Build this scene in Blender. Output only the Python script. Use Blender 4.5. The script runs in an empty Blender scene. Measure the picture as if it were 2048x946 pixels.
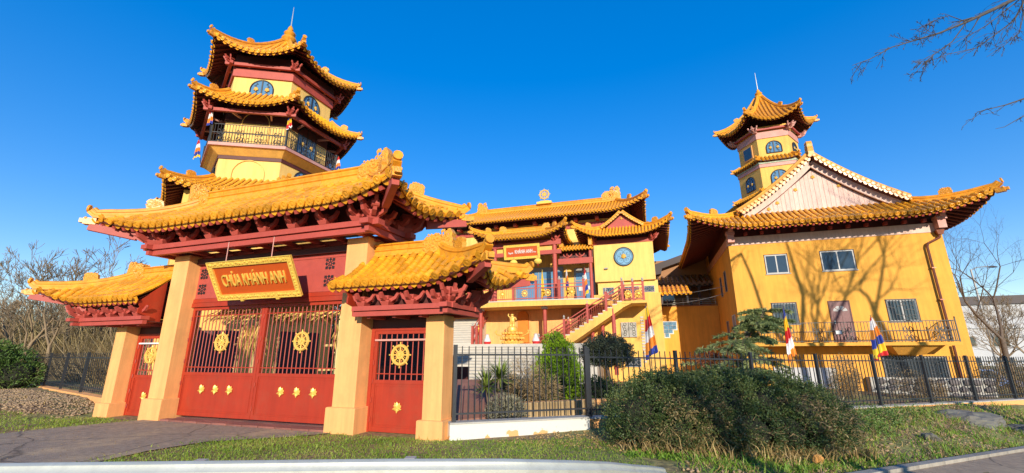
import bpy, bmesh, math, random
import numpy as np
from mathutils import Vector, Matrix
R = math.radians
pi = math.pi
scn = bpy.context.scene
COL = scn.collection
rnd = random.Random(7)

# ------------------------------------------------------------------ camera
cam_d = bpy.data.cameras.new('camera')
cam_d.sensor_width = 36.0
cam_d.lens = 864.4 / 2048 * 36
cam_d.clip_start, cam_d.clip_end = 0.05, 5000
cam = bpy.data.objects.new('camera', cam_d)
COL.objects.link(cam)
cam.matrix_world = Matrix.Translation((0, 0, 1.7)) @ Matrix.Rotation(R(90 + 14.81), 4, 'X') @ Matrix.Rotation(R(-0.25), 4, 'Z')
scn.camera = cam

# ------------------------------------------------------------------ sky, sun, exposure
SUN_EL = 16.5
SUN_AZ_X = 0.09            # the sun stands behind the camera, slightly to its right
world = bpy.data.worlds.new('World')
scn.world = world
world.use_nodes = True
wn = world.node_tree
bg = wn.nodes['Background']
sky = wn.nodes.new('ShaderNodeTexSky')
sky.sky_type = 'NISHITA'
sky.sun_disc = False
sky.sun_elevation = R(SUN_EL)
sun_dir = Vector((SUN_AZ_X, -1.0, 0)).normalized()
sky.sun_rotation = math.atan2(sun_dir.x, sun_dir.y)
sky.altitude = 100
sky.air_density = 1.0
sky.dust_density = 0.0
sky.ozone_density = 3.0
hsv = wn.nodes.new('ShaderNodeHueSaturation')
hsv.inputs['Hue'].default_value = 0.520
hsv.inputs['Saturation'].default_value = 1.96
hsv.inputs['Value'].default_value = 1.55
gam = wn.nodes.new('ShaderNodeGamma')
gam.inputs['Gamma'].default_value = 0.55
wn.links.new(sky.outputs[0], gam.inputs['Color'])
wn.links.new(gam.outputs[0], hsv.inputs['Color'])
wn.links.new(hsv.outputs[0], bg.inputs['Color'])
bg.inputs['Strength'].default_value = 0.15
sun_d = bpy.data.lights.new('sun', 'SUN')
sun_d.energy = 3.3
sun_d.angle = R(0.5)
sun_d.color = (1.0, 0.90, 0.74)
sun = bpy.data.objects.new('sun', sun_d)
COL.objects.link(sun)
sd = Vector((sun_dir.x * math.cos(R(SUN_EL)), sun_dir.y * math.cos(R(SUN_EL)), math.sin(R(SUN_EL))))
sun.rotation_euler = sd.to_track_quat('Z', 'Y').to_euler()
sun.location = sd * 50
scn.view_settings.view_transform = 'Standard'
scn.view_settings.look = 'None'
scn.view_settings.gamma = 1.0
scn.view_settings.exposure = 0.88
scn.cycles.max_bounces = 8
scn.cycles.use_denoising = True

# ------------------------------------------------------------------ materials
def srgb(*c):
    return tuple(((v / 255) / 12.92 if v / 255 <= 0.04045 else ((v / 255 + 0.055) / 1.055) ** 2.4) for v in c)

MATS = {}
def mat(name, col, rough=0.6, var=0.12, scale=6.0, bump=0.0, bscale=40.0, metal=0.0, coat=0.0, rand=0.0,
        dirt=None, dirt_amt=0.0, dirt_scale=1.2, spec=0.5, stretch=None, streak=0.0):
    m = bpy.data.materials.new(name)
    m.use_nodes = True
    nt = m.node_tree
    N, L = nt.nodes, nt.links
    b = N['Principled BSDF']
    b.inputs['Roughness'].default_value = rough
    b.inputs['Metallic'].default_value = metal
    b.inputs['Specular IOR Level'].default_value = spec
    if coat:
        b.inputs['Coat Weight'].default_value = coat
        b.inputs['Coat Roughness'].default_value = 0.22
    tc = N.new('ShaderNodeTexCoord')
    src = tc.outputs['Object']
    if stretch:
        mp = N.new('ShaderNodeMapping')
        mp.inputs['Scale'].default_value = stretch
        L.new(src, mp.inputs['Vector'])
        src = mp.outputs[0]
    nz = N.new('ShaderNodeTexNoise')
    nz.inputs['Scale'].default_value = scale
    nz.inputs['Detail'].default_value = 5
    nz.inputs['Roughness'].default_value = 0.62
    L.new(src, nz.inputs['Vector'])
    ramp = N.new('ShaderNodeMapRange')
    ramp.inputs['From Min'].default_value = 0.3
    ramp.inputs['From Max'].default_value = 0.7
    ramp.inputs['To Min'].default_value = 1 - var
    ramp.inputs['To Max'].default_value = 1 + var
    L.new(nz.outputs['Fac'], ramp.inputs['Value'])
    val = ramp.outputs[0]
    if rand:
        oi = N.new('ShaderNodeObjectInfo')
        mr = N.new('ShaderNodeMapRange')
        mr.inputs['To Min'].default_value = 1 - rand
        mr.inputs['To Max'].default_value = 1 + rand
        L.new(oi.outputs['Random'], mr.inputs['Value'])
        mu = N.new('ShaderNodeMath')
        mu.operation = 'MULTIPLY'
        L.new(val, mu.inputs[0])
        L.new(mr.outputs[0], mu.inputs[1])
        val = mu.outputs[0]
    if streak:
        mp2 = N.new('ShaderNodeMapping')
        mp2.inputs['Scale'].default_value = (2.2, 2.2, 0.16)
        L.new(tc.outputs['Object'], mp2.inputs['Vector'])
        n4 = N.new('ShaderNodeTexNoise')
        n4.inputs['Scale'].default_value = 2.0
        n4.inputs['Detail'].default_value = 7
        n4.inputs['Roughness'].default_value = 0.75
        L.new(mp2.outputs[0], n4.inputs['Vector'])
        m4 = N.new('ShaderNodeMapRange')
        m4.inputs['From Min'].default_value = 0.35
        m4.inputs['From Max'].default_value = 0.65
        m4.inputs['To Min'].default_value = 1 - streak
        m4.inputs['To Max'].default_value = 1 + streak * .5
        L.new(n4.outputs['Fac'], m4.inputs['Value'])
        mu2 = N.new('ShaderNodeMath')
        mu2.operation = 'MULTIPLY'
        L.new(val, mu2.inputs[0])
        L.new(m4.outputs[0], mu2.inputs[1])
        val = mu2.outputs[0]
    vm = N.new('ShaderNodeVectorMath')
    vm.operation = 'SCALE'
    vm.inputs[0].default_value = col
    L.new(val, vm.inputs['Scale'])
    out = vm.outputs[0]
    if dirt:
        n2 = N.new('ShaderNodeTexNoise')
        n2.inputs['Scale'].default_value = dirt_scale
        n2.inputs['Detail'].default_value = 8
        n2.inputs['Roughness'].default_value = 0.7
        L.new(src, n2.inputs['Vector'])
        r2 = N.new('ShaderNodeMapRange')
        r2.inputs['From Min'].default_value = 0.5
        r2.inputs['From Max'].default_value = 0.72
        r2.inputs['To Max'].default_value = dirt_amt
        L.new(n2.outputs['Fac'], r2.inputs['Value'])
        mx = N.new('ShaderNodeMix')
        mx.data_type = 'RGBA'
        L.new(r2.outputs[0], mx.inputs['Factor'])
        L.new(out, mx.inputs['A'])
        mx.inputs['B'].default_value = (*dirt, 1)
        out = mx.outputs['Result']
    L.new(out, b.inputs['Base Color'])
    if bump:
        n3 = N.new('ShaderNodeTexNoise')
        n3.inputs['Scale'].default_value = bscale
        n3.inputs['Detail'].default_value = 6
        L.new(src, n3.inputs['Vector'])
        bp = N.new('ShaderNodeBump')
        bp.inputs['Strength'].default_value = bump
        bp.inputs['Distance'].default_value = 0.02
        L.new(n3.outputs['Fac'], bp.inputs['Height'])
        L.new(bp.outputs[0], b.inputs['Normal'])
    MATS[name] = m
    return m

M_wall = mat('yellow_stucco', (0.82, 0.46, 0.10), 0.85, 0.05, 1.5, 0.25, 60, dirt=(0.58, 0.34, 0.10), dirt_amt=0.65, dirt_scale=0.7, streak=0.17)
M_wall_pale = mat('pale_yellow_stucco', (0.85, 0.54, 0.15), 0.85, 0.05, 1.3, 0.25, 60, dirt=(0.66, 0.40, 0.13), dirt_amt=0.6, dirt_scale=0.6, streak=0.15)
M_wall_ochre = mat('ochre_stucco', (0.76, 0.355, 0.05), 0.88, 0.07, 1.0, 0.3, 50, dirt=(0.62, 0.31, 0.05), dirt_amt=0.65, dirt_scale=0.8, streak=0.18)
M_pillar = mat('apricot_stucco', (0.83, 0.40, 0.135), 0.82, 0.05, 2.0, 0.2, 70, dirt=(0.62, 0.30, 0.10), dirt_amt=0.6, dirt_scale=1.4, streak=0.16)
M_tile = mat('amber_glazed_tile', (0.75, 0.318, 0.016), 0.38, 0.26, 9.0, 0.2, 22, spec=0.5, coat=0.16, rand=0.28, dirt=(0.42, 0.20, 0.03), dirt_amt=0.5, dirt_scale=3.0)
M_tile_deck = mat('amber_pan_tile', (0.40, 0.15, 0.010), 0.5, 0.2, 8.0, 0.3, 20, dirt=(0.25, 0.16, 0.06), dirt_amt=0.6, dirt_scale=2.2)
M_ridge = mat('amber_ridge_tile', (0.72, 0.29, 0.016), 0.52, 0.24, 5.0, 0.15, 12, spec=0.3, coat=0.0, rand=0.12, dirt=(0.52, 0.30, 0.08), dirt_amt=0.5, dirt_scale=2.6)
M_carved = mat('amber_carved_ceramic', (0.72, 0.30, 0.018), 0.42, 0.28, 12.0, 0.7, 24, coat=0.15)
M_red = mat('vermilion_gate_paint', (0.37, 0.030, 0.008), 0.55, 0.06, 3.0, 0.05, 30, dirt=(0.30, 0.05, 0.02), dirt_amt=0.6, dirt_scale=2.5, streak=0.14)
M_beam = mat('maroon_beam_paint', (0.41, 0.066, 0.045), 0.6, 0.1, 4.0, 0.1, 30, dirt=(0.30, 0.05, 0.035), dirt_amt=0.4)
M_beam_d = mat('eave_shaded_maroon', (0.085, 0.018, 0.014), 0.6, 0.15, 4.0, 0.1, 30)  # beam maroon darkened to hold the near-black shade beneath the roofs
M_rafter = mat('shade_darkened_rafter', (0.17, 0.030, 0.022), 0.65, 0.15, 4.0)  # red rafters, colour lowered for the deep shade under the eaves
M_beam_pink = mat('faded_rose_paint', (0.56, 0.26, 0.21), 0.6, 0.10, 3.0, 0.1, 30, dirt=(0.62, 0.42, 0.36), dirt_amt=0.5)
M_gable = mat('faded_gable_boards', (0.66, 0.46, 0.38), 0.7, 0.12, 5.0, 0.15, 30, rand=0.07, dirt=(0.52, 0.28, 0.22), dirt_amt=0.5, stretch=(3, 3, 0.6))
M_gold = mat('gold_paint', (0.86, 0.52, 0.11), 0.36, 0.12, 12.0, 0.2, 40, metal=0.3)
M_goldrelief = mat('gold_carved_frame', (0.86, 0.56, 0.10), 0.4, 0.15, 20.0, 0.4, 40, metal=0.3)
M_sign = mat('sign_lacquer', (0.50, 0.075, 0.006), 0.5, 0.04, 3.0)
M_black = mat('black_iron', (0.022, 0.022, 0.024), 0.5, 0.2, 8.0, 0.1, 60)
M_black_fence = mat('charcoal_fence_paint', (0.026, 0.027, 0.030), 0.45, 0.15, 8.0)
M_glass = mat('dark_glass', (0.03, 0.045, 0.06), 0.04, 0.05, 2.0, spec=0.9)
M_blueglass = mat('blue_glass', (0.10, 0.22, 0.36), 0.06, 0.1, 3.0, spec=0.8)
M_bluepanel = mat('blue_medallion_paint', (0.14, 0.32, 0.48), 0.5, 0.12, 5.0)
M_white = mat('white_paint', (0.62, 0.60, 0.56), 0.6, 0.05, 3.0)
M_frame = mat('grey_window_frame', (0.27, 0.26, 0.25), 0.4, 0.05, 3.0)
M_step = mat('pale_stone_step', (0.50, 0.455, 0.38), 0.7, 0.07, 4.0, 0.2, 50, rand=0.05)
M_door = mat('dark_red_wooden_door', (0.13, 0.028, 0.028), 0.45, 0.2, 5.0, 0.2, 30, stretch=(6, 6, 0.8))
M_copper = mat('brown_copper_pipe', (0.22, 0.075, 0.045), 0.35, 0.15, 6.0, metal=0.6)
M_steel = mat('galvanised_steel', (0.50, 0.50, 0.43), 0.48, 0.15, 5.0, 0.1, 25, metal=0.3, dirt=(0.36, 0.36, 0.28), dirt_amt=0.45, dirt_scale=2.5)
M_bark = mat('tree_bark', (0.12, 0.085, 0.06), 0.85, 0.3, 6.0, 0.5, 30, rand=0.1)
M_barkfar = mat('pale_tree_bark', (0.25, 0.175, 0.10), 0.85, 0.25, 1.0, 0.0, 30, rand=0.15)
M_twig = mat('dry_twigs', (0.36, 0.25, 0.12), 0.85, 0.3, 3.0, rand=0.1)
M_soil = mat('brown_soil', (0.34, 0.23, 0.13), 0.95, 0.35, 3.0, 0.9, 25)
M_brown = mat('brown_fascia', (0.045, 0.030, 0.030), 0.6, 0.1, 3.0)
M_brownwall = mat('brown_stucco', (0.34, 0.17, 0.075), 0.8, 0.08, 2.0)
M_darktile = mat('dark_brown_tile', (0.16, 0.10, 0.08), 0.4, 0.2, 6.0, coat=0.3, rand=0.1)
M_bamboo = mat('pale_bamboo', (0.62, 0.45, 0.18), 0.5, 0.2, 8.0)
M_thatch = mat('straw_thatch', (0.62, 0.42, 0.11), 0.8, 0.35, 14.0, rand=0.15)
M_stone = mat('grey_boulder', (0.15, 0.14, 0.12), 0.9, 0.3, 3.0, 0.8, 10, dirt=(0.12, 0.13, 0.06), dirt_amt=0.6, dirt_scale=3.0)
M_stone_shaded = mat('shade_darkened_white_stone', (0.13, 0.11, 0.105), 0.85, 0.2, 3.0, 0.6, 14, rand=0.22)  # white stone with its shade painted in as a dark colour
M_concrete = mat('grey_concrete', (0.38, 0.36, 0.32), 0.85, 0.15, 4.0, 0.4, 30)
M_kerb = mat('kerb_concrete', (0.30, 0.27, 0.22), 0.85, 0.18, 5.0, 0.4, 30, rand=0.1)
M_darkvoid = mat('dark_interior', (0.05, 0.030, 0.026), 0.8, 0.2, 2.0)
M_ramp = mat('rusty_ramp', (0.24, 0.11, 0.075), 0.75, 0.15, 3.0, 0.2, 30)
M_fl_blue = mat('flag_blue', (0.025, 0.05, 0.30), 0.7, 0.1, 4.0)
M_fl_yel = mat('flag_yellow', (0.80, 0.52, 0.02), 0.7, 0.1, 4.0)
M_fl_red = mat('flag_red', (0.55, 0.02, 0.02), 0.7, 0.1, 4.0)
M_fl_wht = mat('flag_white', (0.75, 0.72, 0.70), 0.7, 0.05, 4.0)
M_fl_org = mat('flag_orange', (0.75, 0.24, 0.02), 0.7, 0.1, 4.0)
M_apart = mat('white_apartment_render', (0.46, 0.46, 0.46), 0.85, 0.08, 0.5)
M_lantern = mat('yellow_lantern_paper', (0.85, 0.62, 0.12), 0.6, 0.05, 4.0)
M_brick = mat('red_paver', (0.25, 0.095, 0.07), 0.85, 0.2, 6.0, 0.3, 40, rand=0.15)

def leafmat(name, c1, c2, c3, trans=0.15, scale=1.2):
    m = bpy.data.materials.new(name)
    m.use_nodes = True
    nt = m.node_tree
    N, L = nt.nodes, nt.links
    b = N['Principled BSDF']
    b.inputs['Roughness'].default_value = 0.6
    g = N.new('ShaderNodeNewGeometry')
    cr = N.new('ShaderNodeValToRGB')
    el = cr.color_ramp.elements
    el[0].color = (*c1, 1)
    el[1].color = (*c3, 1)
    e = el.new(0.5)
    e.color = (*c2, 1)
    tc = N.new('ShaderNodeTexCoord')
    nz = N.new('ShaderNodeTexNoise')
    nz.inputs['Scale'].default_value = scale
    nz.inputs['Detail'].default_value = 3
    L.new(tc.outputs['Object'], nz.inputs['Vector'])
    ad = N.new('ShaderNodeMath')
    ad.operation = 'MULTIPLY_ADD'
    L.new(g.outputs['Random Per Island'], ad.inputs[0])
    ad.inputs[1].default_value = 0.6
    mr = N.new('ShaderNodeMapRange')
    mr.inputs['From Min'].default_value = 0.3
    mr.inputs['From Max'].default_value = 0.7
    mr.inputs['To Min'].default_value = -0.15
    mr.inputs['To Max'].default_value = 0.55
    L.new(nz.outputs['Fac'], mr.inputs['Value'])
    L.new(mr.outputs[0], ad.inputs[2])
    L.new(ad.outputs[0], cr.inputs['Fac'])
    L.new(cr.outputs['Color'], b.inputs['Base Color'])
    tr = N.new('ShaderNodeBsdfTranslucent')
    L.new(cr.outputs['Color'], tr.inputs['Color'])
    mx = N.new('ShaderNodeMixShader')
    mx.inputs['Fac'].default_value = trans
    L.new(b.outputs[0], mx.inputs[1])
    L.new(tr.outputs[0], mx.inputs[2])
    L.new(mx.outputs[0], N['Material Output'].inputs['Surface'])
    return m

M_hedge = leafmat('hedge_leaves', (0.016, 0.036, 0.009), (0.055, 0.095, 0.020), (0.15, 0.165, 0.045), scale=1.7)
M_lime = leafmat('lime_conifer_leaves', (0.07, 0.15, 0.006), (0.20, 0.36, 0.010), (0.34, 0.46, 0.015), 0.25)
M_olive = leafmat('grey_green_leaves', (0.022, 0.036, 0.022), (0.05, 0.07, 0.04), (0.10, 0.11, 0.06))
M_cedar = leafmat('cedar_needles', (0.09, 0.14, 0.045), (0.20, 0.25, 0.085), (0.34, 0.36, 0.14))
M_juniper = leafmat('juniper_leaves', (0.03, 0.07, 0.012), (0.08, 0.15, 0.02), (0.15, 0.21, 0.04))
M_yucca = leafmat('yucca_leaves', (0.09, 0.15, 0.02), (0.20, 0.27, 0.04), (0.34, 0.36, 0.08))
M_silver = leafmat('silver_shrub_leaves', (0.14, 0.14, 0.09), (0.24, 0.23, 0.15), (0.34, 0.31, 0.20))
M_grass = leafmat('grass_blades', (0.11, 0.20, 0.014), (0.27, 0.40, 0.035), (0.50, 0.47, 0.13), 0.4, 0.9)
M_weed = leafmat('weed_leaves', (0.07, 0.17, 0.012), (0.18, 0.32, 0.025), (0.34, 0.42, 0.06), 0.35)
M_dry = leafmat('dry_grass_blades', (0.18, 0.11, 0.04), (0.36, 0.24, 0.09), (0.55, 0.40, 0.16), 0.2)
M_brush = leafmat('tan_brush', (0.10, 0.07, 0.035), (0.20, 0.14, 0.06), (0.34, 0.26, 0.10), 0.1, 0.5)
# ------------------------------------------------------------------ helpers
def link(o):
    COL.objects.link(o)
    return o

def ob(name, mesh, parent=None, M=None):
    o = bpy.data.objects.new(name, mesh)
    COL.objects.link(o)
    if parent is not None:
        o.parent = parent
    if M is not None:
        o.matrix_basis = M
    return o

def tag(o, label, cat, group=None):
    o['label'] = label
    o['category'] = cat
    o['kind'] = 'thing'
    if group:
        o['group'] = group
    return o

def thing(name, label, cat, loc=(0, 0, 0), rz=0.0, group=None):
    o = bpy.data.objects.new(name, None)
    COL.objects.link(o)
    o.empty_display_size = 0.2
    o.location = loc
    o.rotation_euler = (0, 0, rz)
    return tag(o, label, cat, group)

def stuff(o):
    o['kind'] = 'stuff'
    return o

def copy_tree(o, parent=None):
    c = o.copy()
    COL.objects.link(c)
    c.parent = parent
    for ch in list(o.children):
        copy_tree(ch, c)
    return c

class MB:
    def __init__(s):
        s.v, s.f, s.m = [], [], []
        s.mi = 0
    def add(s, vs, fs, M=None):
        b = len(s.v)
        if M is not None:
            vs = [tuple(M @ Vector(p)) for p in vs]
        s.v += [tuple(p) for p in vs]
        s.f += [tuple(i + b for i in f) for f in fs]
        s.m += [s.mi] * len(fs)
        return s
    def box(s, x0, x1, y0, y1, z0, z1, M=None):
        vs = [(x0, y0, z0), (x1, y0, z0), (x1, y1, z0), (x0, y1, z0), (x0, y0, z1), (x1, y0, z1), (x1, y1, z1), (x0, y1, z1)]
        return s.add(vs, [(0, 3, 2, 1), (4, 5, 6, 7), (0, 1, 5, 4), (1, 2, 6, 5), (2, 3, 7, 6), (3, 0, 4, 7)], M)
    def frustum(s, a0, a1, b0, b1, z0, c0, c1, d0, d1, z1):
        vs = [(a0, b0, z0), (a1, b0, z0), (a1, b1, z0), (a0, b1, z0), (c0, d0, z1), (c1, d0, z1), (c1, d1, z1), (c0, d1, z1)]
        return s.add(vs, [(0, 3, 2, 1), (4, 5, 6, 7), (0, 1, 5, 4), (1, 2, 6, 5), (2, 3, 7, 6), (3, 0, 4, 7)])
    def bar(s, p, q, w, h, up=(0, 0, 1)):
        p, q = Vector(p), Vector(q)
        d = (q - p).normalized()
        u = Vector(up)
        if abs(d.dot(u)) > 0.98:
            u = Vector((0, 1, 0))
        sd_ = d.cross(u).normalized() * (w / 2)
        u = sd_.cross(d).normalized() * (h / 2)
        vs = [p - sd_ - u, p + sd_ - u, p + sd_ + u, p - sd_ + u, q - sd_ - u, q + sd_ - u, q + sd_ + u, q - sd_ + u]
        return s.add(vs, [(0, 1, 2, 3), (7, 6, 5, 4), (0, 4, 5, 1), (1, 5, 6, 2), (2, 6, 7, 3), (3, 7, 4, 0)])
    def cyl(s, p, q, r0, r1=None, n=8, cap=True):
        r1 = r0 if r1 is None else r1
        p, q = Vector(p), Vector(q)
        d = (q - p)
        if d.length < 1e-6:
            return s
        d.normalize()
        a = d.orthogonal().normalized()
        b = d.cross(a)
        vs = []
        for c, r in ((p, r0), (q, r1)):
            for i in range(n):
                t = 2 * pi * i / n
                vs.append(c + (a * math.cos(t) + b * math.sin(t)) * r)
        fs = [(i, (i + 1) % n, n + (i + 1) % n, n + i) for i in range(n)]
        if cap:
            fs += [tuple(reversed(range(n))), tuple(range(n, 2 * n))]
        return s.add(vs, fs)
    def tube(s, pts, r, n=6, rs=None):
        for i in range(len(pts) - 1):
            s.cyl(pts[i], pts[i + 1], rs[i] if rs else r, rs[i + 1] if rs else r, n)
        return s
    def lathe(s, prof, n=16, c=(0, 0, 0), M=None, sq=1.0):
        vs, fs = [], []
        for r, z in prof:
            for i in range(n):
                t = 2 * pi * i / n
                vs.append((c[0] + r * math.cos(t), c[1] + r * math.sin(t) * sq, c[2] + z))
        for j in range(len(prof) - 1):
            for i in range(n):
                k = (i + 1) % n
                fs.append((j * n + i, j * n + k, (j + 1) * n + k, (j + 1) * n + i))
        fs.append(tuple(reversed(range(n))))
        fs.append(tuple(range((len(prof) - 1) * n, len(prof) * n)))
        return s.add(vs, fs, M)
    def prism(s, poly, y0, y1, M=None):
        """poly in (x,z) extruded along y"""
        n = len(poly)
        vs = [(x, y0, z) for x, z in poly] + [(x, y1, z) for x, z in poly]
        fs = [tuple(range(n)), tuple(reversed(range(n, 2 * n)))] + [(i, n + i, n + (i + 1) % n, (i + 1) % n) for i in range(n)]
        return s.add(vs, fs, M)
    def plan(s, poly, z0, z1, M=None):
        """poly in (x,y) extruded along z, ccw"""
        n = len(poly)
        vs = [(x, y, z0) for x, y in poly] + [(x, y, z1) for x, y in poly]
        fs = [tuple(reversed(range(n))), tuple(range(n, 2 * n))] + [(i, (i + 1) % n, n + (i + 1) % n, n + i) for i in range(n)]
        return s.add(vs, fs, M)
    def loft(s, rings, closed=True, caps=True):
        n = len(rings[0])
        vs = [p for r in rings for p in r]
        fs = []
        for j in range(len(rings) - 1):
            for i in range(n if closed else n - 1):
                k = (i + 1) % n
                fs.append((j * n + i, j * n + k, (j + 1) * n + k, (j + 1) * n + i))
        if caps and closed:
            fs += [tuple(reversed(range(n))), tuple(range((len(rings) - 1) * n, len(rings) * n))]
        return s.add(vs, fs)
    def sweep(s, pts, prof, up=(0, 0, 1), scl=None):
        """profile (lateral, up) swept along a polyline, up kept near world up"""
        pts = [Vector(p) for p in pts]
        rings = []
        U = Vector(up)
        for i, p in enumerate(pts):
            d = (pts[min(i + 1, len(pts) - 1)] - pts[max(i - 1, 0)]).normalized()
            sdv = d.cross(U).normalized()
            u = sdv.cross(d).normalized()
            k = scl[i] if scl else 1.0
            rings.append([p + sdv * (a * k) + u * (b * k) for a, b in prof])
        return s.loft(rings)
    def torus(s, c, r, rr, n=24, k=6, ax='y'):
        rings = []
        for i in range(n):
            t = 2 * pi * i / n
            ring = []
            for j in range(k):
                a = 2 * pi * j / k
                d = r + rr * math.cos(a)
                q = (d * math.cos(t), rr * math.sin(a), d * math.sin(t))
                if ax == 'z':
                    q = (q[0], q[2], q[1])
                ring.append((c[0] + q[0], c[1] + q[1], c[2] + q[2]))
            rings.append(ring)
        vs = [p for r_ in rings for p in r_]
        fs = [(i * k + j, i * k + (j + 1) % k, ((i + 1) % n) * k + (j + 1) % k, ((i + 1) % n) * k + j) for i in range(n) for j in range(k)]
        return s.add(vs, fs)
    def ball(s, c, r, n=10, k=6, sz=1.0):
        prof = [(r * math.sin(pi * i / k), -r * sz * math.cos(pi * i / k)) for i in range(k + 1)]
        prof[0] = (r * 0.02, prof[0][1]); prof[-1] = (r * 0.02, prof[-1][1])
        return s.lathe(prof, n, c)
    def mesh(s, name, mats, smooth=False):
        me = bpy.data.meshes.new(name)
        me.from_pydata(s.v, [], s.f)
        if not isinstance(mats, (list, tuple)):
            mats = [mats]
        for m in mats:
            me.materials.append(m)
        if len(mats) > 1:
            me.polygons.foreach_set('material_index', s.m)
        bm = bmesh.new()
        bm.from_mesh(me)
        bmesh.ops.recalc_face_normals(bm, faces=bm.faces)
        bm.to_mesh(me)
        bm.free()
        if smooth:
            for p in me.polygons:
                p.use_smooth = True
            me.set_sharp_from_angle(angle=R(40))
        me.update()
        return me
    def build(s, name, mats, parent=None, M=None, smooth=False):
        return ob(name, s.mesh(name, mats, smooth), parent, M)

def bigmesh(name, verts, faces, mats, midx=None, smooth=False):
    """numpy verts (n,3), faces (m,k)"""
    me = bpy.data.meshes.new(name)
    verts = np.asarray(verts, np.float32)
    faces = np.asarray(faces, np.int32)
    nv, (nf, k) = len(verts), faces.shape
    me.vertices.add(nv)
    me.vertices.foreach_set('co', verts.ravel())
    me.loops.add(nf * k)
    me.loops.foreach_set('vertex_index', faces.ravel())
    me.polygons.add(nf)
    me.polygons.foreach_set('loop_start', np.arange(nf, dtype=np.int32) * k)
    me.polygons.foreach_set('loop_total', np.full(nf, k, np.int32))
    if not isinstance(mats, (list, tuple)):
        mats = [mats]
    for m in mats:
        me.materials.append(m)
    if midx is not None:
        me.polygons.foreach_set('material_index', np.asarray(midx, np.int32))
    if smooth:
        me.polygons.foreach_set('use_smooth', np.ones(nf, bool))
    me.update(calc_edges=True)
    me.validate()
    return me

def leaves(P, D, size, rng, aspect=0.45, jitter=0.5):
    """one bent-free quad leaf per point; D = growth direction"""
    n = len(P)
    D = D + rng.normal(0, jitter, (n, 3))
    D /= np.linalg.norm(D, axis=1, keepdims=True) + 1e-9
    A = rng.normal(0, 1, (n, 3))
    S = np.cross(D, A)
    S /= np.linalg.norm(S, axis=1, keepdims=True) + 1e-9
    L = (size * rng.uniform(0.6, 1.4, n))[:, None]
    W = L * aspect / 2
    v = np.stack([P, P + D * L * 0.5 + S * W, P + D * L, P + D * L * 0.5 - S * W], 1).reshape(-1, 3)
    f = np.arange(4 * n).reshape(n, 4)
    return v, f

def frameM(o, ax, up):
    """matrix: local y = ax, local z ~ up"""
    y = Vector(ax).normalized()
    x = y.cross(Vector(up)).normalized()
    z = x.cross(y)
    return Matrix(((x.x, y.x, z.x, o[0]), (x.y, y.y, z.y, o[1]), (x.z, y.z, z.z, o[2]), (0, 0, 0, 1)))

# ------------------------------------------------------------------ curved tiled roofs
class Slope:
    """one roof face: eave A->B (plan, interior on the left), rising inwards"""
    def __init__(s, A, B, depth, ia, ib, ze, zr, conc=0.35, lift=0.4, ll=1.2, flare=0.12, oa=None, ob_=None, ga=False, gb=False):
        s.A, s.B = Vector(A), Vector(B)
        d = s.B - s.A
        s.W = d.length
        s.d = d / s.W
        s.inw = Vector((-s.d.y, s.d.x))
        s.depth, s.ia, s.ib, s.ze, s.zr, s.conc, s.lift, s.ll, s.flare = depth, ia, ib, ze, zr, conc, lift, ll, flare
        s.oa = Vector(oa).normalized() if oa is not None else (-s.inw - s.d).normalized()
        s.ob = Vector(ob_).normalized() if ob_ is not None else (-s.inw + s.d).normalized()
        s.ga, s.gb = ga, gb
    def P(s, x, t, off=0.0):
        dA = max(0.0, x - s.ia * t)
        dB = max(0.0, s.W - s.ib * t - x)
        fA = 0 if s.ga else max(0.0, 1 - dA / s.ll) ** 2
        fB = 0 if s.gb else max(0.0, 1 - dB / s.ll) ** 2
        k = (1 - t) ** 1.6
        z = s.ze + (s.zr - s.ze) * ((1 - s.conc) * t + s.conc * t * t) + s.lift * (fA + fB) * k + off
        p = s.A + s.d * x + s.inw * (s.depth * t) + (s.oa * fA + s.ob * fB) * (s.flare * k)
        return Vector((p.x, p.y, z))
    def tmax(s, x):
        t = 1.0
        if s.ia > 0:
            t = min(t, x / s.ia)
        if s.ib > 0:
            t = min(t, (s.W - x) / s.ib)
        return max(0.02, t)
    def sheet(s, mb, off, nx=24, nt=6):
        rings = []
        for j in range(nt + 1):
            t = j / nt * 0.999
            xa, xb = s.ia * t, s.W - s.ib * t
            rings.append([s.P(xa + (xb - xa) * i / nx, t, off) for i in range(nx + 1)])
        mb.loft(rings, closed=False)
    def length(s):
        return math.hypot(s.depth, s.zr - s.ze)

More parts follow.
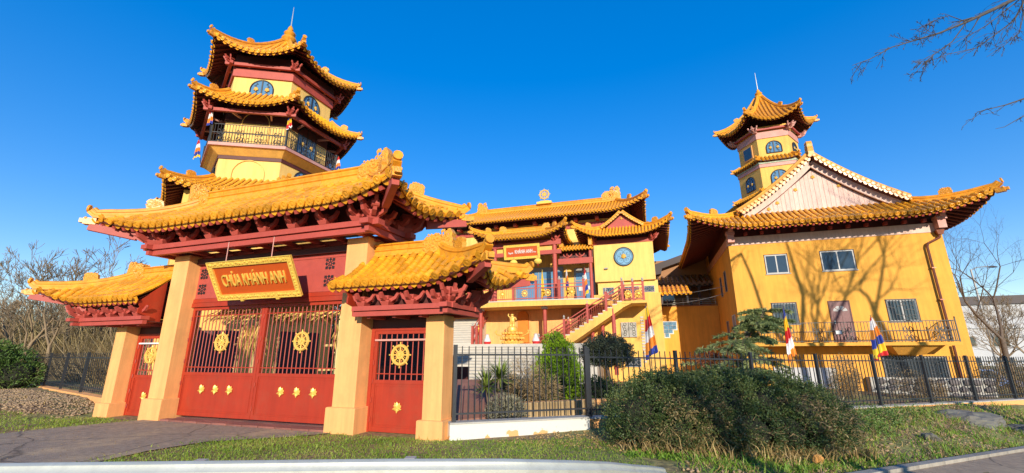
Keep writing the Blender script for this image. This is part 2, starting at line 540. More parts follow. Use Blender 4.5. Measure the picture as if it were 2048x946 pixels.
_tm = {}
def tile_meshes(r, material):
    key = (round(r, 4), material.name)
    if key in _tm:
        return _tm[key]
    def barrel(mb, L=1.0, r0=r, r1=r * 0.78):
        n = 6
        vs = []
        for y, rr in ((0, r0), (L, r1)):
            for i in range(n + 1):
                a = pi * i / n
                vs.append((rr * math.cos(a), y, rr * math.sin(a)))
        for i in range(n + 1):
            a = pi * i / n
            vs.append((r0 * 0.7 * math.cos(a), 0, r0 * 0.7 * math.sin(a)))
        fs = [(i, i + 1, n + 2 + i, n + 1 + i) for i in range(n)] + [(i + 1, i, 2 * n + 2 + i, 2 * n + 3 + i) for i in range(n)]
        mb.add(vs, fs)
    b = MB(); barrel(b)
    e = MB(); barrel(e)
    # round end plate with raised rim and boss, and the nail cap
    e.cyl((0, -0.13, 0), (0, 0.01, 0), r * 1.08, r * 1.08, 12)
    e.torus((0, -0.14, 0), r * 0.82, r * 0.16, 12, 4)
    e.ball((0, -0.13, 0), r * 0.36, 6, 4)
    e.ball((0, 0.30, r * 1.12), r * 0.34, 6, 4)
    dr = MB()
    w = r * 1.12
    pts = [(-w, r * 0.1), (-w, -r * 1.15), (-w * 0.6, -r * 1.75), (0, -r * 2.15), (w * 0.6, -r * 1.75), (w, -r * 1.15), (w, r * 0.1), (0, -r * 0.1)]
    dr.prism(pts, 0.0, 0.03)
    _tm[key] = (b.mesh('barrel_tile', material, True), e.mesh('eave_tile', material, True), dr.mesh('drip_tile', material), b, e, dr)
    return _tm[key]

_box = None
def unit_box(material, name='rafter'):
    key = ('ub', name, material.name)
    if key not in _tm:
        _tm[key] = MB().box(-.5, .5, 0, 1, -.5, .5).mesh(name, material)
    return _tm[key]

def lay_tiles(S, parent, spacing, course, r, single=True, drip=True, material=None, acc=None, tlim=1.0, h=0.0):
    material = material or M_tile
    bm_, em, dm, tb, te, td = tile_meshes(r, material)
    n = max(3, round(S.W / spacing))
    sp = S.W / n
    mb = acc if acc is not None else MB()
    for i in range(n):
        x = (i + .5) * sp
        tm = min(S.tmax(x), tlim)
        k = max(1, round(S.length() * tm / course))
        for j in range(k):
            p0 = S.P(x, tm * j / k, h)
            p1 = S.P(x, tm * (j + 1) / k, h)
            ax = p1 - p0
            side = S.P(min(x + .05, S.W), tm * j / k) - S.P(max(x - .05, 0), tm * j / k)
            up = side.cross(ax)
            if up.z < 0:
                up = -up
            M = frameM(p0 + up.normalized() * (0.012 + (0.01 if j else 0.0)), ax, up) @ Matrix.Diagonal((1, ax.length * 1.1, 1, 1))
            if single:
                if single != 'jit':
                    M = M @ Matrix.Rotation(rnd.uniform(-.02, .02), 4, 'Z')
                ob('eave_tile' if j == 0 else 'barrel_tile', em if j == 0 else bm_, parent, M)
            else:
                T = te if j == 0 else tb
                mb.add(T.v, T.f, M)
    if drip:
        for i in range(n + 1):
            x = min(max(i * sp, 0.03), S.W - 0.03)
            p0 = S.P(x, 0, h)
            p1 = S.P(x, min(0.12, S.tmax(x)), h)
            ax = p1 - p0
            side = S.P(min(x + .05, S.W), 0) - S.P(max(x - .05, 0), 0)
            up = side.cross(ax)
            if up.z < 0:
                up = -up
            M = frameM(p0, ax, up)
            if single:
                ob('drip_tile', dm, parent, M)
            else:
                mb.add(td.v, td.f, M)
    return mb

def lay_rafters(S, parent, spacing, sec, reach, material, single=True, drop=0.12, acc=None, inset=0.09):
    n = max(3, round(S.W / spacing))
    me = unit_box(material)
    for i in range(n):
        x = (i + .5) * S.W / n
        tm = S.tmax(x)
        t1 = min(reach, tm)
        t0 = min(inset / max(S.depth, .1), t1 * .5)
        p0, p1 = S.P(x, t0, -drop), S.P(x, t1, -drop)
        ax = p1 - p0
        if ax.length < 0.05:
            continue
        side = S.P(min(x + .05, S.W), t0) - S.P(max(x - .05, 0), t0)
        up = side.cross(ax)
        if up.z < 0:
            up = -up
        M = frameM(p0, ax, up) @ Matrix.Diagonal((sec, ax.length, sec, 1))
        if single:
            ob('rafter', me, parent, M)
        else:
            acc.box(-.5, .5, 0, 1, -.5, .5, M)

def eave_board(S, mb, off0, off1, t=0.03, nx=30, thick=0.04):
    rings = []
    for i in range(nx + 1):
        x = S.W * i / nx
        a = S.P(x, min(t, S.tmax(x)), off0); b = S.P(x, min(t, S.tmax(x)), off1)
        o = Vector((S.inw.x, S.inw.y, 0)) * thick
        rings.append([a, a + o, b + o, b])
    mb.loft(rings)

HIP_PROF = [(-.5, -.3), (-.5, .1), (-.42, .2), (-.42, .5), (-.52, .56), (-.52, .66), (-.34, .74), (-.34, .95), (-.2, 1.1), (0, 1.16), (.2, 1.1), (.34, .95), (.34, .74), (.52, .66), (.52, .56), (.42, .5), (.42, .2), (.5, .1), (.5, -.3)]
def hip_ridge(S, end, parent, w=0.2, h=0.2, material=None, curl=0.16, t1=1.0, figure=True, head=True, n=9):
    """ridge along the hip at the A or B end of slope S, turned up at the tip"""
    pts = []
    for j in range(n + 1):
        t = t1 * (1 - j / n)
        x = S.ia * t if end == 'A' else S.W - S.ib * t
        pts.append(S.P(x, t, 0.03))
    d = (pts[-1] - pts[-2]).normalized()
    o = S.oa if end == 'A' else S.ob
    tip = pts[-1] + Vector((o.x, o.y, 0)) * (curl * 0.9) + Vector((0, 0, curl * 0.75))
    pts.append(tip)
    mb = MB()
    prof = [(a * w, b * h) for a, b in HIP_PROF]
    scl = [1.0] * (len(pts) - 2) + [0.95, 0.85]
    mb.sweep(pts, prof, scl=scl)
    mb.cyl(tip + Vector((0, 0, h * .45)), tip + Vector((o.x, o.y, 0.15)) * 0.05 + Vector((0, 0, h * .45)), w * .5, w * .5, 10)
    r = mb.build('hip_ridge', material or M_ridge, parent, smooth=True)
    if head:
        hb = MB()
        base = pts[-2] + Vector((o.x, o.y, 0)) * (curl * 0.4) + Vector((0, 0, -h * 0.75))
        M = frameM(base, (o.x, o.y, 0), (0, 0, 1))
        hb.box(-w * .45, w * .45, -w * .6, w * .7, -w * .45, w * .4, M)
        hb.box(-w * .3, w * .3, w * .7, w * 1.15, -w * .25, w * .3, M)
        for sx in (-1, 1):
            hb.ball(tuple(M @ Vector((sx * w * .35, w * .5, w * .36))), w * .2, 6, 4)
        hb.build('dragon_head', M_carved, r, smooth=True)
    if figure:
        i = int(n * 0.52)
        c = (pts[i] + pts[i + 1]) / 2
        ax = pts[i + 1] - pts[i]
        ornament(r, frameM(c + Vector((0, 0, h * 1.05)), (ax.x, ax.y, ax.z), (0, 0, 1)) @ Matrix.Rotation(R(90), 4, 'Z'), w * 2.0, w * 1.35, w * .7, 'ridge_beast')
    return r

_orn = {}
def ornament(parent, M, W, H, T, name='carved_block', style=0, material=None):
    """carved ceramic ridge ornament: stepped silhouette, covered in relief scrolls; local x along, z up"""
    key = (name, style, (material or M_carved).name)
    if key not in _orn:
        rr = random.Random(style + 3)
        mb = MB()
        if style == 1:      # ridge end beast with a curled fin
            poly = [(-.5, 0), (.5, 0), (.5, .30), (.44, .36), (.5, .5), (.42, .62), (.46, .8), (.3, 1.0), (.12, .98), (.1, .84), (.2, .74), (.0, .66), (-.1, .72), (-.22, .62), (-.3, .66), (-.4, .54), (-.5, .5)]
        else:
            poly = [(-.5, 0), (.5, 0), (.5, .45), (.42, .55), (.46, .75), (.36, .9), (.22, 1.0), (.05, .92), (-.05, .98), (-.18, .82), (-.3, .86), (-.42, .66), (-.5, .6)]
        mb.prism(poly, -.38, .38)
        for side in (-1, 1):
            for q in range(46):
                x, z = rr.uniform(-.46, .46), rr.uniform(.05, .95)
                if z > .6 and abs(x) > .36:
                    continue
                mb.ball((x, side * .38, z), rr.uniform(.035, .085), 6, 4)
            for q in range(4):
                cx, cz = rr.uniform(-.3, .3), rr.uniform(.15, .7)
                pts = [(cx + (.03 + .02 * k) * math.cos(k * .8), side * .42, cz + (.03 + .02 * k) * math.sin(k * .8)) for k in range(9)]
                mb.tube(pts, .03, 5)
        _orn[key] = mb.mesh(name, material or M_carved, True)
    return ob(name, _orn[key], parent, M @ Matrix.Diagonal((W, T, H, 1)))

def ridge(parent, p, q, h, w, seg=0.55, name='ridge_tile'):
    """straight ridge of moulded ridge tiles, each a piece"""
    p, q = Vector(p), Vector(q)
    L = (q - p).length
    n = max(2, round(L / seg))
    prof = [(-.5, 0), (-.5, .16), (-.4, .2), (-.36, .4), (-.46, .46), (-.46, .54), (-.3, .6), (-.3, .82), (-.42, .88), (-.34, 1.0), (0, 1.08), (.34, 1.0), (.42, .88), (.3, .82), (.3, .6), (.46, .54), (.46, .46), (.36, .4), (.4, .2), (.5, .16), (.5, 0)]
    mb = MB()
    ln = L / n
    mb.loft([[Vector((ln * s_, a * w, b * h)) for a, b in prof] for s_ in (0.006, 0.994)])
    me = mb.mesh(name, M_ridge, True)
    d = (q - p).normalized()
    for i in range(n):
        o = p + d * (ln * i)
        M = Matrix(((d.x, -d.y, 0, o.x), (d.y, d.x, 0, o.y), (0, 0, 1, o.z + rnd.uniform(-.003, .003)), (0, 0, 0, 1)))
        ob(name, me, parent, M)
    core = MB().bar(p + Vector((0, 0, h * .45)), q + Vector((0, 0, h * .45)), w * .5, h * .8)
    core.build('ridge_mortar', M_concrete, parent)

def dharma_wheel(r, depth=0.05):
    mb = MB()
    mb.torus((0, 0, 0), r * 0.78, r * 0.14, 28, 6)
    mb.torus((0, 0, 0), r * 0.30, r * 0.10, 16, 6)
    mb.cyl((0, -depth * .7, 0), (0, depth * .7, 0), r * 0.14, r * .14, 10)
    for k in range(8):
        a = pi * k / 4 + pi / 8 * 0
        c, s_ = math.cos(a), math.sin(a)
        mb.cyl((c * r * .12, 0, s_ * r * .12), (c * r * .74, 0, s_ * r * .74), r * .07, r * .07, 6)
        mb.cyl((c * r * .88, 0, s_ * r * .88), (c * r * 1.02, 0, s_ * r * 1.02), r * .065, r * .045, 6)
        mb.ball((c * r * 1.04, 0, s_ * r * 1.04), r * .075, 6, 4)
        b = a + pi / 8
        mb.ball((math.cos(b) * r * .52, 0, math.sin(b) * r * .52), r * .05, 6, 4)
    return mb.mesh('dharma_wheel', M_gold, True)

def lotus_mesh(r):
    mb = MB()
    def petal(ang, L, w, z0=0.0, y=0.0):
        c, s_ = math.sin(ang), math.cos(ang)
        prof = [(0, .3), (.25, .85), (.5, 1), (.78, .78), (1, .1)]
        ring1 = []
        for t, k in prof:
            px, pz = c * L * t, z0 + s_ * L * t
            nx, nz = s_, -c
            bul = 0.10 * r * math.sin(pi * t)
            ring1.append([(px + nx * w * k, y, pz + nz * w * k), (px, y - bul - .01, pz), (px - nx * w * k, y, pz - nz * w * k), (px, y + .012, pz)])
        mb.loft(ring1)
    for a, L, w, y in ((-.95, .85, .26, 0), (.95, .85, .26, 0), (-.48, 1.0, .27, -.015), (.48, 1.0, .27, -.015), (0, 1.05, .28, -.03)):
        petal(a, L * r, w * r, -.1 * r, y)
    for a, L in ((-1.75, .85), (1.75, .85), (-2.4, .5), (2.4, .5), (3.14, .7)):
        petal(a, L * r, .18 * r, -.05 * r, -.02)
    return mb.mesh('lotus', M_gold, True)

def text_mesh(body, size, extrude, material, xs=1.0, bold=0.0, bevel=0.0):
    cu = bpy.data.curves.new('lettering', 'FONT')
    cu.body = body
    cu.size = size
    cu.extrude = extrude
    cu.offset = bold
    cu.bevel_depth = bevel
    cu.align_x = 'CENTER'
    cu.align_y = 'CENTER'
    cu.resolution_u = 4
    tmp = bpy.data.objects.new('lettering', cu)
    COL.objects.link(tmp)
    bpy.context.view_layer.update()
    me = bpy.data.meshes.new_from_object(tmp)
    bpy.data.objects.remove(tmp)
    me.transform(Matrix.Diagonal((xs, 1, 1, 1)))
    me.materials.clear()
    me.materials.append(material)
    me.name = 'lettering'
    return me

def carved_frame(parent, W, H, b, M, dep=0.06, name='sign_frame', n_per=0.075):
    """gold frame with carved relief round a W x H board; local x along, z up, -y outward"""
    fr = MB()
    for x0, x1, z0, z1 in ((-W / 2, W / 2, H / 2 - b, H / 2), (-W / 2, W / 2, -H / 2, -H / 2 + b), (-W / 2, -W / 2 + b, -H / 2 + b, H / 2 - b), (W / 2 - b, W / 2, -H / 2 + b, H / 2 - b)):
        fr.box(x0, x1, -dep, 0, z0, z1)
    rr = random.Random(5)
    for (x0, z0, x1, z1) in ((-W / 2 + b / 2, H / 2 - b / 2, W / 2 - b / 2, H / 2 - b / 2), (-W / 2 + b / 2, -H / 2 + b / 2, W / 2 - b / 2, -H / 2 + b / 2), (-W / 2 + b / 2, -H / 2 + b, -W / 2 + b / 2, H / 2 - b), (W / 2 - b / 2, -H / 2 + b, W / 2 - b / 2, H / 2 - b)):
        L = math.hypot(x1 - x0, z1 - z0)
        k = int(L / n_per)
        for i in range(k + 1):
            x = x0 + (x1 - x0) * i / k + rr.uniform(-.1, .1) * b
            z = z0 + (z1 - z0) * i / k + rr.uniform(-.16, .16) * b
            fr.ball((x, -dep, z), b * rr.uniform(.16, .28), 6, 4)
            fr.ball((x + rr.uniform(-.3, .3) * b, -dep, z + rr.uniform(-.3, .3) * b), b * rr.uniform(.08, .16), 5, 3)
    for (x0, z0, x1, z1) in ((-W / 2, H / 2, W / 2, H / 2), (-W / 2, -H / 2, W / 2, -H / 2), (-W / 2, -H / 2, -W / 2, H / 2), (W / 2, -H / 2, W / 2, H / 2)):
        fr.cyl((x0, -dep, z0), (x1, -dep, z1), b * .1, b * .1, 6)
    return fr.build(name, M_goldrelief, parent, M, smooth=True)

def bracket_mesh(name='eave_bracket', sc=1.0, material=None):
    """stepped block with two upturned horns along the wall and a tongue outwards"""
    mb = MB()
    mb.frustum(-.10, .10, -.10, .10, 0, -.14, .14, -.14, .14, .09)
    mb.box(-.14, .14, -.14, .14, .09, .13)
    for s_ in (-1, 1):
        pts = [(0, 0, .13), (s_ * .14, 0, .14), (s_ * .26, 0, .20), (s_ * .33, 0, .31)]
        mb.sweep(pts, [(-.045, -.05), (.045, -.05), (.045, .05), (-.045, .05)], up=(0, 0.02, 1), scl=[1, 1, .9, .75])
        mb.ball((s_ * .33, 0, .31), .05, 6, 4)
    pts = [(0, .1, .15), (0, -.14, .15), (0, -.26, .20), (0, -.33, .31)]
    mb.sweep(pts, [(-.05, -.05), (.05, -.05), (.05, .06), (-.05, .06)], up=(0.02, 0, 1), scl=[1, 1, .95, .8])
    mb.box(-.09, .09, -.09, .3, .16, .26)
    me = mb.mesh(name, material or M_beam)
    me.transform(Matrix.Scale(sc, 4))
    return me
# ------------------------------------------------------------------ entrance gate
GA = 19.3
GATE_O = (-6.59, 11.03, 0)
WHEEL = dharma_wheel(0.26)
LOTUS = lotus_mesh(0.14)
BRK = bracket_mesh('eave_bracket', 1.0)
BRK_S = bracket_mesh('eave_bracket_small', 0.8)

def corner_bracket(parent, p, sx, sc, yaw, material=None):
    mb = MB()
    for a in (-45, 0, 45):
        c, s_ = math.sin(R(a)), -math.cos(R(a))
        pts = [(0, 0, .1), (c * .22, s_ * .22, .12), (c * .38, s_ * .38, .2), (c * .46, s_ * .46, .36)]
        mb.sweep(pts, [(-.055, -.06), (.055, -.06), (.055, .07), (-.055, .07)], up=(0.01, 0.01, 1), scl=[1, 1, .95, .8])
        pts = [(0, 0, .3), (c * .30, s_ * .30, .32), (c * .5, s_ * .5, .40), (c * .58, s_ * .58, .54)]
        mb.sweep(pts, [(-.055, -.06), (.055, -.06), (.055, .07), (-.055, .07)], up=(0.01, 0.01, 1), scl=[1, 1, .95, .8])
    mb.frustum(-.14, .14, -.14, .14, 0, -.2, .2, -.2, .2, .12)
    mb.box(-.16, .16, -.16, .16, .12, .5)
    mb.cyl((-.1, -.42, .34), (.1, -.42, .34), .11, .11, 12)
    M = Matrix.Translation(p) @ Matrix.Rotation(R(yaw), 4, 'Z') @ Matrix.Scale(sc, 4)
    return mb.build('corner_bracket', material or M_beam, parent, M)

def roof_shell(parent, slopes, off_soffit, name='roof', soffit_mat=None, boards=True):
    mb = MB()
    for S in slopes:
        S.sheet(mb, 0.0)
    deck = mb.build(name, M_tile_deck, parent, smooth=True)
    sb = MB()
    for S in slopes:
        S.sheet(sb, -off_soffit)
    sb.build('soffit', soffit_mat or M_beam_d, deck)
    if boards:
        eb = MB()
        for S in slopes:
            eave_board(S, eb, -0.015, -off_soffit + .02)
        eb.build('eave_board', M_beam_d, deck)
    return deck

def door_leaf(parent, x0, x1, z0, zr, z1, y, lot, wheel_z, nb, sub_frame=True):
    """sheet-metal lower panel, barred upper part, dharma wheel and lotus badges"""
    w = 0.085
    mb = MB()
    mb.box(x0, x0 + w, y - .03, y + .03, z0, z1)
    mb.box(x1 - w, x1, y - .03, y + .03, z0, z1)
    mb.box(x0 + w, x1 - w, y - .029, y + .029, z1 - .07, z1)
    mb.box(x0 + w, x1 - w, y - .029, y + .029, zr, zr + .08)
    mb.box(x0 + w, x1 - w, y - .029, y + .029, z0, z0 + .10)
    leaf = mb.build('door_leaf', M_red, parent)
    p = MB()
    p.box(x0 + w, x1 - w, y - .012, y + .012, z0 + .10, zr)
    p.build('door_panel', M_red, leaf)
    fr = MB()
    for a, b, c, d in ((x0 + w + .02, x1 - w - .02, zr - .05, zr - .035), (x0 + w + .02, x1 - w - .02, z0 + .135, z0 + .15)):
        fr.box(a, b, y - .022, y - .011, c, d)
    for xx in (x0 + w + .025, x1 - w - .04):
        fr.box(xx, xx + .015, y - .0215, y - .011, z0 + .15, zr - .05)
    fr.build('panel_bead', M_red, leaf)
    hz = MB()
    for z in (zr + .2, z1 - .24):
        hz.box(x0 + w, x1 - w, y - .012, y + .012, z, z + .022)
    hz.build('cross_rail', M_red, leaf)
    bar = MB().cyl((0, 0, zr + .08), (0, 0, z1 - .07), .0125, .0125, 6).mesh('gate_bar', M_beam)
    for i in range(nb):
        x = x0 + w + (x1 - x0 - 2 * w) * (i + .5) / nb
        ob('gate_bar', bar, leaf, Matrix.Translation((x, y, 0)))
    xc = (x0 + x1) / 2
    ob('dharma_wheel', WHEEL, leaf, Matrix.Translation((xc, y - .06, wheel_z)))
    for dx, z in lot:
        ob('lotus', LOTUS, leaf, Matrix.Translation((xc + dx, y - .02, z)))
    hg = MB().cyl((0, 0, -.05), (0, 0, .05), .014, .014, 6).mesh('hinge', M_red)
    for z in np.linspace(z0 + .25, z1 - .3, 5):
        ob('hinge', hg, leaf, Matrix.Translation((x0 + .02, y - .045, z)))
    return leaf

def pillar(parent, xc, w, pw, ph, top, yf=0.07, base=-0.25, depth=None):
    depth = depth or w
    mb = MB()
    mb.box(xc - w / 2, xc + w / 2, yf, yf + depth, ph - .01, top)
    p = mb.build('pillar', M_pillar, parent)
    q = MB()
    e = (pw - w) / 2
    q.frustum(xc - pw / 2, xc + pw / 2, yf - e, yf + depth + e, base, xc - pw / 2, xc + pw / 2, yf - e, yf + depth + e, ph - .015)
    q.frustum(xc - pw / 2, xc + pw / 2, yf - e, yf + depth + e, ph - .015, xc - pw / 2 + .02, xc + pw / 2 - .02, yf - e + .02, yf + depth + e - .02, ph)
    q.build('plinth', M_pillar, p)
    return p

gate = thing('main_gate', 'tall central gate with red double doors between two apricot pillars under an amber tiled roof', 'gate', GATE_O, R(-GA))
for sx in (-1, 1):
    pillar(gate, sx * 3.02, .60, .78, .52, 4.36)
door_leaf(gate, -2.70, -.045, .09, 1.10, 2.90, .45, [(-.5, .74), (0, .74), (.5, .74)], 1.95, 19)
door_leaf(gate, -.035, 2.70, .09, 1.10, 2.90, .45, [(-.5, .74), (0, .74), (.5, .74)], 1.95, 19)
m = MB()
m.box(-2.72, 2.72, .36, .54, 2.915, 3.03)
m.box(-2.72, 2.72, .38, .52, 3.04, 3.14)
m.build('lintel', M_red, gate)
pan = MB().box(-2.72, 2.72, .42, .50, 3.14, 4.4).build('transom_panel', M_beam, gate)
m = MB()
for z in (3.155, 4.02):
    m.box(-2.72, 2.72, .405, .419, z, z + .02)
m.build('panel_bead', M_beam, pan)
# pierced black rosettes on the transom panel
ros = MB()
for k in range(8):
    a = pi * k / 4
    L = .15 if k % 2 == 0 else .19
    c, s_ = math.cos(a), math.sin(a)
    ros.bar((c * .03, 0, s_ * .03), (c * L, 0, s_ * L), .014, .022, up=(0, 1, 0))
    for t in (-1, 1):
        ex, ez = c * L * .95, s_ * L * .95
        b = a + t * 2.3
        ros.bar((ex, 0, ez), (ex + math.cos(b) * .055, 0, ez + math.sin(b) * .055), .014, .02, up=(0, 1, 0))
        ex, ez = c * L * .55, s_ * L * .55
        b = a + t * .8
        ros.bar((ex, 0, ez), (ex + math.cos(b) * .05, 0, ez + math.sin(b) * .05), .014, .02, up=(0, 1, 0))
ros.torus((0, 0, 0), .04, .01, 12, 4)
ros_me = ros.mesh('iron_rosette', M_black)
for x in (-2.5, -1.75, 1.95, 2.62):
    for z in (3.42, 3.86):
        ob('iron_rosette', ros_me, pan, Matrix.Translation((x, .412, z)))
# two-tier beam frame carried by the pillars
def beam_frame(parent, x0, x1, y0, y1, z, material=None, ext=0.22, h1=.13, h2=.13):
    mt = material or M_beam
    for (a, b, c, d) in ((x0 + .003, x1 - .003, y0, y0 + .12), (x0 + .003, x1 - .003, y1 - .12, y1)):
        MB().box(a, b, c, d, z, z + h1).build('lower_beam', mt, parent)
        MB().box(a - ext, b + ext, c - .06, d + .06, z + h1 + .02, z + h1 + .02 + h2).build('upper_beam', mt, parent)
    for xx in (x0, x1 - .12):
        MB().box(xx, xx + .12, y0 - .1, y1 + .1, z + .005, z + h1 + .016).build('side_beam', mt, parent)
        MB().box(xx - .06, xx + .18, y0 - ext, y1 + ext, z + h1 + .025, z + h1 + .015 + h2).build('side_beam', mt, parent)
beam_frame(gate, -3.75, 3.72, -.36, 1.10, 4.34)
m = MB().box(-3.6, 3.6, -.2, .36, 4.475, 4.495)
m.build('porch_ceiling', mat('grey_porch_ceiling', (0.24, 0.23, 0.20), .8, .2, 2.0), gate)
jm = MB().box(-.045, .045, -.24, .44, 4.365, 4.455).mesh('joist', M_beam)
jp = MB().box(-.13, .13, .30, .42, 4.30, 4.335).mesh('joist_pad', M_beam)
for i in range(9):
    x = -3.2 + i * .8
    ob('joist', jm, gate, Matrix.Translation((x, 0, 0)))
    ob('joist_pad', jp, gate, Matrix.Translation((x + .1, 0, 0)))
MB().box(-3.3, 3.3, .3, .34, 4.12, 4.28).build('frieze_board', M_beam_d, gate)
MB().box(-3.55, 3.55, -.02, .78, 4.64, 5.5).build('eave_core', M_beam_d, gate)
for i in range(8):
    ob('eave_bracket', BRK, gate, Matrix.Translation((-3.3 + i * 6.6 / 7, -.32, 4.625)))
for i in range(2):
    for s_, x in ((1, 3.66), (-1, -3.69)):
        ob('eave_bracket', BRK, gate, Matrix.Translation((x, .15 + i * .55, 4.625)) @ Matrix.Rotation(R(90 * s_), 4, 'Z'))
corner_bracket(gate, (3.70, -.34, 4.63), 1, .84, 45)
corner_bracket(gate, (-3.72, -.34, 4.63), 1, 1.0, -45)
corner_bracket(gate, (3.70, 1.08, 4.63), 1, 1.0, 135)

x0, x1, y0, y1, yr = -4.55, 4.55, -.90, 1.64, .37
zE, zR_ = 5.03, 5.98
hx, hd = 1.55, 1.27
SF = Slope((x0, y0), (x1, y0), hd, hx, hx, zE, zR_, lift=.30, ll=1.8, flare=.46)
SR = Slope((x1, y0), (x1, y1), hx, hd, hd, zE, zR_, lift=.30, ll=1.25, flare=.46)
SB = Slope((x1, y1), (x0, y1), hd, hx, hx, zE, zR_, lift=.30, ll=1.8, flare=.46)
SL = Slope((x0, y1), (x0, y0), hx, hd, hd, zE, zR_, lift=.30, ll=1.25, flare=.46)
roof = roof_shell(gate, (SF, SR, SB, SL), .10)
lay_tiles(SF, roof, .25, .34, .096)
lay_tiles(SR, roof, .25, .34, .096)
acc = lay_tiles(SL, roof, .25, .34, .096, single=False)
lay_tiles(SB, roof, .25, .34, .096, single=False, acc=acc)
stuff(acc.build('hidden_tile_rows', M_tile, roof, smooth=True))
for S in (SF, SR, SL):
    lay_rafters(S, roof, .25, .09, .45, M_beam, drop=.215)
hr = hip_ridge(SF, 'A', roof, .21, .20)
hip_ridge(SF, 'B', roof, .21, .20)
hip_ridge(SB, 'A', roof, .21, .20)
hip_ridge(SB, 'B', roof, .21, .20)
for S, e in ((SF, 'A'), (SF, 'B'), (SB, 'A'), (SB, 'B')):
    o = S.oa if e == 'A' else S.ob
    c = S.P(0 if e == 'A' else S.W, 0, -.27)
    mb = MB().bar(c - Vector((o.x, o.y, -.0)) * 1.0 + Vector((0, 0, -.18)), c + Vector((o.x, o.y, 0)) * .08, .15, .2)
    mb.build('corner_rafter', M_beam, roof)
ridge(roof, (-2.75, yr, zR_ - .04), (2.72, yr, zR_ - .04), .42, .30, .60)
ornament(roof, Matrix.Translation((2.98, yr, zR_ - .05)), .62, .56, .34, 'ridge_block', 2)
ornament(roof, Matrix.Translation((-3.0, yr, zR_ - .05)) @ Matrix.Rotation(pi, 4, 'Z'), .62, .56, .34, 'ridge_block', 2)
ornament(roof, Matrix.Translation((3.36, yr, zR_ - .02)), .46, .80, .30, 'ridge_beast_end', 1)
ornament(roof, Matrix.Translation((-3.36, yr, zR_ - .02)) @ Matrix.Rotation(pi, 4, 'Z'), .46, .72, .30, 'ridge_beast_end', 1)

# ---- name board hung in front of the transom
sg = thing('name_board', 'tilted red board lettered CHÙA KHÁNH ANH in carved gold frame above main doors', 'sign', (0, 0, 0))
sg.parent = None
c0, s0 = math.cos(R(-GA)), math.sin(R(-GA))
def gw(x, y, z):
    return (GATE_O[0] + x * c0 - y * s0, GATE_O[1] + x * s0 + y * c0, z)
sg.location = gw(.29, -.30, 3.47)
sg.rotation_euler = (R(-29), 0, R(-GA))
sg.rotation_mode = 'XYZ'
sg.rotation_euler = (Matrix.Rotation(R(-GA), 3, 'Z') @ Matrix.Rotation(R(29), 3, 'X')).to_euler()
MB().box(-1.30, 1.30, -.02, .03, -.44, .44).build('board', M_sign, sg)
carved_frame(sg, 2.74, 1.02, .14, Matrix.Identity(4), .06)
tm = text_mesh('CHÙA KHÁNH ANH', .32, .018, M_goldrelief, .82, .0)
wd = max(v.co.x for v in tm.vertices) - min(v.co.x for v in tm.vertices)
tm.transform(Matrix.Diagonal((2.06 / wd, 1, 1, 1)))
ob('lettering', tm, sg, Matrix.Translation((0, -.035, -.015)) @ Matrix.Rotation(R(90), 4, 'X') @ Matrix.Diagonal((1, 1.38, 1, 1)))
for x in (-.55, .62):
    MB().box(x - .05, x + .05, -.07, .03, -.56, -.46).build('foot', M_goldrelief, sg)
for x in (-.75, .75):
    a = sg.rotation_euler.to_matrix().inverted()
    p = Vector((x, 0, .5))
    up = a @ Vector((0, 0, 1))
    MB().cyl(p, p + up * .50, .012, .012, 6).build('hanger_rod', M_beam_pink, sg)

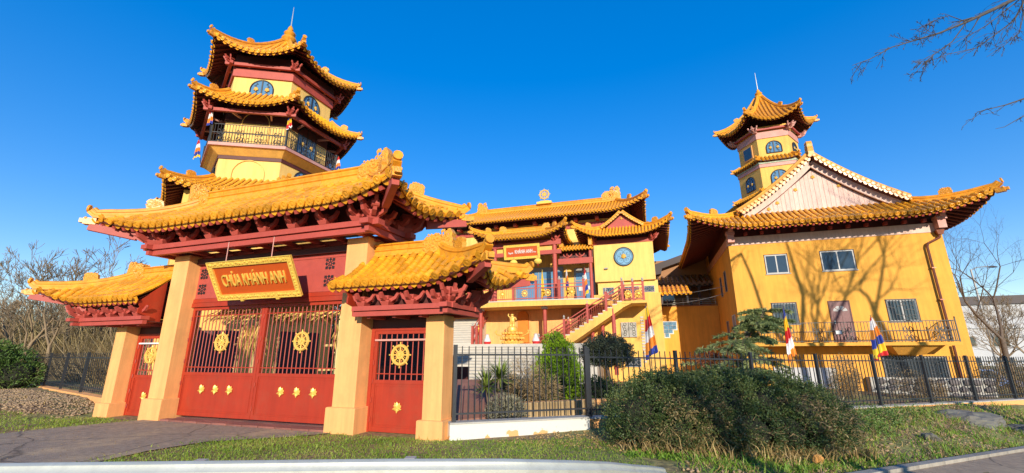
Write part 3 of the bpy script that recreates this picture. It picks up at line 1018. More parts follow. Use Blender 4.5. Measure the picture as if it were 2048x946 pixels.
# ---- side gates
def side_gate(label, s, xin, xout, yf, pc, bo, by, ze=3.13, zr=3.92, ridge_out=5.1, lift=.38):
    g = thing('side_gate', label, 'gate', GATE_O, R(-GA), 'side gates of the entrance')
    pillar(g, pc, .44, .60, .345, 2.44, .10)
    wi = 3.36 * s
    dx0, dx1 = sorted((wi, pc - s * .24))
    m = MB()
    m.box(dx0, dx0 + .09, .42, .52, -.02, 2.22)
    m.box(dx1 - .06, dx1, .42, .52, -.02, 2.22)
    m.box(dx0 + .09, dx1 - .06, .421, .519, 2.16, 2.22)
    m.build('door_frame', M_red, g)
    door_leaf(g, dx0 + .095, dx1 - .065, .0, 1.0, 2.155, .46, [(-.02, .50)], 1.62, 9)
    tb = MB().box(dx0 + .12, dx1 - .08, .40, .43, 1.93, 1.97).build('tape_bar', M_fl_wht if s < 0 else M_beam_pink, g)
    MB().box(dx0, dx1, .44, .50, 2.225, 2.46).build('transom_panel', M_beam_d, g)
    yb = .37 + (.37 - yf)
    b0, b1 = sorted((3.36 * s, bo))
    ext = .12
    for (c, d) in ((by, by + .11), (.84, .95)):
        MB().box(b0, b1, c, d, 2.44, 2.54).build('lower_beam', M_beam, g)
        MB().box(b0 - (ext if s < 0 else 0), b1 + (ext if s > 0 else 0), c - .05, d + .05, 2.555, 2.655).build('upper_beam', M_beam, g)
    xo = b1 if s > 0 else b0
    MB().box(xo - .055, xo + .055, by - .16, 1.11, 2.445, 2.537).build('side_beam', M_beam, g)
    MB().box(xo - .09, xo + .09, by - .26, 1.21, 2.56, 2.65).build('side_beam', M_beam, g)
    MB().box(b0 + .05, b1 - .05, by + .12, .84, 2.50, 2.52).build('porch_ceiling', M_beam_d, g)
    MB().box(b0 + .15, b1 - .15, -.02, .78, 2.66, 3.5).build('eave_core', M_beam_d, g)
    jm = MB().box(-.04, .04, by + .11, .40, 2.40, 2.49).mesh('joist', M_beam)
    for i in range(3):
        ob('joist', jm, g, Matrix.Translation((s * (3.7 + i * .65), 0, 0)))
    L = abs(bo) - 3.5
    nbk = 4 if s > 0 else 5
    for i in range(nbk):
        ob('eave_bracket', BRK_S, g, Matrix.Translation((s * (3.6 + L * i / (nbk - .4)), by + .03, 2.655)))
    for i in range(2):
        ob('eave_bracket', BRK_S, g, Matrix.Translation((xo, .15 + i * .5, 2.655)) @ Matrix.Rotation(R(90 * s), 4, 'Z'))
    corner_bracket(g, (xo, by + .02, 2.655), 1, .64, 45 * s)
    corner_bracket(g, (xo, .95, 2.655), 1, .78, 135 * s)
    dep = .37 - yf
    hip = xout - ridge_out
    if s > 0:
        F = Slope((xin, yf), (xout, yf), dep, .35, hip, ze, zr, lift=lift, ll=1.4, flare=.42, ga=True)
        O = Slope((xout, yf), (xout, yb), hip, dep, dep, ze, zr, lift=lift, ll=.95, flare=.42)
        B = Slope((xout, yb), (xin, yb), dep, hip, .35, ze, zr, lift=lift, ll=1.4, flare=.42, gb=True)
        hips = ((F, 'B'), (B, 'A'))
    else:
        F = Slope((-xout, yf), (-xin, yf), dep, hip, .02, ze, zr, lift=lift, ll=1.4, flare=.42, gb=True)
        O = Slope((-xout, yb), (-xout, yf), hip, dep, dep, ze, zr, lift=lift, ll=.95, flare=.42)
        B = Slope((-xin, yb), (-xout, yb), dep, .02, hip, ze, zr, lift=lift, ll=1.4, flare=.42, ga=True)
        hips = ((F, 'A'), (B, 'B'))
    roof = roof_shell(g, (F, O, B), .09)
    lay_tiles(F, roof, .215, .27, .086)
    if s > 0:
        lay_tiles(O, roof, .215, .27, .086)
    else:
        stuff(lay_tiles(O, roof, .215, .27, .086, single=False).build('hidden_tile_rows', M_tile, roof, smooth=True))
    stuff(lay_tiles(B, roof, .215, .27, .086, single=False).build('hidden_tile_rows', M_tile, roof, smooth=True))
    for S in (F, O):
        lay_rafters(S, roof, .215, .08, .5, M_beam, drop=.195)
    for S, e in hips:
        hip_ridge(S, e, roof, .18, .18, curl=.14)
        o = S.oa if e == 'A' else S.ob
        c = S.P(0 if e == 'A' else S.W, 0, -.22)
        MB().bar(c - Vector((o.x, o.y, 0)) * .9 + Vector((0, 0, -.16)), c + Vector((o.x, o.y, 0)) * .07, .13, .17).build('corner_rafter', M_beam, roof)
    ra, rb = sorted((s * 3.38, s * (ridge_out - .35)))
    ridge(roof, (ra, .37, zr - .04), (rb, .37, zr - .04), .32, .26, .42)
    rot = Matrix.Identity(4) if s > 0 else Matrix.Rotation(pi, 4, 'Z')
    ornament(roof, Matrix.Translation((s * (ridge_out - .16), .37, zr - .04)) @ rot, .5, .46, .28, 'ridge_block', 2)
    ornament(roof, Matrix.Translation((s * (ridge_out + .18), .37, zr - .02)) @ rot, .38, .52, .26, 'ridge_beast_end', 1)
    # raking board that closes the roof against the tall pillar
    xb = xin if s < 0 else xin + .34
    X0, X1 = sorted((s * (xb + .005), s * (xb + .045)))
    poly = [(yf + .12, ze - .12), (.08, zr - .28), (.08, 2.5), (by + .12, 2.46), (by + .12, 2.66), (by - .1, 2.72), (by - .1, ze - .3), (yf + .2, ze - .24)]
    mb = MB()
    n = len(poly)
    mb.add([(X0, y, z) for y, z in poly] + [(X1, y, z) for y, z in poly], [tuple(range(n)), tuple(range(n, 2 * n))] + [(i, (i + 1) % n, n + (i + 1) % n, n + i) for i in range(n)])
    mb.build('raking_board', M_red, g)
    return g
side_gate('small side gate with single red door and amber roof beside the black fence and staircase', 1, 2.9, 6.48, -.58, 5.20, 5.72, -.30)
side_gate('small side gate with single red door and amber roof against the bare woodland', -1, 3.45, 7.1, -.68, -5.05, -6.1, -.42, ridge_out=5.35)
# threshold of red pavers
pv = thing('paved_threshold', 'strip of dull red pavers under the central gate doors', 'paving', GATE_O, R(-GA))
pm = MB().box(-.24, .24, -.1, .1, -.02, .035).mesh('paver', M_brick)
for j in range(5):
    for i in range(11):
        x = -2.55 + i * .5 + (.25 if j % 2 else 0)
        if x > 2.5:
            continue
        ob('paver', pm, pv, Matrix.Translation((x, .12 + j * .207, rnd.uniform(-.006, .006))))
# ------------------------------------------------------------------ hexagonal towers
def hexv(s, a0):
    """vertices of a hexagon with side s; first front edge runs from v0 to v1 at a0 degrees"""
    return [Vector((s * math.cos(R(a0 + 240 + 60 * k)), s * math.sin(R(a0 + 240 + 60 * k)))) for k in range(6)]

def hex_prism(mb, s, a0, z0, z1, s2=None):
    A = hexv(s, a0); B = hexv(s2 or s, a0)
    mb.add([(p.x, p.y, z0) for p in A] + [(p.x, p.y, z1) for p in B],
           [tuple(reversed(range(6))), tuple(range(6, 12))] + [(i, (i + 1) % 6, 6 + (i + 1) % 6, 6 + i) for i in range(6)])

def hex_slopes(s_out, s_in, a0, ze, zr, lift, ll, flare, conc=.4):
    V = hexv(s_out, a0)
    dep = (s_out - s_in) * math.cos(R(30))
    ins = (s_out - s_in) / 2
    return [Slope(V[k], V[(k + 1) % 6], dep, ins, ins, ze, zr, conc, lift, ll, flare, oa=V[k], ob_=V[(k + 1) % 6]) for k in range(6)]

def hex_roof(parent, s_out, s_in, a0, ze, zr, lift=.5, ll=1.6, flare=.12, sp=.24, r=.08, conc=.4, course=.34, front=range(6), hw=.2, soff=.1, raf=.6, figure=True, brackets=None):
    SL = hex_slopes(s_out, s_in, a0, ze, zr, lift, ll, flare, conc)
    roof = roof_shell(parent, SL, soff)
    for S in SL:
        stuff(lay_tiles(S, roof, sp, course, r, single=False).build('tile_rows', M_tile, roof, smooth=True))
        ra = MB()
        lay_rafters(S, None, sp, r * .95, raf, M_rafter, single=False, drop=soff + .06, acc=ra)
        stuff(ra.build('rafter_row', M_rafter, roof))
    for S in SL:
        hip_ridge(S, 'A', roof, hw, hw, curl=hw * .8, figure=figure)
    return roof, SL

def arched(mb, w, h, y0, y1, n=10, x=0, z=0):
    """upright arched outline, springing so that total height is h"""
    r = w / 2
    poly = [(x - r, z), (x + r, z)] + [(x + r * math.cos(pi * k / n), z + h - r + r * math.sin(pi * k / n)) for k in range(n + 1)]
    mb.prism(poly, y0, y1)

LOTUS_S = lotus_mesh(0.15)
def arch_window(parent, M, w=1.1, h=1.0, blank=False):
    """blue arched window with iron tracery and two gold lotus badges; local -y outwards"""
    if blank:
        mb = MB()
        r = w / 2
        pts = [(-r, -.01, 0), (-r, -.01, h - r)] + [(-r * math.cos(pi * k / 12), -.01, h - r + r * math.sin(pi * k / 12)) for k in range(1, 12)] + [(r, -.01, h - r), (r, -.01, 0)]
        mb.tube(pts, .025, 6)
        return mb.build('blind_arch', M_wall_pale, parent, M)
    fr = MB()
    r = w / 2
    pts = [(-r, 0, 0), (-r, 0, h - r)] + [(-r * math.cos(pi * k / 12), 0, h - r + r * math.sin(pi * k / 12)) for k in range(1, 12)] + [(r, 0, h - r), (r, 0, 0), (-r, 0, 0)]
    fr.tube(pts, .035, 6)
    fr.bar((0, 0, 0), (0, 0, h), .06, .05)
    win = fr.build('window', M_black, parent, M)
    g = MB(); arched(g, w - .02, h - .01, .01, .03)
    g.build('pane', M_blueglass, win)
    t = MB()
    for sx in (-1, 1):
        for k in range(3):
            cx, cz = sx * r * .5, h * (.2 + .25 * k)
            t.tube([(cx - .05 * sx, -.01, cz - .14), (cx + .1 * sx, -.01, cz - .05), (cx - .08 * sx, -.01, cz + .06), (cx + .02 * sx, -.01, cz + .16)], .012, 4)
        t.cyl((sx * r * .5, -.005, 0), (sx * r * .5, -.005, h * .8), .012, .012, 4)
    stuff(t.build('tracery', M_black, win))
    for sx in (-1, 1):
        ob('lotus', LOTUS_S, win, Matrix.Translation((sx * r * .48, -.03, h * .42)) @ Matrix.Scale(w / 1.1, 4))
    return win

def face_M(a0, k, s, z, out=0.02):
    """matrix of the middle of hex face k: local x along the face, -y outwards"""
    V = hexv(s, a0)
    c = (V[k] + V[(k + 1) % 6]) / 2
    n = c.normalized()
    d = (V[(k + 1) % 6] - V[k]).normalized()
    o = c + n * out
    return Matrix(((d.x, -n.x, 0, o.x), (d.y, -n.y, 0, o.y), (0, 0, 1, z), (0, 0, 0, 1)))

def finial(parent, z, h, hs, sc=1.0):
    mb = MB().lathe([(.34 * sc, -.25), (.42 * sc, .05), (.34 * sc, .14), (.22 * sc, .2), (.36 * sc, .34), (.42 * sc, .46), (.36 * sc, .6), (.2 * sc, .68), (.28 * sc, .78), (.32 * sc, .88), (.25 * sc, .98), (.12 * sc, 1.06), (.16 * sc, 1.16), (.12 * sc, 1.28), (.04 * sc, 1.42)], 14)
    f = mb.build('finial', M_ridge, parent, Matrix.Translation((0, 0, z)) @ Matrix.Diagonal((1, 1, h / 1.42, 1)), smooth=True)
    MB().cyl((0, 0, 0), (0, 0, hs), .03, .012, 6).build('lightning_rod', M_steel, parent, Matrix.Translation((0, 0, z + h)))

def flag_mesh(L=1.0, W=0.22, seed=0, nfold=5):
    """limp five-colour flag hanging in folds from the top of a pole; local origin at the tie, hangs down -z"""
    rr = random.Random(seed)
    mb = MB()
    rows, cols = 44, 18
    mats = [M_fl_blue, M_fl_yel, M_fl_red, M_fl_wht, M_fl_org]
    ph = rr.uniform(0, 6)
    grid = []
    for i in range(rows + 1):
        t = i / rows
        row = []
        for j in range(cols + 1):
            u = j / cols
            wdt = W * (.12 + .88 * t ** .8)
            x = (u - .35) * wdt
            y = math.sin(u * nfold * pi + ph + t * 1.2) * wdt * .20 * (1 + .3 * math.sin(t * 5))
            z = -L * t * (1 - .16 * u * t) - .04 * math.sin(u * 9) * t
            row.append((x, y, z))
        grid.append(row)
    vs = [p for r_ in grid for p in r_]
    for i in range(rows):
        for j in range(cols):
            band = (i / rows) * 4.6 + (j / cols - .5) * .5 + seed * .9 + 10.2
            mb.mi = int(band) % 5
            a = i * (cols + 1) + j
            b = len(mb.v)
            mb.f.append((a, a + 1, a + cols + 2, a + cols + 1))
            mb.m.append(mb.mi)
    mb.v = vs
    me = bpy.data.meshes.new('flag_cloth')
    me.from_pydata(mb.v, [], mb.f)
    for m_ in mats:
        me.materials.append(m_)
    me.polygons.foreach_set('material_index', mb.m)
    for p in me.polygons:
        p.use_smooth = True
    return me

def flag(label, loc, pole_h, L, W, seed, lean=(0, 0), group='buddhist flags', mesh=None):
    f = thing('striped_flag', label, 'flag', loc, 0, group)
    top = Vector((lean[0], lean[1], pole_h))
    MB().cyl((0, 0, 0), top, .018, .012, 6).build('pole', M_black, f)
    ob('cloth', mesh or flag_mesh(L, W, seed), f, Matrix.Translation(top * .97))
    return f

def railing(parent, p, q, h=1.0, n=14, scroll=True, material=None, post=False, name='railing'):
    """wrought iron panel from p to q (base points), upright bars and scroll ornaments"""
    material = material or M_black
    p, q = Vector(p), Vector(q)
    mb = MB()
    up = Vector((0, 0, 1))
    d = q - p
    for z in (.06, h * .55 if scroll else h * .8, h):
        mb.bar(p + up * z, q + up * z, .025, .03)
    for i in range(n + 1):
        a = p + d * (i / n)
        mb.bar(a + up * .02, a + up * h, .018, .018)
    if scroll:
        L = d.length
        dn = d.normalized()
        k = max(1, round(L / .85))
        for i in range(k):
            c = p + d * ((i + .5) / k)
            for s_ in (-1, 1):
                pts = []
                for t in range(11):
                    a = t * .55
                    rr_ = .19 * (1 - t / 14)
                    pts.append(c + dn * (s_ * (.02 + rr_ * (1 - math.cos(a)) * .62)) + up * (h * .55 + rr_ * math.sin(a) * 1.1))
                mb.tube(pts, .019, 4)
                pts = []
                for t in range(11):
                    a = t * .55
                    rr_ = .17 * (1 - t / 14)
                    pts.append(c + dn * (s_ * (.02 + rr_ * (1 - math.cos(a)) * .62)) + up * (h * .26 - rr_ * math.sin(a) * 1.1))
                mb.tube(pts, .019, 4)
    return mb.build(name, material, parent)

# ---- tall pagoda tower on the left
TA = 10.0
TC = (-13.6, 22.5, 0)
tower = thing('pagoda_tower', 'tall hexagonal yellow pagoda tower with three amber roofs behind the gate', 'tower', TC)
m = MB()
hex_prism(m, 4.15, TA, -.3, 8.9)
lowbody = m.build('ground_storey', M_wall, tower)
m = MB(); hex_prism(m, 2.88, TA, 8.9, 11.35); m.build('second_storey', M_wall_pale, tower)
m = MB(); hex_prism(m, 2.86, TA, 11.6, 14.9); m.build('third_storey', M_wall_pale, tower)
m = MB(); hex_prism(m, 2.84, TA, 14.9, 16.95); m.build('top_storey', M_wall_pale, tower)
# string bands, and dark bands painting the shade under the eaves
m = MB(); hex_prism(m, 2.95, TA, 15.72, 16.2); m.build('eave_band', M_beam, tower)
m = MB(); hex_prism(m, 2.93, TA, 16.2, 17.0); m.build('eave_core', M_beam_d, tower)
m = MB(); hex_prism(m, 2.90, TA, 13.05, 14.5); m.build('eave_shade_band', M_beam_d, tower)
m = MB(); hex_prism(m, 2.94, TA, 11.02, 11.2); m.build('string_band', M_beam_d, tower)
# balcony: cove, fascia, floor
m = MB(); hex_prism(m, 2.96, TA, 11.2, 11.5, 3.42); m.build('balcony_cove', M_wall, tower)
m = MB(); hex_prism(m, 3.53, TA, 11.505, 11.66); m.build('balcony_slab', M_beam_pink, tower)
V = hexv(3.46, TA)
for k in range(6):
    a, b = V[k], V[(k + 1) % 6]
    railing(tower, (a.x, a.y, 11.66), (b.x, b.y, 11.66), 1.0, 26, True, M_black)
    MB().box(a.x - .04, a.x + .04, a.y - .04, a.y + .04, 11.66, 12.75).build('railing_post', M_black, tower)
roof1, S1 = hex_roof(tower, 4.1, .30, TA, 16.62, 19.75, .72, 2.0, .16, .27, .09, .55, .40)
roof2, S2 = hex_roof(tower, 4.42, 2.88, TA, 13.50, 14.75, .55, 2.0, .16, .26, .085, .35, .40)
roof3, S3 = hex_roof(tower, 4.95, 2.9, TA, 8.75, 9.95, .55, 2.2, .14, .27, .09, .35, .42)
finial(tower, 19.62, 1.55, 1.4, 1.05)
# eave beams and corner brackets under the upper roofs
for zz, ss in ((13.30, 3.75), (16.30, 3.15)):
    V = hexv(ss, TA)
    for k in range(6):
        a, b = V[k], V[(k + 1) % 6]
        e = (b - a).normalized() * .25
        MB().bar((a.x - e.x, a.y - e.y, zz + .003 * (k % 2)), (b.x + e.x, b.y + e.y, zz + .003 * (k % 2)), .14, .16).build('eave_beam', M_beam, tower)
        ang = math.degrees(math.atan2(a.y, a.x)) + 90
        corner_bracket(tower, (a.x, a.y, zz + .0), 1, .62, ang)
        W2 = hexv(2.86, TA)
        for f_ in (.25, .75):
            p = a + (b - a) * f_; q = W2[k] + (W2[(k + 1) % 6] - W2[k]) * f_
            MB().bar((p.x, p.y, zz), (q.x, q.y, zz), .08, .1).build('strut', M_beam_pink, tower)
for k in range(6):
    w = arch_window(tower, face_M(TA, k, 2.84, 14.62, .03), 1.12, 1.0)
    if k in (0,):
        arch_window(tower, face_M(TA, k, 2.88, 9.75, .03), 1.5, 1.25, blank=True)
        arch_window(tower, face_M(TA, k, 2.86, 11.75, .03), 1.3, 1.95, blank=True)
    else:
        arch_window(tower, face_M(TA, k, 2.88, 9.95, .03), 1.1, 1.05)
        arch_window(tower, face_M(TA, k, 2.86, 11.75, .03), 1.25, 1.85)
# ground storey: dark panels painting the shade of arcade openings behind the gate bars
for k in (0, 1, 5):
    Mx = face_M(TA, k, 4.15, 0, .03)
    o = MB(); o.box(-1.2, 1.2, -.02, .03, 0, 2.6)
    o.build('opening_shade_panel', M_darkvoid, tower, Mx)
V = hexv(3.46, TA)
fw = lambda p, z: (TC[0] + p.x, TC[1] + p.y, z)
fm = [flag_mesh(1.2, .34, 1), flag_mesh(1.1, .32, 4), flag_mesh(1.0, .36, 2)]
flag('striped flag on the tower balcony corner, leftmost above the gate roof', fw(V[0] * 1.01, 11.7), 2.0, 1.5, .5, 1, (-.1, -.1), mesh=fm[0])
flag('striped flag on the tower balcony corner between its two lit faces', fw(V[1] * 1.01, 11.7), 2.0, 1.3, .45, 4, (.05, -.1), mesh=fm[1])
flag('striped flag hanging at the shaded right end of the tower balcony', fw(V[2] * 1.01, 11.2), 1.5, 1.2, .45, 2, (.1, -.05), mesh=fm[2])
flag('striped flag hanging below the balcony at the left end of the tower', fw(V[0] * 1.06, 10.4), 1.25, 1.2, .5, 2, (-.25, -.1), mesh=fm[2])
# ------------------------------------------------------------------ right-hand house with the faded gable
RA = 17.4
RO = (11.48, 23.0, 0)
house = thing('gabled_house', 'ochre two-storey house with faded rose gable, balcony and amber tiled roof', 'house', RO, R(-RA))
X0, X1 = .32, 9.66
m = MB(); m.box(X0, X1, 0, 14, -1.0, 7.16); m.build('wall', M_wall_ochre, house)
m = MB()
m.box(X0 - .03, X1 + .03, -.035, .3, 7.165, 7.62)
m.build('eave_band', M_gable, house)
m = MB(); m.box(X0 - .032, X0 + .02, .305, 14, 7.165, 7.62); m.build('side_band', M_beam_pink, house)
m = MB(); m.box(X0 + .05, X1 - .05, .1, 13.9, 7.62, 8.6); m.build('eave_core', M_beam_d, house)

def wall_window(parent, x0, x1, z0, z1, y=0.0, panes=2, bars=False, sill=True):
    fr = MB()
    w = .055
    d0, d1 = y + .03, y + .10
    # dark recess lining, frame, panes
    fr.box(x0, x1, y - .012, d1, z1 - w, z1); fr.box(x0, x1, y - .012, d1, z0, z0 + w)
    for i in range(panes + 1):
        xx = x0 + (x1 - x0 - w) * i / panes
        fr.box(xx, xx + w, y - .010, d1 - .002, z0 + w, z1 - w)
    win = fr.build('window', M_frame, parent)
    for i in range(panes):
        a = x0 + (x1 - x0 - w) * i / panes + w
        b = x0 + (x1 - x0 - w) * (i + 1) / panes
        MB().box(a, b, y - .004, y + .02, z0 + w, z1 - w).build('pane', M_glass, win)
    rv = MB()
    rv.box(x0 - .03, x0, y - .02, y + .05, z0, z1 + .03); rv.box(x1, x1 + .03, y - .02, y + .05, z0, z1 + .03)
    rv.box(x0 - .001, x1 + .001, y - .0205, y + .05, z1 + .001, z1 + .03)
    rv.build('reveal', M_darkvoid, win)
    if sill:
        MB().box(x0 - .06, x1 + .06, y - .05, y + .02, z0 - .05, z0 - .002).build('sill', M_concrete, win)
    if bars:
        gb = MB()
        n = max(6, int((x1 - x0) / .13))
        rr = random.Random(int(x0 * 10))
        for i in range(n + 1):
            xx = x0 + .02 + (x1 - x0 - .04) * i / n
            gb.bar((xx, y - .05, z0), (xx, y - .05, z1), .014, .02)
        for k in range(5):
            zz = z0 + (z1 - z0) * (k + .4) / 5
            for i in range(n):
                if rr.random() < .55:
                    xx = x0 + .02 + (x1 - x0 - .04) * i / n
                    o = rr.uniform(-.08, .08)
                    gb.bar((xx, y - .05, zz + o), (xx + (x1 - x0) / n, y - .05, zz + o), .014, .02)
        gb.bar((x0 - .02, y - .05, z1 + .01), (x1 + .02, y - .05, z1 + .01), .03, .03)
        gb.bar((x0 - .02, y - .05, z0 - .01), (x1 + .02, y - .05, z0 - .01), .03, .03)
        gb.build('window_grille', M_black, win)
    return win
wall_window(house, 1.96, 3.00, 5.53, 6.53)
wall_window(house, 4.50, 5.94, 5.54, 6.55)
wall_window(house, 1.95, 3.05, 2.95, 4.00, bars=True)
wall_window(house, 6.83, 8.00, 2.97, 3.99, bars=True)
wall_window(house, 6.2, 8.6, .35, 1.35, bars=True, panes=3)
# windows in the shaded side wall
def side_window(parent, yc, w, z0, z1, x, material=M_frame):
    m = MB()
    m.box(x - .03, x + .02, yc - w / 2 - .05, yc - w / 2, z0, z1); m.box(x - .03, x + .02, yc + w / 2, yc + w / 2 + .05, z0, z1)
    m.box(x - .031, x + .02, yc - w / 2 - .05, yc + w / 2 + .05, z1 + .001, z1 + .05); m.box(x - .031, x + .02, yc - w / 2 - .05, yc + w / 2 + .05, z0 - .05, z0 - .001)
    win = m.build('window', material, parent)
    MB().box(x - .012, x + .01, yc - w / 2, yc + w / 2, z0, z1).build('pane', M_frame if material is M_white else M_glass, win)
    return win
side_window(house, 2.3, .5, 5.0, 6.1, X0)
side_window(house, 4.0, .5, 4.9, 6.0, X0)
side_window(house, 1.2, .7, 2.2, 3.5, X0, M_white)
side_window(house, 3.4, .5, 2.2, 3.3, X0)
# balcony door
dr = MB()
dr.box(4.49, 5.28, -.03, .04, 2.04, 3.97)
door = dr.build('door', M_door, house)
fr = MB()
fr.box(4.43, 4.488, -.045, .05, 2.04, 4.03); fr.box(5.282, 5.34, -.045, .05, 2.04, 4.03); fr.box(4.488, 5.282, -.0445, .05, 3.972, 4.03)
fr.build('door_frame', M_beam_d, door)
pn = MB()
for x0, x1 in ((4.56, 4.85), (4.92, 5.21)):
    for z0, z1 in ((2.16, 2.62), (2.70, 3.40)):
        pn.box(x0, x1, -.042, -.028, z0, z1)
pn.build('door_panel', M_door, door)
fan = MB()
for k in range(4):
    a0_, a1_ = pi * k / 4 + .08, pi * (k + 1) / 4 - .08
    P_ = lambda r_, a: (4.885 - r_ * math.cos(a), 3.50 + r_ * .9 * math.sin(a))
    fan.prism([P_(.10, a0_), P_(.30, a0_), P_(.31, (a0_ + a1_) / 2), P_(.30, a1_), P_(.10, a1_)], -.044, -.03)
fan.build('fanlight_pane', M_frame, door)
hd_ = MB().cyl((4.57, -.08, 2.98), (4.70, -.08, 2.98), .014, .014, 6); hd_.box(4.55, 4.59, -.08, -.03, 2.90, 3.06)
hd_.build('handle', M_steel, door)
# balcony
bal = MB(); bal.box(.45, 8.72, -1.25, -.002, 1.86, 2.0); bal.build('balcony_slab', M_wall_ochre, house)
bu = MB(); bu.frustum(6.6, 7.6, -.6, -.01, 1.45, 6.2, 8.0, -1.1, -.01, 1.855); bu.build('balcony_corbel', M_wall_ochre, house)
n = 7
for i in range(n):
    a, b = .5 + (8.66 - .5) * i / n, .5 + (8.66 - .5) * (i + 1) / n
    railing(house, (a, -1.2, 2.0), (b, -1.2, 2.0), .92, 9, True, M_black)
railing(house, (.5, -1.2, 2.0), (.5, -.05, 2.0), .92, 8, True, M_black)
railing(house, (8.66, -1.2, 2.0), (8.66, -.05, 2.0), .92, 8, True, M_black)
for x in (.5, 8.66):
    m = MB().box(x - .02, x + .02, -1.22, -1.18, 2.0, 3.02); m.ball((x, -1.2, 3.05), .035, 6, 4); m.build('railing_post', M_black, house)
# flood lamp on the railing
fl = MB().box(4.05, 4.33, -1.36, -1.26, 2.36, 2.56); fo = fl.build('flood_lamp', M_black, house)
MB().box(4.08, 4.30, -1.372, -1.361, 2.385, 2.535).build('lamp_glass', M_white, fo)
# rainwater pipe with hopper
pp = MB()
pp.tube([(9.50, -.14, 7.1), (9.46, -.14, 6.86), (8.95, -.14, 6.60), (8.90, -.14, 6.45), (8.93, -.14, 2.02)], .055, 8)
pp.tube([(8.93, -.14, 1.85), (8.93, -.14, -.4)], .055, 8)
pp.frustum(9.40, 9.60, -.24, -.04, 7.0, 9.34, 9.66, -.28, -.02, 7.22)
pipe = pp.build('downpipe', M_copper, house, smooth=True)
for z in (5.4, 3.9, 2.6):
    MB().box(8.85, 9.01, -.20, -.002, z, z + .04).build('pipe_clip', M_copper, pipe)
# eave corner brackets (carved boxes)
for x in (.42, 9.56):
    m = MB()
    m.box(x - .16, x + .16, -.42, -.04, 7.28, 7.70); m.box(x - .2, x + .2, -.5, -.04, 7.70, 7.86)
    m.cyl((x - .1, -.55, 7.92), (x + .1, -.55, 7.92), .1, .1, 10)
    m.bar((x, -.3, 7.9), (x, -.95, 8.1), .16, .18)
    m.build('corner_bracket', M_beam_pink, house)
bm_ = MB().box(-.07, .07, -.28, -.04, 7.66, 7.80).mesh('eave_block', M_beam)
for i in range(11):
    ob('eave_block', bm_, house, Matrix.Translation((1.2 + i * .78, 0, 0)))
# roof: skirt with hips, then the steep gabled upper roof
ex0, ex1, ey0, ey1 = -1.55, 11.1, -1.5, 15.0
zE, zS = 7.86, 8.92
hx2, hd2 = 2.55, 1.75
KF = Slope((ex0, ey0), (ex1, ey0), hd2, hx2, hx2, zE, zS, .3, .80, 3.2, .12)
KR = Slope((ex1, ey0), (ex1, ey1), hx2, hd2, 0, zE, zS, .3, .80, 3.2, .12, gb=True)
KL = Slope((ex0, ey1), (ex0, ey0), hx2, 0, hd2, zE, zS, .3, .80, 3.2, .12, ga=True)
UL = Slope((1.0, ey1), (1.0, -.42), 3.8, 0, 0, 8.85, 11.72, .28, 0, 1, 0, ga=True, gb=True)
UR = Slope((8.6, -.42), (8.6, ey1), 3.8, 0, 0, 8.85, 11.72, .28, 0, 1, 0, ga=True, gb=True)
hroof = roof_shell(house, (KF, KR, KL), .12)
lay_tiles(KF, hroof, .26, .62, .098)
for S in (KR, KL):
    stuff(lay_tiles(S, hroof, .26, .62, .085, single=False).build('side_tile_rows', M_tile, hroof, smooth=True))
lay_rafters(KF, hroof, .26, .09, .7, M_beam, drop=.24)
ra = MB(); lay_rafters(KL, None, .3, .09, .8, M_rafter, single=False, drop=.19, acc=ra); lay_rafters(KR, None, .3, .09, .8, M_rafter, single=False, drop=.19, acc=ra)
stuff(ra.build('side_rafter_rows', M_rafter, hroof))
uroof = roof_shell(house, (UL, UR), .12, 'upper_roof', boards=False)
for S in (UL, UR):
    stuff(lay_tiles(S, uroof, .30, .55, .095, single=False, drip=False).build('slope_tile_rows', M_tile, uroof, smooth=True))
for S, e in ((KF, 'A'), (KF, 'B')):
    hip_ridge(S, e, hroof, .24, .22, curl=.2)
# verges
bm2, em2, dm2, *_ = tile_meshes(.085, M_tile)
for S, e in ((UL, 1), (UR, 0)):
    xx = S.W if e else 0.0
    pts = [S.P(xx - (.16 if e else -.16), t / 12, .05) for t in range(13)]
    v = MB().sweep(pts, [(a * .26, b * .22) for a, b in HIP_PROF]).build('verge_ridge', M_ridge, uroof, smooth=True)
    k = 20
    for i in range(k):
        t = (i + .5) / k
        p = S.P(xx, t, .03)
        ob('verge_tile', em2, v, Matrix.Translation((p.x, p.y - .10, p.z)) @ Matrix.Diagonal((1, .28, 1, 1)))
        if i < k - 1:
            p = S.P(xx, (i + 1) / k, .0)
            ob('drip_tile', dm2, v, Matrix.Translation((p.x, p.y - .10, p.z - .02)))
ridge(uroof, (4.8, -.2, 11.68), (4.8, 14.5, 11.68), .36, .30, .62)
ornament(uroof, Matrix.Translation((4.8, -.32, 11.66)) @ Matrix.Rotation(R(-90), 4, 'Z'), .42, .85, .34, 'ridge_beast_end', 1)
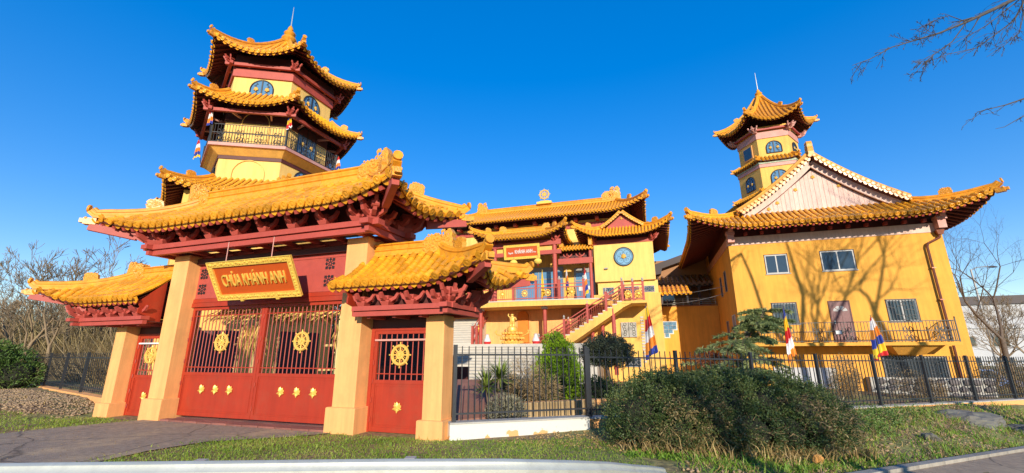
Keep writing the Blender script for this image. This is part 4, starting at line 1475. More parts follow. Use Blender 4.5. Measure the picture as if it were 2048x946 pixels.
# gable: vertical boards, barge boards, gold flower badges
gx0, gx1, gz0, gzt = 1.75, 7.95, 8.86, 11.05
def gz(x):
    t = 1 - abs(x - 4.85) / 3.15
    t = max(0, t)
    return gz0 + (gzt - gz0) * (.78 * t + .22 * t * t)
gb_ = MB(); gb_.prism([(gx0, gz0), (gx1, gz0), (4.85, gzt)], .14, .2); gback = gb_.build('gable_wall', M_beam_d, house)
nb = 30
for i in range(nb):
    a = gx0 + (gx1 - gx0) * i / nb + .006
    b = gx0 + (gx1 - gx0) * (i + 1) / nb - .006
    za, zb = gz(a), gz(b)
    poly = [(a, gz0), (b, gz0), (b, max(zb, gz0 + .01))]
    if a < 4.85 < b:
        poly.append((4.85, gzt))
    poly.append((a, max(za, gz0 + .01)))
    MB().prism(poly, .08 + rnd.uniform(-.006, .006), .139).build('gable_plank', M_gable, gback)
for sx, S, e in ((-1, UL, 1), (1, UR, 0)):
    xx = S.W if e else 0.0
    pts = [S.P(xx, t / 10, -.33) + Vector((0, .36, 0)) for t in range(11)]
    MB().sweep(pts, [(-.05, -.17), (.05, -.17), (.05, .2), (-.05, .2)]).build('barge_board', M_gable, house)
    pts = [S.P(xx, t / 10, -.56) + Vector((0, .44, 0)) for t in range(11)]
    MB().sweep(pts, [(-.03, -.02), (.03, -.02), (.03, .02), (-.03, .02)]).build('barge_bead', M_beam_d, house)
for x, z in ((4.85, 10.62), (3.95, 10.0), (5.95, 10.0), (3.0, 9.35), (6.9, 9.42), (2.55, 9.05)):
    ob('flower_badge', LOTUS_S, house, Matrix.Translation((x, .06, z)) @ Matrix.Scale(.85, 4))
# rear cross wing with its own verge
QL = Slope((-.35, 15), (-.35, 8.2), 4.6, 0, 0, 9.75, 13.0, .25, 0, 1, 0, ga=True, gb=True)
QR = Slope((8.85, 8.2), (8.85, 15), 4.6, 0, 0, 9.75, 13.0, .25, 0, 1, 0, ga=True, gb=True)
MB().prism([(.3, 7.6), (8.3, 7.6), (8.3, 10.0), (4.25, 12.7), (.3, 10.0)], 8.6, 14).build('rear_wing_wall', M_wall_ochre, house)
qroof = roof_shell(house, (QL, QR), .12, 'rear_roof', boards=False)
for S in (QL, QR):
    stuff(lay_tiles(S, qroof, .30, .55, .095, single=False, drip=False).build('slope_tile_rows', M_tile, qroof, smooth=True))
pts = [QL.P(QL.W - .16, t / 12, .05) for t in range(13)]
v = MB().sweep(pts, [(a * .26, b * .22) for a, b in HIP_PROF]).build('verge_ridge', M_ridge, qroof, smooth=True)
for i in range(22):
    p = QL.P(QL.W, (i + .5) / 22, .03)
    ob('verge_tile', em2, v, Matrix.Translation((p.x, p.y - .10, p.z)) @ Matrix.Diagonal((1, .28, 1, 1)))
pts = [QL.P(QL.W, t / 10, -.36) + Vector((0, .3, 0)) for t in range(11)]
MB().sweep(pts, [(-.05, -.2), (.05, -.2), (.05, .22), (-.05, .22)]).build('barge_board', M_gable, house)
ornament(qroof, Matrix.Translation((-.35, 8.3, 9.75)), .5, .5, .3, 'ridge_block', 2)
# stone-clad base, stones picked out one by one
rr = random.Random(11)
cl = MB().box(5.4, 9.9, -.42, -.02, -1.0, .45).build('stone_base', M_concrete, house)
sv = []
for q in range(5):
    mb = MB()
    n_ = 7
    ring = []
    for k in range(n_):
        a = 2 * pi * k / n_ + rr.uniform(-.2, .2)
        ring.append((math.cos(a) * .5 * rr.uniform(.8, 1.05), math.sin(a) * .5 * rr.uniform(.8, 1.05)))
    mb.loft([[Vector((x, 0, z)) for x, z in ring], [Vector((x * .92, -.05, z * .92)) for x, z in ring], [Vector((x * .55, -.085, z * .55)) for x, z in ring]])
    sv.append(mb.mesh('cladding_stone', M_stone_shaded, True))
MB().box(1.6, 4.2, -.10, -.012, -.6, .85).build('white_panel', M_apart, house)
x = .3
zz = -.75
while zz < .35:
    x = 5.5 + rr.uniform(0, .2)
    hh = rr.uniform(.24, .34)
    while x < 9.7:
        w_ = rr.uniform(.3, .55)
        ob('cladding_stone', rr.choice(sv), cl, Matrix.Translation((x + w_ / 2, -.43, zz + hh / 2)) @ Matrix.Rotation(rr.uniform(-.2, .2), 4, 'Y') @ Matrix.Diagonal((w_ * 1.02, 1, hh * 1.05, 1)))
        x += w_
    zz += hh

# ---- small tower above the house
RT = -20.0
rt = thing('small_pagoda_tower', 'small hexagonal tower with upswept amber roof rising behind the gabled house', 'tower', (17.47, 27.0, 0))
m = MB(); hex_prism(m, 2.0, RT, 8.0, 13.35); m.build('lower_storey', M_wall, rt)
m = MB(); hex_prism(m, 1.78, RT, 13.3, 15.9); m.build('upper_storey', M_wall, rt)
m = MB(); hex_prism(m, 1.84, RT, 15.05, 15.5); m.build('eave_band', M_beam_pink, rt)
m = MB(); hex_prism(m, 2.06, RT, 12.98, 13.2); m.build('string_band', M_beam_pink, rt)
m = MB(); hex_prism(m, 2.10, RT, 13.2, 13.38); m.build('painted_frieze', mat('green_painted_frieze', (.30, .34, .22), .5, .5, 9.0), rt)
hex_roof(rt, 2.86, .2, RT, 15.98, 18.75, .62, 1.35, .14, .22, .075, .62, .36, hw=.17, raf=.55)
hex_roof(rt, 2.25, 1.8, RT, 13.42, 13.75, .10, .5, .05, .22, .07, .2, .3, hw=.12, figure=False)
hex_roof(rt, 2.4, 2.0, RT, 11.15, 11.5, .10, .5, .05, .22, .07, .2, .3, hw=.12, figure=False)
finial(rt, 18.6, .95, 1.35, .75)
V = hexv(2.0, RT)
for k in range(6):
    a = V[k]
    corner_bracket(rt, (a.x * .98, a.y * .98, 15.42), 1, .7, math.degrees(math.atan2(a.y, a.x)) + 90, M_beam_pink)
    b = V[(k + 1) % 6]
    MB().bar((a.x, a.y, 15.62 + .003 * (k % 2)), (b.x, b.y, 15.62 + .003 * (k % 2)), .12, .12).build('eave_beam', M_beam, rt)
for k in (0, 1, 5, 2):
    if k == 5:
        Mx = face_M(RT, k, 1.78, 13.95, .02)
        f = MB(); f.box(-.42, .42, -.05, .0, 0, .92); w = f.build('window', M_pillar, rt, Mx)
        MB().box(-.34, .34, -.065, -.051, .08, .84).build('pane', M_glass, w)
    else:
        arch_window(rt, face_M(RT, k, 1.78, 13.98, .03), .86, .8)
    arch_window(rt, face_M(RT, k, 2.0, 11.75, .03), .8 if k == 5 else .95, .95)
# ------------------------------------------------------------------ main hall in the middle
BA = 17.6
BO = (5.23, 27.0, 0)
hall = thing('temple_hall', 'yellow temple hall with stacked amber roofs, terrace and blue lotus medallion', 'temple', BO, R(-BA))
cB, sB = math.cos(R(-BA)), math.sin(R(-BA))
def bw(x, y, z):
    return (BO[0] + x * cB - y * sB, BO[1] + x * sB + y * cB, z)
# medallion block
m = MB(); m.box(0, 3.62, 0, 5.0, 5.85, 8.22); m.build('upper_block_wall', M_wall_pale, hall)
m = MB(); m.box(.12, 3.72, .22, 5.0, 4.2, 5.845); m.build('recessed_wall', M_wall_pale, hall)
m = MB(); m.box(-.4, 3.80, .1, 6.0, -.5, 5.05); m.build('lower_block_wall', M_wall, hall)
m = MB(); m.box(-.05, 3.67, -.05, 5.0, 8.225, 8.5); m.build('eave_band', M_beam, hall)
m = MB(); m.box(.05, 3.57, .1, 5.0, 8.5, 9.2); m.build('eave_core', M_beam_d, hall)
# blue medallion
md = MB(); md.cyl((1.83, -.06, 7.36), (1.83, .02, 7.36), .56, .56, 36); med = md.build('lotus_medallion', M_bluepanel, hall)
t = MB(); t.torus((1.83, -.06, 7.36), .575, .035, 36, 6); t.build('medallion_rim', M_black, med, smooth=True)
t = MB()
t.torus((1.83, -.062, 7.36), .50, .010, 32, 4)
for k in range(4):
    a = pi / 4 + k * pi / 2
    cx, cz = 1.83 + .27 * math.cos(a), 7.36 + .27 * math.sin(a)
    pts = [(cx + .22 * math.cos(a + b), -.064, cz + .22 * math.sin(a + b)) for b in np.linspace(-2.2, 2.2, 16)]
    t.tube(pts, .009, 4)
    for s_ in (-1, 1):
        pts = [(cx + (.05 + .008 * j) * math.cos(j * .7 * s_ + a) + .05 * s_, -.064, cz + (.05 + .008 * j) * math.sin(j * .7 * s_ + a)) for j in range(8)]
        t.tube(pts, .007, 4)
t.build('medallion_tracery', M_black, med)
ob('lotus', LOTUS_S, med, Matrix.Translation((1.83, -.08, 7.34)) @ Matrix.Scale(1.4, 4))
sl = MB().box(.62, .82, -.16, 0, 6.62, 6.70).build('wall_lamp', M_frame, hall)
# small windows below
def small_window(x0, x1, z0, z1, y, ornate=True):
    m = MB()
    m.box(x0, x1, y - .02, y + .02, z0, z1)
    w = m.build('window', M_frame, hall)
    MB().box(x0 + .04, x1 - .04, y - .024, y - .0205, z0 + .04, z1 - .04).build('pane', M_glass, w)
    t = MB()
    n = max(2, round((x1 - x0) / .28))
    for i in range(n):
        cx = x0 + (x1 - x0) * (i + .5) / n
        t.torus((cx, y - .035, (z0 + z1) / 2), min(.12, (z1 - z0) * .36), .018, 12, 4)
        t.cyl((cx, y - .035, z0), (cx, y - .035, z1), .012, .012, 4)
    t.build('window_grille', M_frame, w)
small_window(.42, 1.1, 5.08, 5.5, .2)
small_window(2.9, 3.5, 5.12, 5.5, .2)
small_window(1.6, 2.6, 5.1, 5.5, .2)
w = MB().box(1.38, 2.28, -.0, .11, 2.46, 3.33).build('carved_shutter', M_concrete, hall)
t = MB()
for cx in (1.62, 2.05):
    for q in range(5):
        t.torus((cx + rr.uniform(-.1, .1), -.01, 2.62 + q * .15), .08, .016, 10, 4)
t.bar((1.83, -.01, 2.46), (1.83, -.01, 3.33), .03, .03)
t.build('shutter_tracery', M_stone, w)
small_window(1.5, 2.4, .75, 1.25, .06)
qm = MB().box(-.09, .09, -.03, .1, 0, .11).mesh('quoin', M_step)
for x in (1.0, 2.62):
    for i in range(16):
        ob('quoin', qm, hall, Matrix.Translation((x, .08, 1.0 + i * .17)))
# medallion block roof: hipped skirt with a small front gable
ax0, ax1, ay0, ay1 = -.95, 4.58, -.95, 6.0
AF = Slope((ax0, ay0), (ax1, ay0), 1.1, 1.5, 1.5, 8.62, 9.32, .3, .72, 1.7, .12)
AR = Slope((ax1, ay0), (ax1, ay1), 1.5, 1.1, 1.1, 8.62, 9.32, .3, .72, 1.7, .12)
AB = Slope((ax1, ay1), (ax0, ay1), 1.1, 1.5, 1.5, 8.62, 9.32, .3, .72, 1.7, .12)
AL = Slope((ax0, ay1), (ax0, ay0), 1.5, 1.1, 1.1, 8.62, 9.32, .3, .72, 1.7, .12)
ar = roof_shell(hall, (AF, AR, AB, AL), .1)
for S in (AF, AR, AB, AL):
    stuff(lay_tiles(S, ar, .2, .36, .068, single=False).build('tile_rows', M_tile, ar, smooth=True))
    q = MB(); lay_rafters(S, None, .2, .07, .7, M_rafter, single=False, drop=.15, acc=q); stuff(q.build('rafter_row', M_rafter, ar))
for S in (AF, AB):
    hip_ridge(S, 'A', ar, .2, .18); hip_ridge(S, 'B', ar, .2, .18)
GL = Slope((.55, 5.0), (.55, -.08), 1.3, 0, 0, 9.27, 10.25, .25, 0, 1, 0, ga=True, gb=True)
GR = Slope((3.15, -.08), (3.15, 5.0), 1.3, 0, 0, 9.27, 10.25, .25, 0, 1, 0, ga=True, gb=True)
gr = roof_shell(hall, (GL, GR), .1, 'gable_roof', boards=False)
MB().prism([(.75, 9.25), (2.95, 9.25), (1.85, 10.12)], .1, .15).build('gable_panel', M_beam, hall)
ob('flower_badge', LOTUS_S, hall, Matrix.Translation((1.85, .08, 9.86)) @ Matrix.Scale(.7, 4))
for S, e in ((GL, 1), (GR, 0)):
    stuff(lay_tiles(S, gr, .2, .36, .068, single=False, drip=False).build('tile_rows', M_tile, gr, smooth=True))
    xx = S.W if e else 0.0
    v = MB().sweep([S.P(xx - (.1 if e else -.1), t / 8, .03) for t in range(9)], [(a * .2, b * .17) for a, b in HIP_PROF]).build('verge_ridge', M_ridge, gr, smooth=True)
    bmS, emS, dmS, *_ = tile_meshes(.068, M_tile)
    for i in range(9):
        p = S.P(xx, (i + .5) / 9, .02)
        ob('verge_tile', emS, v, Matrix.Translation((p.x, p.y - .06, p.z)) @ Matrix.Diagonal((1, .2, 1, 1)))
for x in (.05, 3.57):
    corner_bracket(hall, (x, -.05, 8.3), 1, .75, 45 if x > 1 else -45)
# central hall behind the terrace
m = MB(); m.box(-11.0, 2.4, 2.6, 12, 4.0, 10.75); m.build('hall_wall', M_wall_pale, hall)
m = MB(); m.box(-11.05, 2.45, 2.52, 12, 10.2, 10.55); m.build('eave_band', M_beam, hall)
m = MB(); m.box(-10.9, 2.3, 2.7, 12, 10.75, 11.6); m.build('eave_core', M_beam_d, hall)
m = MB(); m.box(-8.0, -.1, 1.2, 2.58, 4.6, 9.0); m.build('porch_wall', M_wall, hall)
mx0, mx1, my0, my1 = -11.9, 3.3, 1.2, 8.6
ze, zr = 10.95, 12.75
HFs = Slope((mx0, my0), (mx1, my0), 3.7, 2.0, 2.0, ze, zr, .35, .72, 2.6, .15)
HRs = Slope((mx1, my0), (mx1, my1), 2.0, 3.7, 3.7, ze, zr, .35, .72, 2.6, .15)
HBs = Slope((mx1, my1), (mx0, my1), 3.7, 2.0, 2.0, ze, zr, .35, .72, 2.6, .15)
HLs = Slope((mx0, my1), (mx0, my0), 2.0, 3.7, 3.7, ze, zr, .35, .72, 2.6, .15)
hr_ = roof_shell(hall, (HFs, HRs, HBs, HLs), .12)
for S in (HFs, HRs, HLs):
    stuff(lay_tiles(S, hr_, .235, .5, .08, single=False).build('tile_rows', M_tile, hr_, smooth=True))
    q = MB(); lay_rafters(S, None, .235, .08, .5, M_rafter, single=False, drop=.18, acc=q); stuff(q.build('rafter_row', M_rafter, hr_))
for S in (HFs, HBs):
    hip_ridge(S, 'A', hr_, .24, .22); hip_ridge(S, 'B', hr_, .24, .22)
ridge(hr_, (-9.6, 4.9, zr - .04), (.9, 4.9, zr - .04), .40, .32, .7)
ornament(hr_, Matrix.Translation((.75, 4.9, zr + .1)), 1.0, .75, .4, 'ridge_block', 2)
ornament(hr_, Matrix.Translation((1.25, 4.9, zr + .0)), .9, 1.15, .4, 'ridge_beast_end', 1)
ornament(hr_, Matrix.Translation((-9.6, 4.9, zr)) @ Matrix.Rotation(pi, 4, 'Z'), .9, 1.0, .4, 'ridge_beast_end', 1)
rw = dharma_wheel(.46)
ob('roof_wheel', rw, hr_, Matrix.Translation((-4.25, 4.75, zr + 1.12)))
m = MB(); m.box(-.6, .6, -.25, .25, .30, .48); m.frustum(-.45, .45, -.2, .2, .48, -.3, .3, -.15, .15, .58)
m.build('wheel_base', M_goldrelief, hr_, Matrix.Translation((-4.25, 4.8, zr)))
em_ = MB().box(-.12, .12, 1.9, 2.6, 10.6, 10.78).mesh('eave_block', M_beam)
for i in range(9):
    ob('eave_block', em_, hall, Matrix.Translation((-10.4 + i * 1.5, 0, 0)))
# porch roof over the terrace
px0, px1, py0, py1 = -7.5, -1.55, -2.0, 2.4
PF = Slope((px0, py0), (px1, py0), 1.7, 1.5, 1.5, 8.68, 9.42, .3, .62, 1.8, .12)
PR = Slope((px1, py0), (px1, py1), 1.5, 1.7, 0, 8.68, 9.42, .3, .62, 1.8, .12, gb=True)
PL = Slope((px0, py1), (px0, py0), 1.5, 0, 1.7, 8.68, 9.42, .3, .62, 1.8, .12, ga=True)
pr = roof_shell(hall, (PF, PR, PL), .1)
for S in (PF, PR, PL):
    stuff(lay_tiles(S, pr, .22, .4, .072, single=False).build('tile_rows', M_tile, pr, smooth=True))
    q = MB(); lay_rafters(S, None, .22, .075, .6, M_rafter, single=False, drop=.16, acc=q); stuff(q.build('rafter_row', M_rafter, pr))
hip_ridge(PF, 'A', pr, .2, .18); hip_ridge(PF, 'B', pr, .2, .18)
MB().box(-6.0, -3.05, -.25, 2.4, 9.3, 9.42).build('porch_roof_top', M_tile_deck, pr)
ridge(pr, (-5.9, -.3, 9.38), (-3.1, -.3, 9.38), .34, .28, .55)
ornament(pr, Matrix.Translation((-3.0, -.3, 9.38)), .55, .55, .3, 'ridge_block', 2)
ornament(pr, Matrix.Translation((-6.0, -.3, 9.38)) @ Matrix.Rotation(pi, 4, 'Z'), .55, .55, .3, 'ridge_block', 2)
for x in (-6.35, -2.34):
    m = MB(); m.cyl((x, -1.0, 4.6), (x, -1.0, 8.6), .15, .14, 14); m.build('porch_column', M_beam, hall, smooth=True)
    corner_bracket(hall, (x, -1.05, 8.42), 1, .7, 30 if x > -4 else -30)
for z, y, h in ((8.22, -1.06, .34), (7.62, -1.05, .26)):
    MB().box(-6.9, -1.9, y - .1, y + .1, z, z + h).build('porch_beam', M_beam, hall)
m = MB(); m.box(-6.25, -2.44, -.98, -.9, 7.89, 8.2); m.build('porch_panel', M_wall, hall)
# pent roof between the porch and the medallion block
N1 = Slope((-2.25, -.75), (.0, -.75), 1.0, 0, 0, 7.95, 8.35, .2, 0, 1, 0, ga=True, gb=True)
nr = roof_shell(hall, (N1,), .1)
stuff(lay_tiles(N1, nr, .2, .36, .068, single=False).build('tile_rows', M_tile, nr, smooth=True))
ornament(nr, Matrix.Translation((-.12, -.55, 8.1)) @ Matrix.Rotation(R(90), 4, 'Z'), .5, .6, .26, 'ridge_beast_end', 1)
ornament(nr, Matrix.Translation((-2.1, -.2, 8.2)), .4, .45, .26, 'ridge_block', 2)
MB().box(-2.2, -.02, -.62, -.45, 7.0, 7.36).build('porch_beam', M_beam, hall)
MB().box(-2.2, -.05, -.1, .1, 7.37, 8.0).build('porch_panel', M_beam_d, hall)
m = MB(); m.cyl((-.18, -.5, 4.6), (-.18, -.5, 7.8), .11, .10, 12); m.build('porch_column', M_beam, hall, smooth=True)
for x in (-1.6, -.8):
    ob('eave_bracket', BRK_S, hall, Matrix.Translation((x, -.53, 7.37)))
# glazed doors in the porch wall
def glazed(x0, x1, z0, z1, y, n):
    m = MB()
    m.box(x0 - .06, x1 + .06, y - .06, y, z1, z1 + .3); m.box(x0 - .06, x0, y - .06, y, z0, z1); m.box(x1, x1 + .06, y - .06, y, z0, z1)
    for i in range(1, n):
        xx = x0 + (x1 - x0) * i / n
        m.box(xx - .03, xx + .03, y - .05, y - .001, z0, z1)
    m.box(x0, x1, y - .049, y - .001, z1 - .55, z1 - .47)
    d = m.build('glazed_door', M_frame, hall)
    for i in range(n):
        a, b = x0 + (x1 - x0) * i / n, x0 + (x1 - x0) * (i + 1) / n
        MB().box(a + .03, b - .03, y - .025, y - .002, z0, z1).build('pane', M_blueglass, d)
    return d
glazed(-5.6, -2.3, 4.62, 6.9, 1.19, 4)
glazed(-1.45, -.2, 4.62, 6.7, 1.19, 2)
nt_ = MB()
nt_.box(-1.25, -1.0, 1.12, 1.13, 5.5, 5.8); nt_.box(-.7, -.35, 1.12, 1.13, 5.55, 5.8)
nt_.build('paper_notice', M_white, hall)
# terrace with rounded front, slab and lower wall
pts = [(-10.5, 1.2)] + [(-10.5, -.8), (-9.5, -1.6)] + [(-9 + 9.2 * i / 12, -1.9 - .35 * math.sin(pi * i / 12)) for i in range(13)] + [(.6, -1.5), (1.2, -.4), (1.2, 1.2)]
m = MB(); m.plan(pts, 4.28, 4.58); m.build('terrace_slab', M_wall, hall)
m = MB(); m.plan([(x, y - .02 if y < 1 else y) for x, y in pts], 4.582, 4.64); m.build('terrace_paving', M_step, hall)
m = MB(); m.box(-11, -.4, .1, 1.2, -.5, 4.27); lw = m.build('lower_wall', M_pillar, hall)
m = MB()
arched(m, .72, 2.0, -.06, .12, 12, -4.75, 2.2)
m.build('niche', mat('orange_niche_paint', (0.66, 0.20, 0.02), .8, .08, 3.0), hall)
t = MB()
r_ = .42
t.tube([(-4.75 - r_, .06, 2.2), (-4.75 - r_, .06, 3.85)] + [(-4.75 - r_ * math.cos(pi * k / 12), .06, 3.85 + r_ * math.sin(pi * k / 12)) for k in range(1, 12)] + [(-4.75 + r_, .06, 3.85), (-4.75 + r_, .06, 2.2)], .06, 6)
t.build('niche_surround', M_pillar, hall)
for x in (-2.95, -7.1):
    m = MB(); m.cyl((x, -1.5, 2.1), (x, -1.5, 4.22), .12, .12, 12); c = m.build('terrace_column', M_beam, hall, smooth=True)
    MB().box(x - .17, x + .17, -1.67, -1.33, 4.15, 4.277).build('capital', M_white, c)
# dark recess, red pieces under the stairs
m = MB(); m.box(-1.6, -.42, .0, .09, 2.1, 4.2); m.build('stair_recess', M_brownwall, hall)
for x in (-.25, .35):
    m = MB(); m.cyl((x, -.6, 1.0), (x, -.6, 3.2), .1, .1, 10); m.build('stair_column', M_beam, hall)
m = MB(); m.cyl((1.12, -1.9, .4), (1.12, -1.9, 4.0), .11, .11, 12); m.build('stair_column', M_beam, hall, smooth=True)

# railings in red-painted steel
def rpost(parent, p, h=1.12, w=.13, knob=True):
    p = Vector(p)
    m = MB(); m.box(p.x - w / 2, p.x + w / 2, p.y - w / 2, p.y + w / 2, p.z, p.z + h)
    m.box(p.x - w * .62, p.x + w * .62, p.y - w * .62, p.y + w * .62, p.z + h, p.z + h + .035)
    o = m.build('railing_post', M_beam, parent)
    if knob:
        k = MB(); k.lathe([(.05, 0), (.07, .04), (.03, .07), (.06, .11), (.065, .15), (.03, .2), (.01, .23)], 8, (p.x, p.y, p.z + h + .035))
        k.build('post_finial', M_concrete, o, smooth=True)
    return o
def rrail(parent, p, q, h=.92, pan=True, n=None):
    p, q = Vector(p), Vector(q)
    up = Vector((0, 0, 1))
    m = MB()
    for z in (.1, h * .78, h):
        m.bar(p + up * z, q + up * z, .05, .05)
    n = n or max(3, int((q - p).length / .13))
    for i in range(1, n):
        a = p + (q - p) * (i / n)
        m.bar(a + up * .1, a + up * h * .78, .016, .016)
    o = m.build('railing', M_beam, parent)
    if pan:
        s_ = MB()
        c = (p + q) / 2 + up * h * .44
        d = (q - p).normalized()
        for k in range(10):
            a = k * .63
            v = d * (math.cos(a) * .16) + up * (math.sin(a) * .18)
            s_.ball(tuple(c + v), .055, 6, 4)
        s_.ball(tuple(c), .11, 8, 5)
        s_.build('gold_rosette', M_goldrelief, o)
    return o
prev = None
for i in range(7):
    x = -9 + 1.42 * i
    y = -1.82 - .33 * math.sin(pi * (x + 9) / 9.2)
    p = (x, y, 4.64)
    rpost(hall, p)
    if prev:
        rrail(hall, prev, p)
    prev = p
# right-hand flight: steps, stringer, two balustrades
fl_y0, fl_y1 = -2.0, -.45
xb, zb, xt, zt = -3.3, 1.45, 1.66, 4.42
ns = 18
flight = MB()
prof = []
for i in range(ns):
    xa = xb + (xt - xb) * i / ns
    xe = xb + (xt - xb) * (i + 1) / ns
    za = zb + (zt - zb) * (i + 1) / ns
    MB().box(xa, xe + .03, fl_y0 + .02, fl_y1 - .02, za - .06, za).build('stair_tread', M_step, hall)
    prof += [(xa, za - .062), (xe, za - .062)]
prof = [(xb, zb - .3)] + prof + [(xt + .0, zt - .42), (xb + .4, zb - .36)]
m = MB(); m.prism(prof, fl_y0, fl_y1); m.build('stair_flight', M_wall, hall)
m = MB(); m.box(xt, 3.0, fl_y0, .1, zt - .16, zt - .02); m.build('landing', M_wall, hall)
m = MB(); m.prism([(xt - .05, zt - .42), (xt + .5, zt - .17), (xt - .05, zt - .17)], fl_y0 + .004, fl_y1); m.build('landing_haunch', M_wall, hall)
for yy, knob in ((fl_y0 + .08, True), (fl_y1 - .05, True)):
    last = None
    for f in (0.0, .31, .59, .81, 1.0):
        x = xb + .05 + (xt - xb) * f
        z = zb + (zt - zb) * f - .02
        p = (x, yy, z)
        rpost(hall, p, 1.1 if f else 1.0)
        if last:
            rrail(hall, last, p, .95, pan=False)
        last = p
    if yy < -1.5:
        for x in (2.3, 2.85):
            p = (x, yy, zt - .02)
            rpost(hall, p, 1.05)
            rrail(hall, last, p, .9, pan=True)
            last = p
        p = (2.85, 0.0, zt - .02)
        rrail(hall, last, p, .9, pan=False)
# broad white stairs up to the statue court, and the left flight
court = MB(); court.box(-12, 0.2, -3.0, .1, -.5, 2.08); court.build('statue_court', M_step, hall)
ns = 14
for i in range(ns):
    z1 = 2.08 - (i + 0) * .148
    if i == 0:
        continue
    y1_ = -3.0 - i * .33
    stp = MB().box(-11.5 + .002 * i, -2.9 - .002 * i, y1_ + .02, y1_ + .36, -.3, z1 - .03).build('court_step', M_step, hall)
    MB().box(-11.5 + .002 * i, -2.9 - .002 * i, y1_ - .015, y1_ + .34, z1 - .03, z1).build('tread', M_concrete, stp)  # darker tread edge draws the joint and shadow line of each step
for i in range(16):
    z1 = 2.08 + (i + 1) * .155
    y1_ = -2.35 + i * .24
    stp = MB().box(-9.6 + .001 * i, -7.35, y1_ + .015, y1_ + .27, 1.9, z1 - .03).build('left_flight_step', M_step, hall)
    MB().box(-9.6 + .001 * i, -7.35, y1_ - .01, y1_ + .26, z1 - .03, z1).build('tread', M_concrete, stp)  # same darker edge for joint and shadow line
last = None
for f in (0, .45, 1.0):
    p = (-7.25, -2.45 + 3.8 * f, 2.08 + 2.5 * f)
    rpost(hall, p, 1.05)
    if last:
        rrail(hall, last, p, .92, pan=True)
    last = p
rpost(hall, (-6.95, -2.5, 2.08), 1.05)
last = None
rpost(hall, (-9.7, -2.45, 2.08), 1.05); rpost(hall, (-9.4, -2.45, 2.08), 1.05)

# signs, lanterns, flags of the hall
hs = thing('hall_sign', 'small red sign lettered Pagode KHÁNH ANH in a gold frame over the hall porch', 'sign', bw(-4.42, -1.3, 7.85))
hs.rotation_euler = (Matrix.Rotation(R(-BA), 3, 'Z') @ Matrix.Rotation(R(10), 3, 'X')).to_euler()
MB().box(-1.1, 1.1, -.02, .03, -.38, .38).build('board', M_sign, hs)
carved_frame(hs, 2.38, .92, .15, Matrix.Identity(4), .05, n_per=.12)
ob('lettering', text_mesh('KHÁNH ANH', .33, .01, M_white, .60, .008), hs, Matrix.Translation((.13, -.03, 0)) @ Matrix.Rotation(R(90), 4, 'X'))
ob('lettering', text_mesh('Pagode', .16, .008, M_white, .72, .004), hs, Matrix.Translation((-.74, -.03, -.05)) @ Matrix.Rotation(R(90), 4, 'X'))
ob('lettering', text_mesh('Evry', .12, .008, M_white, .8, .003), hs, Matrix.Translation((.86, -.03, -.06)) @ Matrix.Rotation(R(90), 4, 'X'))
lm = MB()
prof = [(.02, -.19), (.09, -.17), (.19, -.1), (.235, 0), (.19, .1), (.09, .17), (.02, .19)]
lm.lathe(prof, 16)
for k in range(16):
    lm.tube([(r_ * math.cos(2 * pi * k / 16) * 1.02, r_ * math.sin(2 * pi * k / 16) * 1.02, z) for r_, z in prof], .008, 3)
lme = lm.mesh('lantern_globe', M_lantern, True)
for lab, x in (('round yellow paper lantern under the hall sign, nearer the gate roof', -4.95), ('round yellow paper lantern under the hall sign, nearer the porch column', -3.35)):
    ln = thing('paper_lantern', lab, 'lantern', bw(x, -1.35, 7.15), 0, 'lanterns at the hall porch')
    ob('lantern_globe', lme, ln)
    MB().cyl((0, 0, .18), (0, 0, .5), .008, .008, 4).build('cord', M_black, ln)
    MB().cyl((0, 0, -.28), (0, 0, -.18), .03, .02, 6).build('tassel', M_fl_red, ln)
yf = flag_mesh(1.9, .25, 0)
yf.polygons.foreach_set('material_index', [1] * len(yf.polygons))
flag('plain yellow flag standing on the terrace before the glazed doors', bw(-3.05, -1.6, 4.64), 2.0, 1.9, .25, 0, (0, 0), 'flags on the terrace', yf)
flag('striped flag standing on the terrace beside the porch column', bw(-1.55, -1.5, 4.64), 1.9, 1.7, .28, 3, (0, 0), 'flags on the terrace')
flag('striped flag standing on the terrace at the foot of the medallion wall', bw(-.45, -1.4, 4.64), 2.0, 1.8, .30, 2, (0, 0), 'flags on the terrace')
# ------------------------------------------------------------------ link wing between hall and house
link_w = thing('link_wing', 'shaded ochre link wall with stepped glass-block window and roof terrace above it', 'building', RO, R(-RA))
LY = 6.3
m = MB(); m.box(-6.0, .30, LY, LY + .4, -.6, 4.55); lw_ = m.build('wall', M_wall_ochre, link_w)
m = MB(); m.box(-6.0, .29, LY - .02, LY + 3.5, 4.555, 4.62); m.build('terrace_floor', M_brownwall, link_w)
# glass blocks in an inverted stepped field
gbm = MB().box(-.115, .115, -.03, .02, -.115, .115).mesh('glass_block', M_blueglass)
fr = MB()
rows = [(5, 0), (5, 1), (3, 2), (1, 3)]
for n_, j in rows:
    wdt = n_ * .25
    fr.box(-3.05 - wdt / 2 - .06, -3.05 + wdt / 2 + .06, LY - .015 - .001 * j, LY + .01, 3.42 - j * .25 - .18, 3.42 - j * .25 + .15 + (.03 if j == 0 else 0))
fo = fr.build('window', M_white, link_w)
for n_, j in rows:
    for i in range(n_):
        ob('glass_block', gbm, fo, Matrix.Translation((-3.05 + (i - (n_ - 1) / 2) * .25, LY - .01, 3.42 - j * .25)))
dm = MB(); dm.box(-5.0, -3.5, LY - .03, LY, -.4, 1.35); dm.build('garage_door', M_brown, link_w)
lp = MB(); lp.ball((-4.25, LY - .08, 1.75), .09, 8, 6); lp.build('wall_lamp', M_white, link_w)
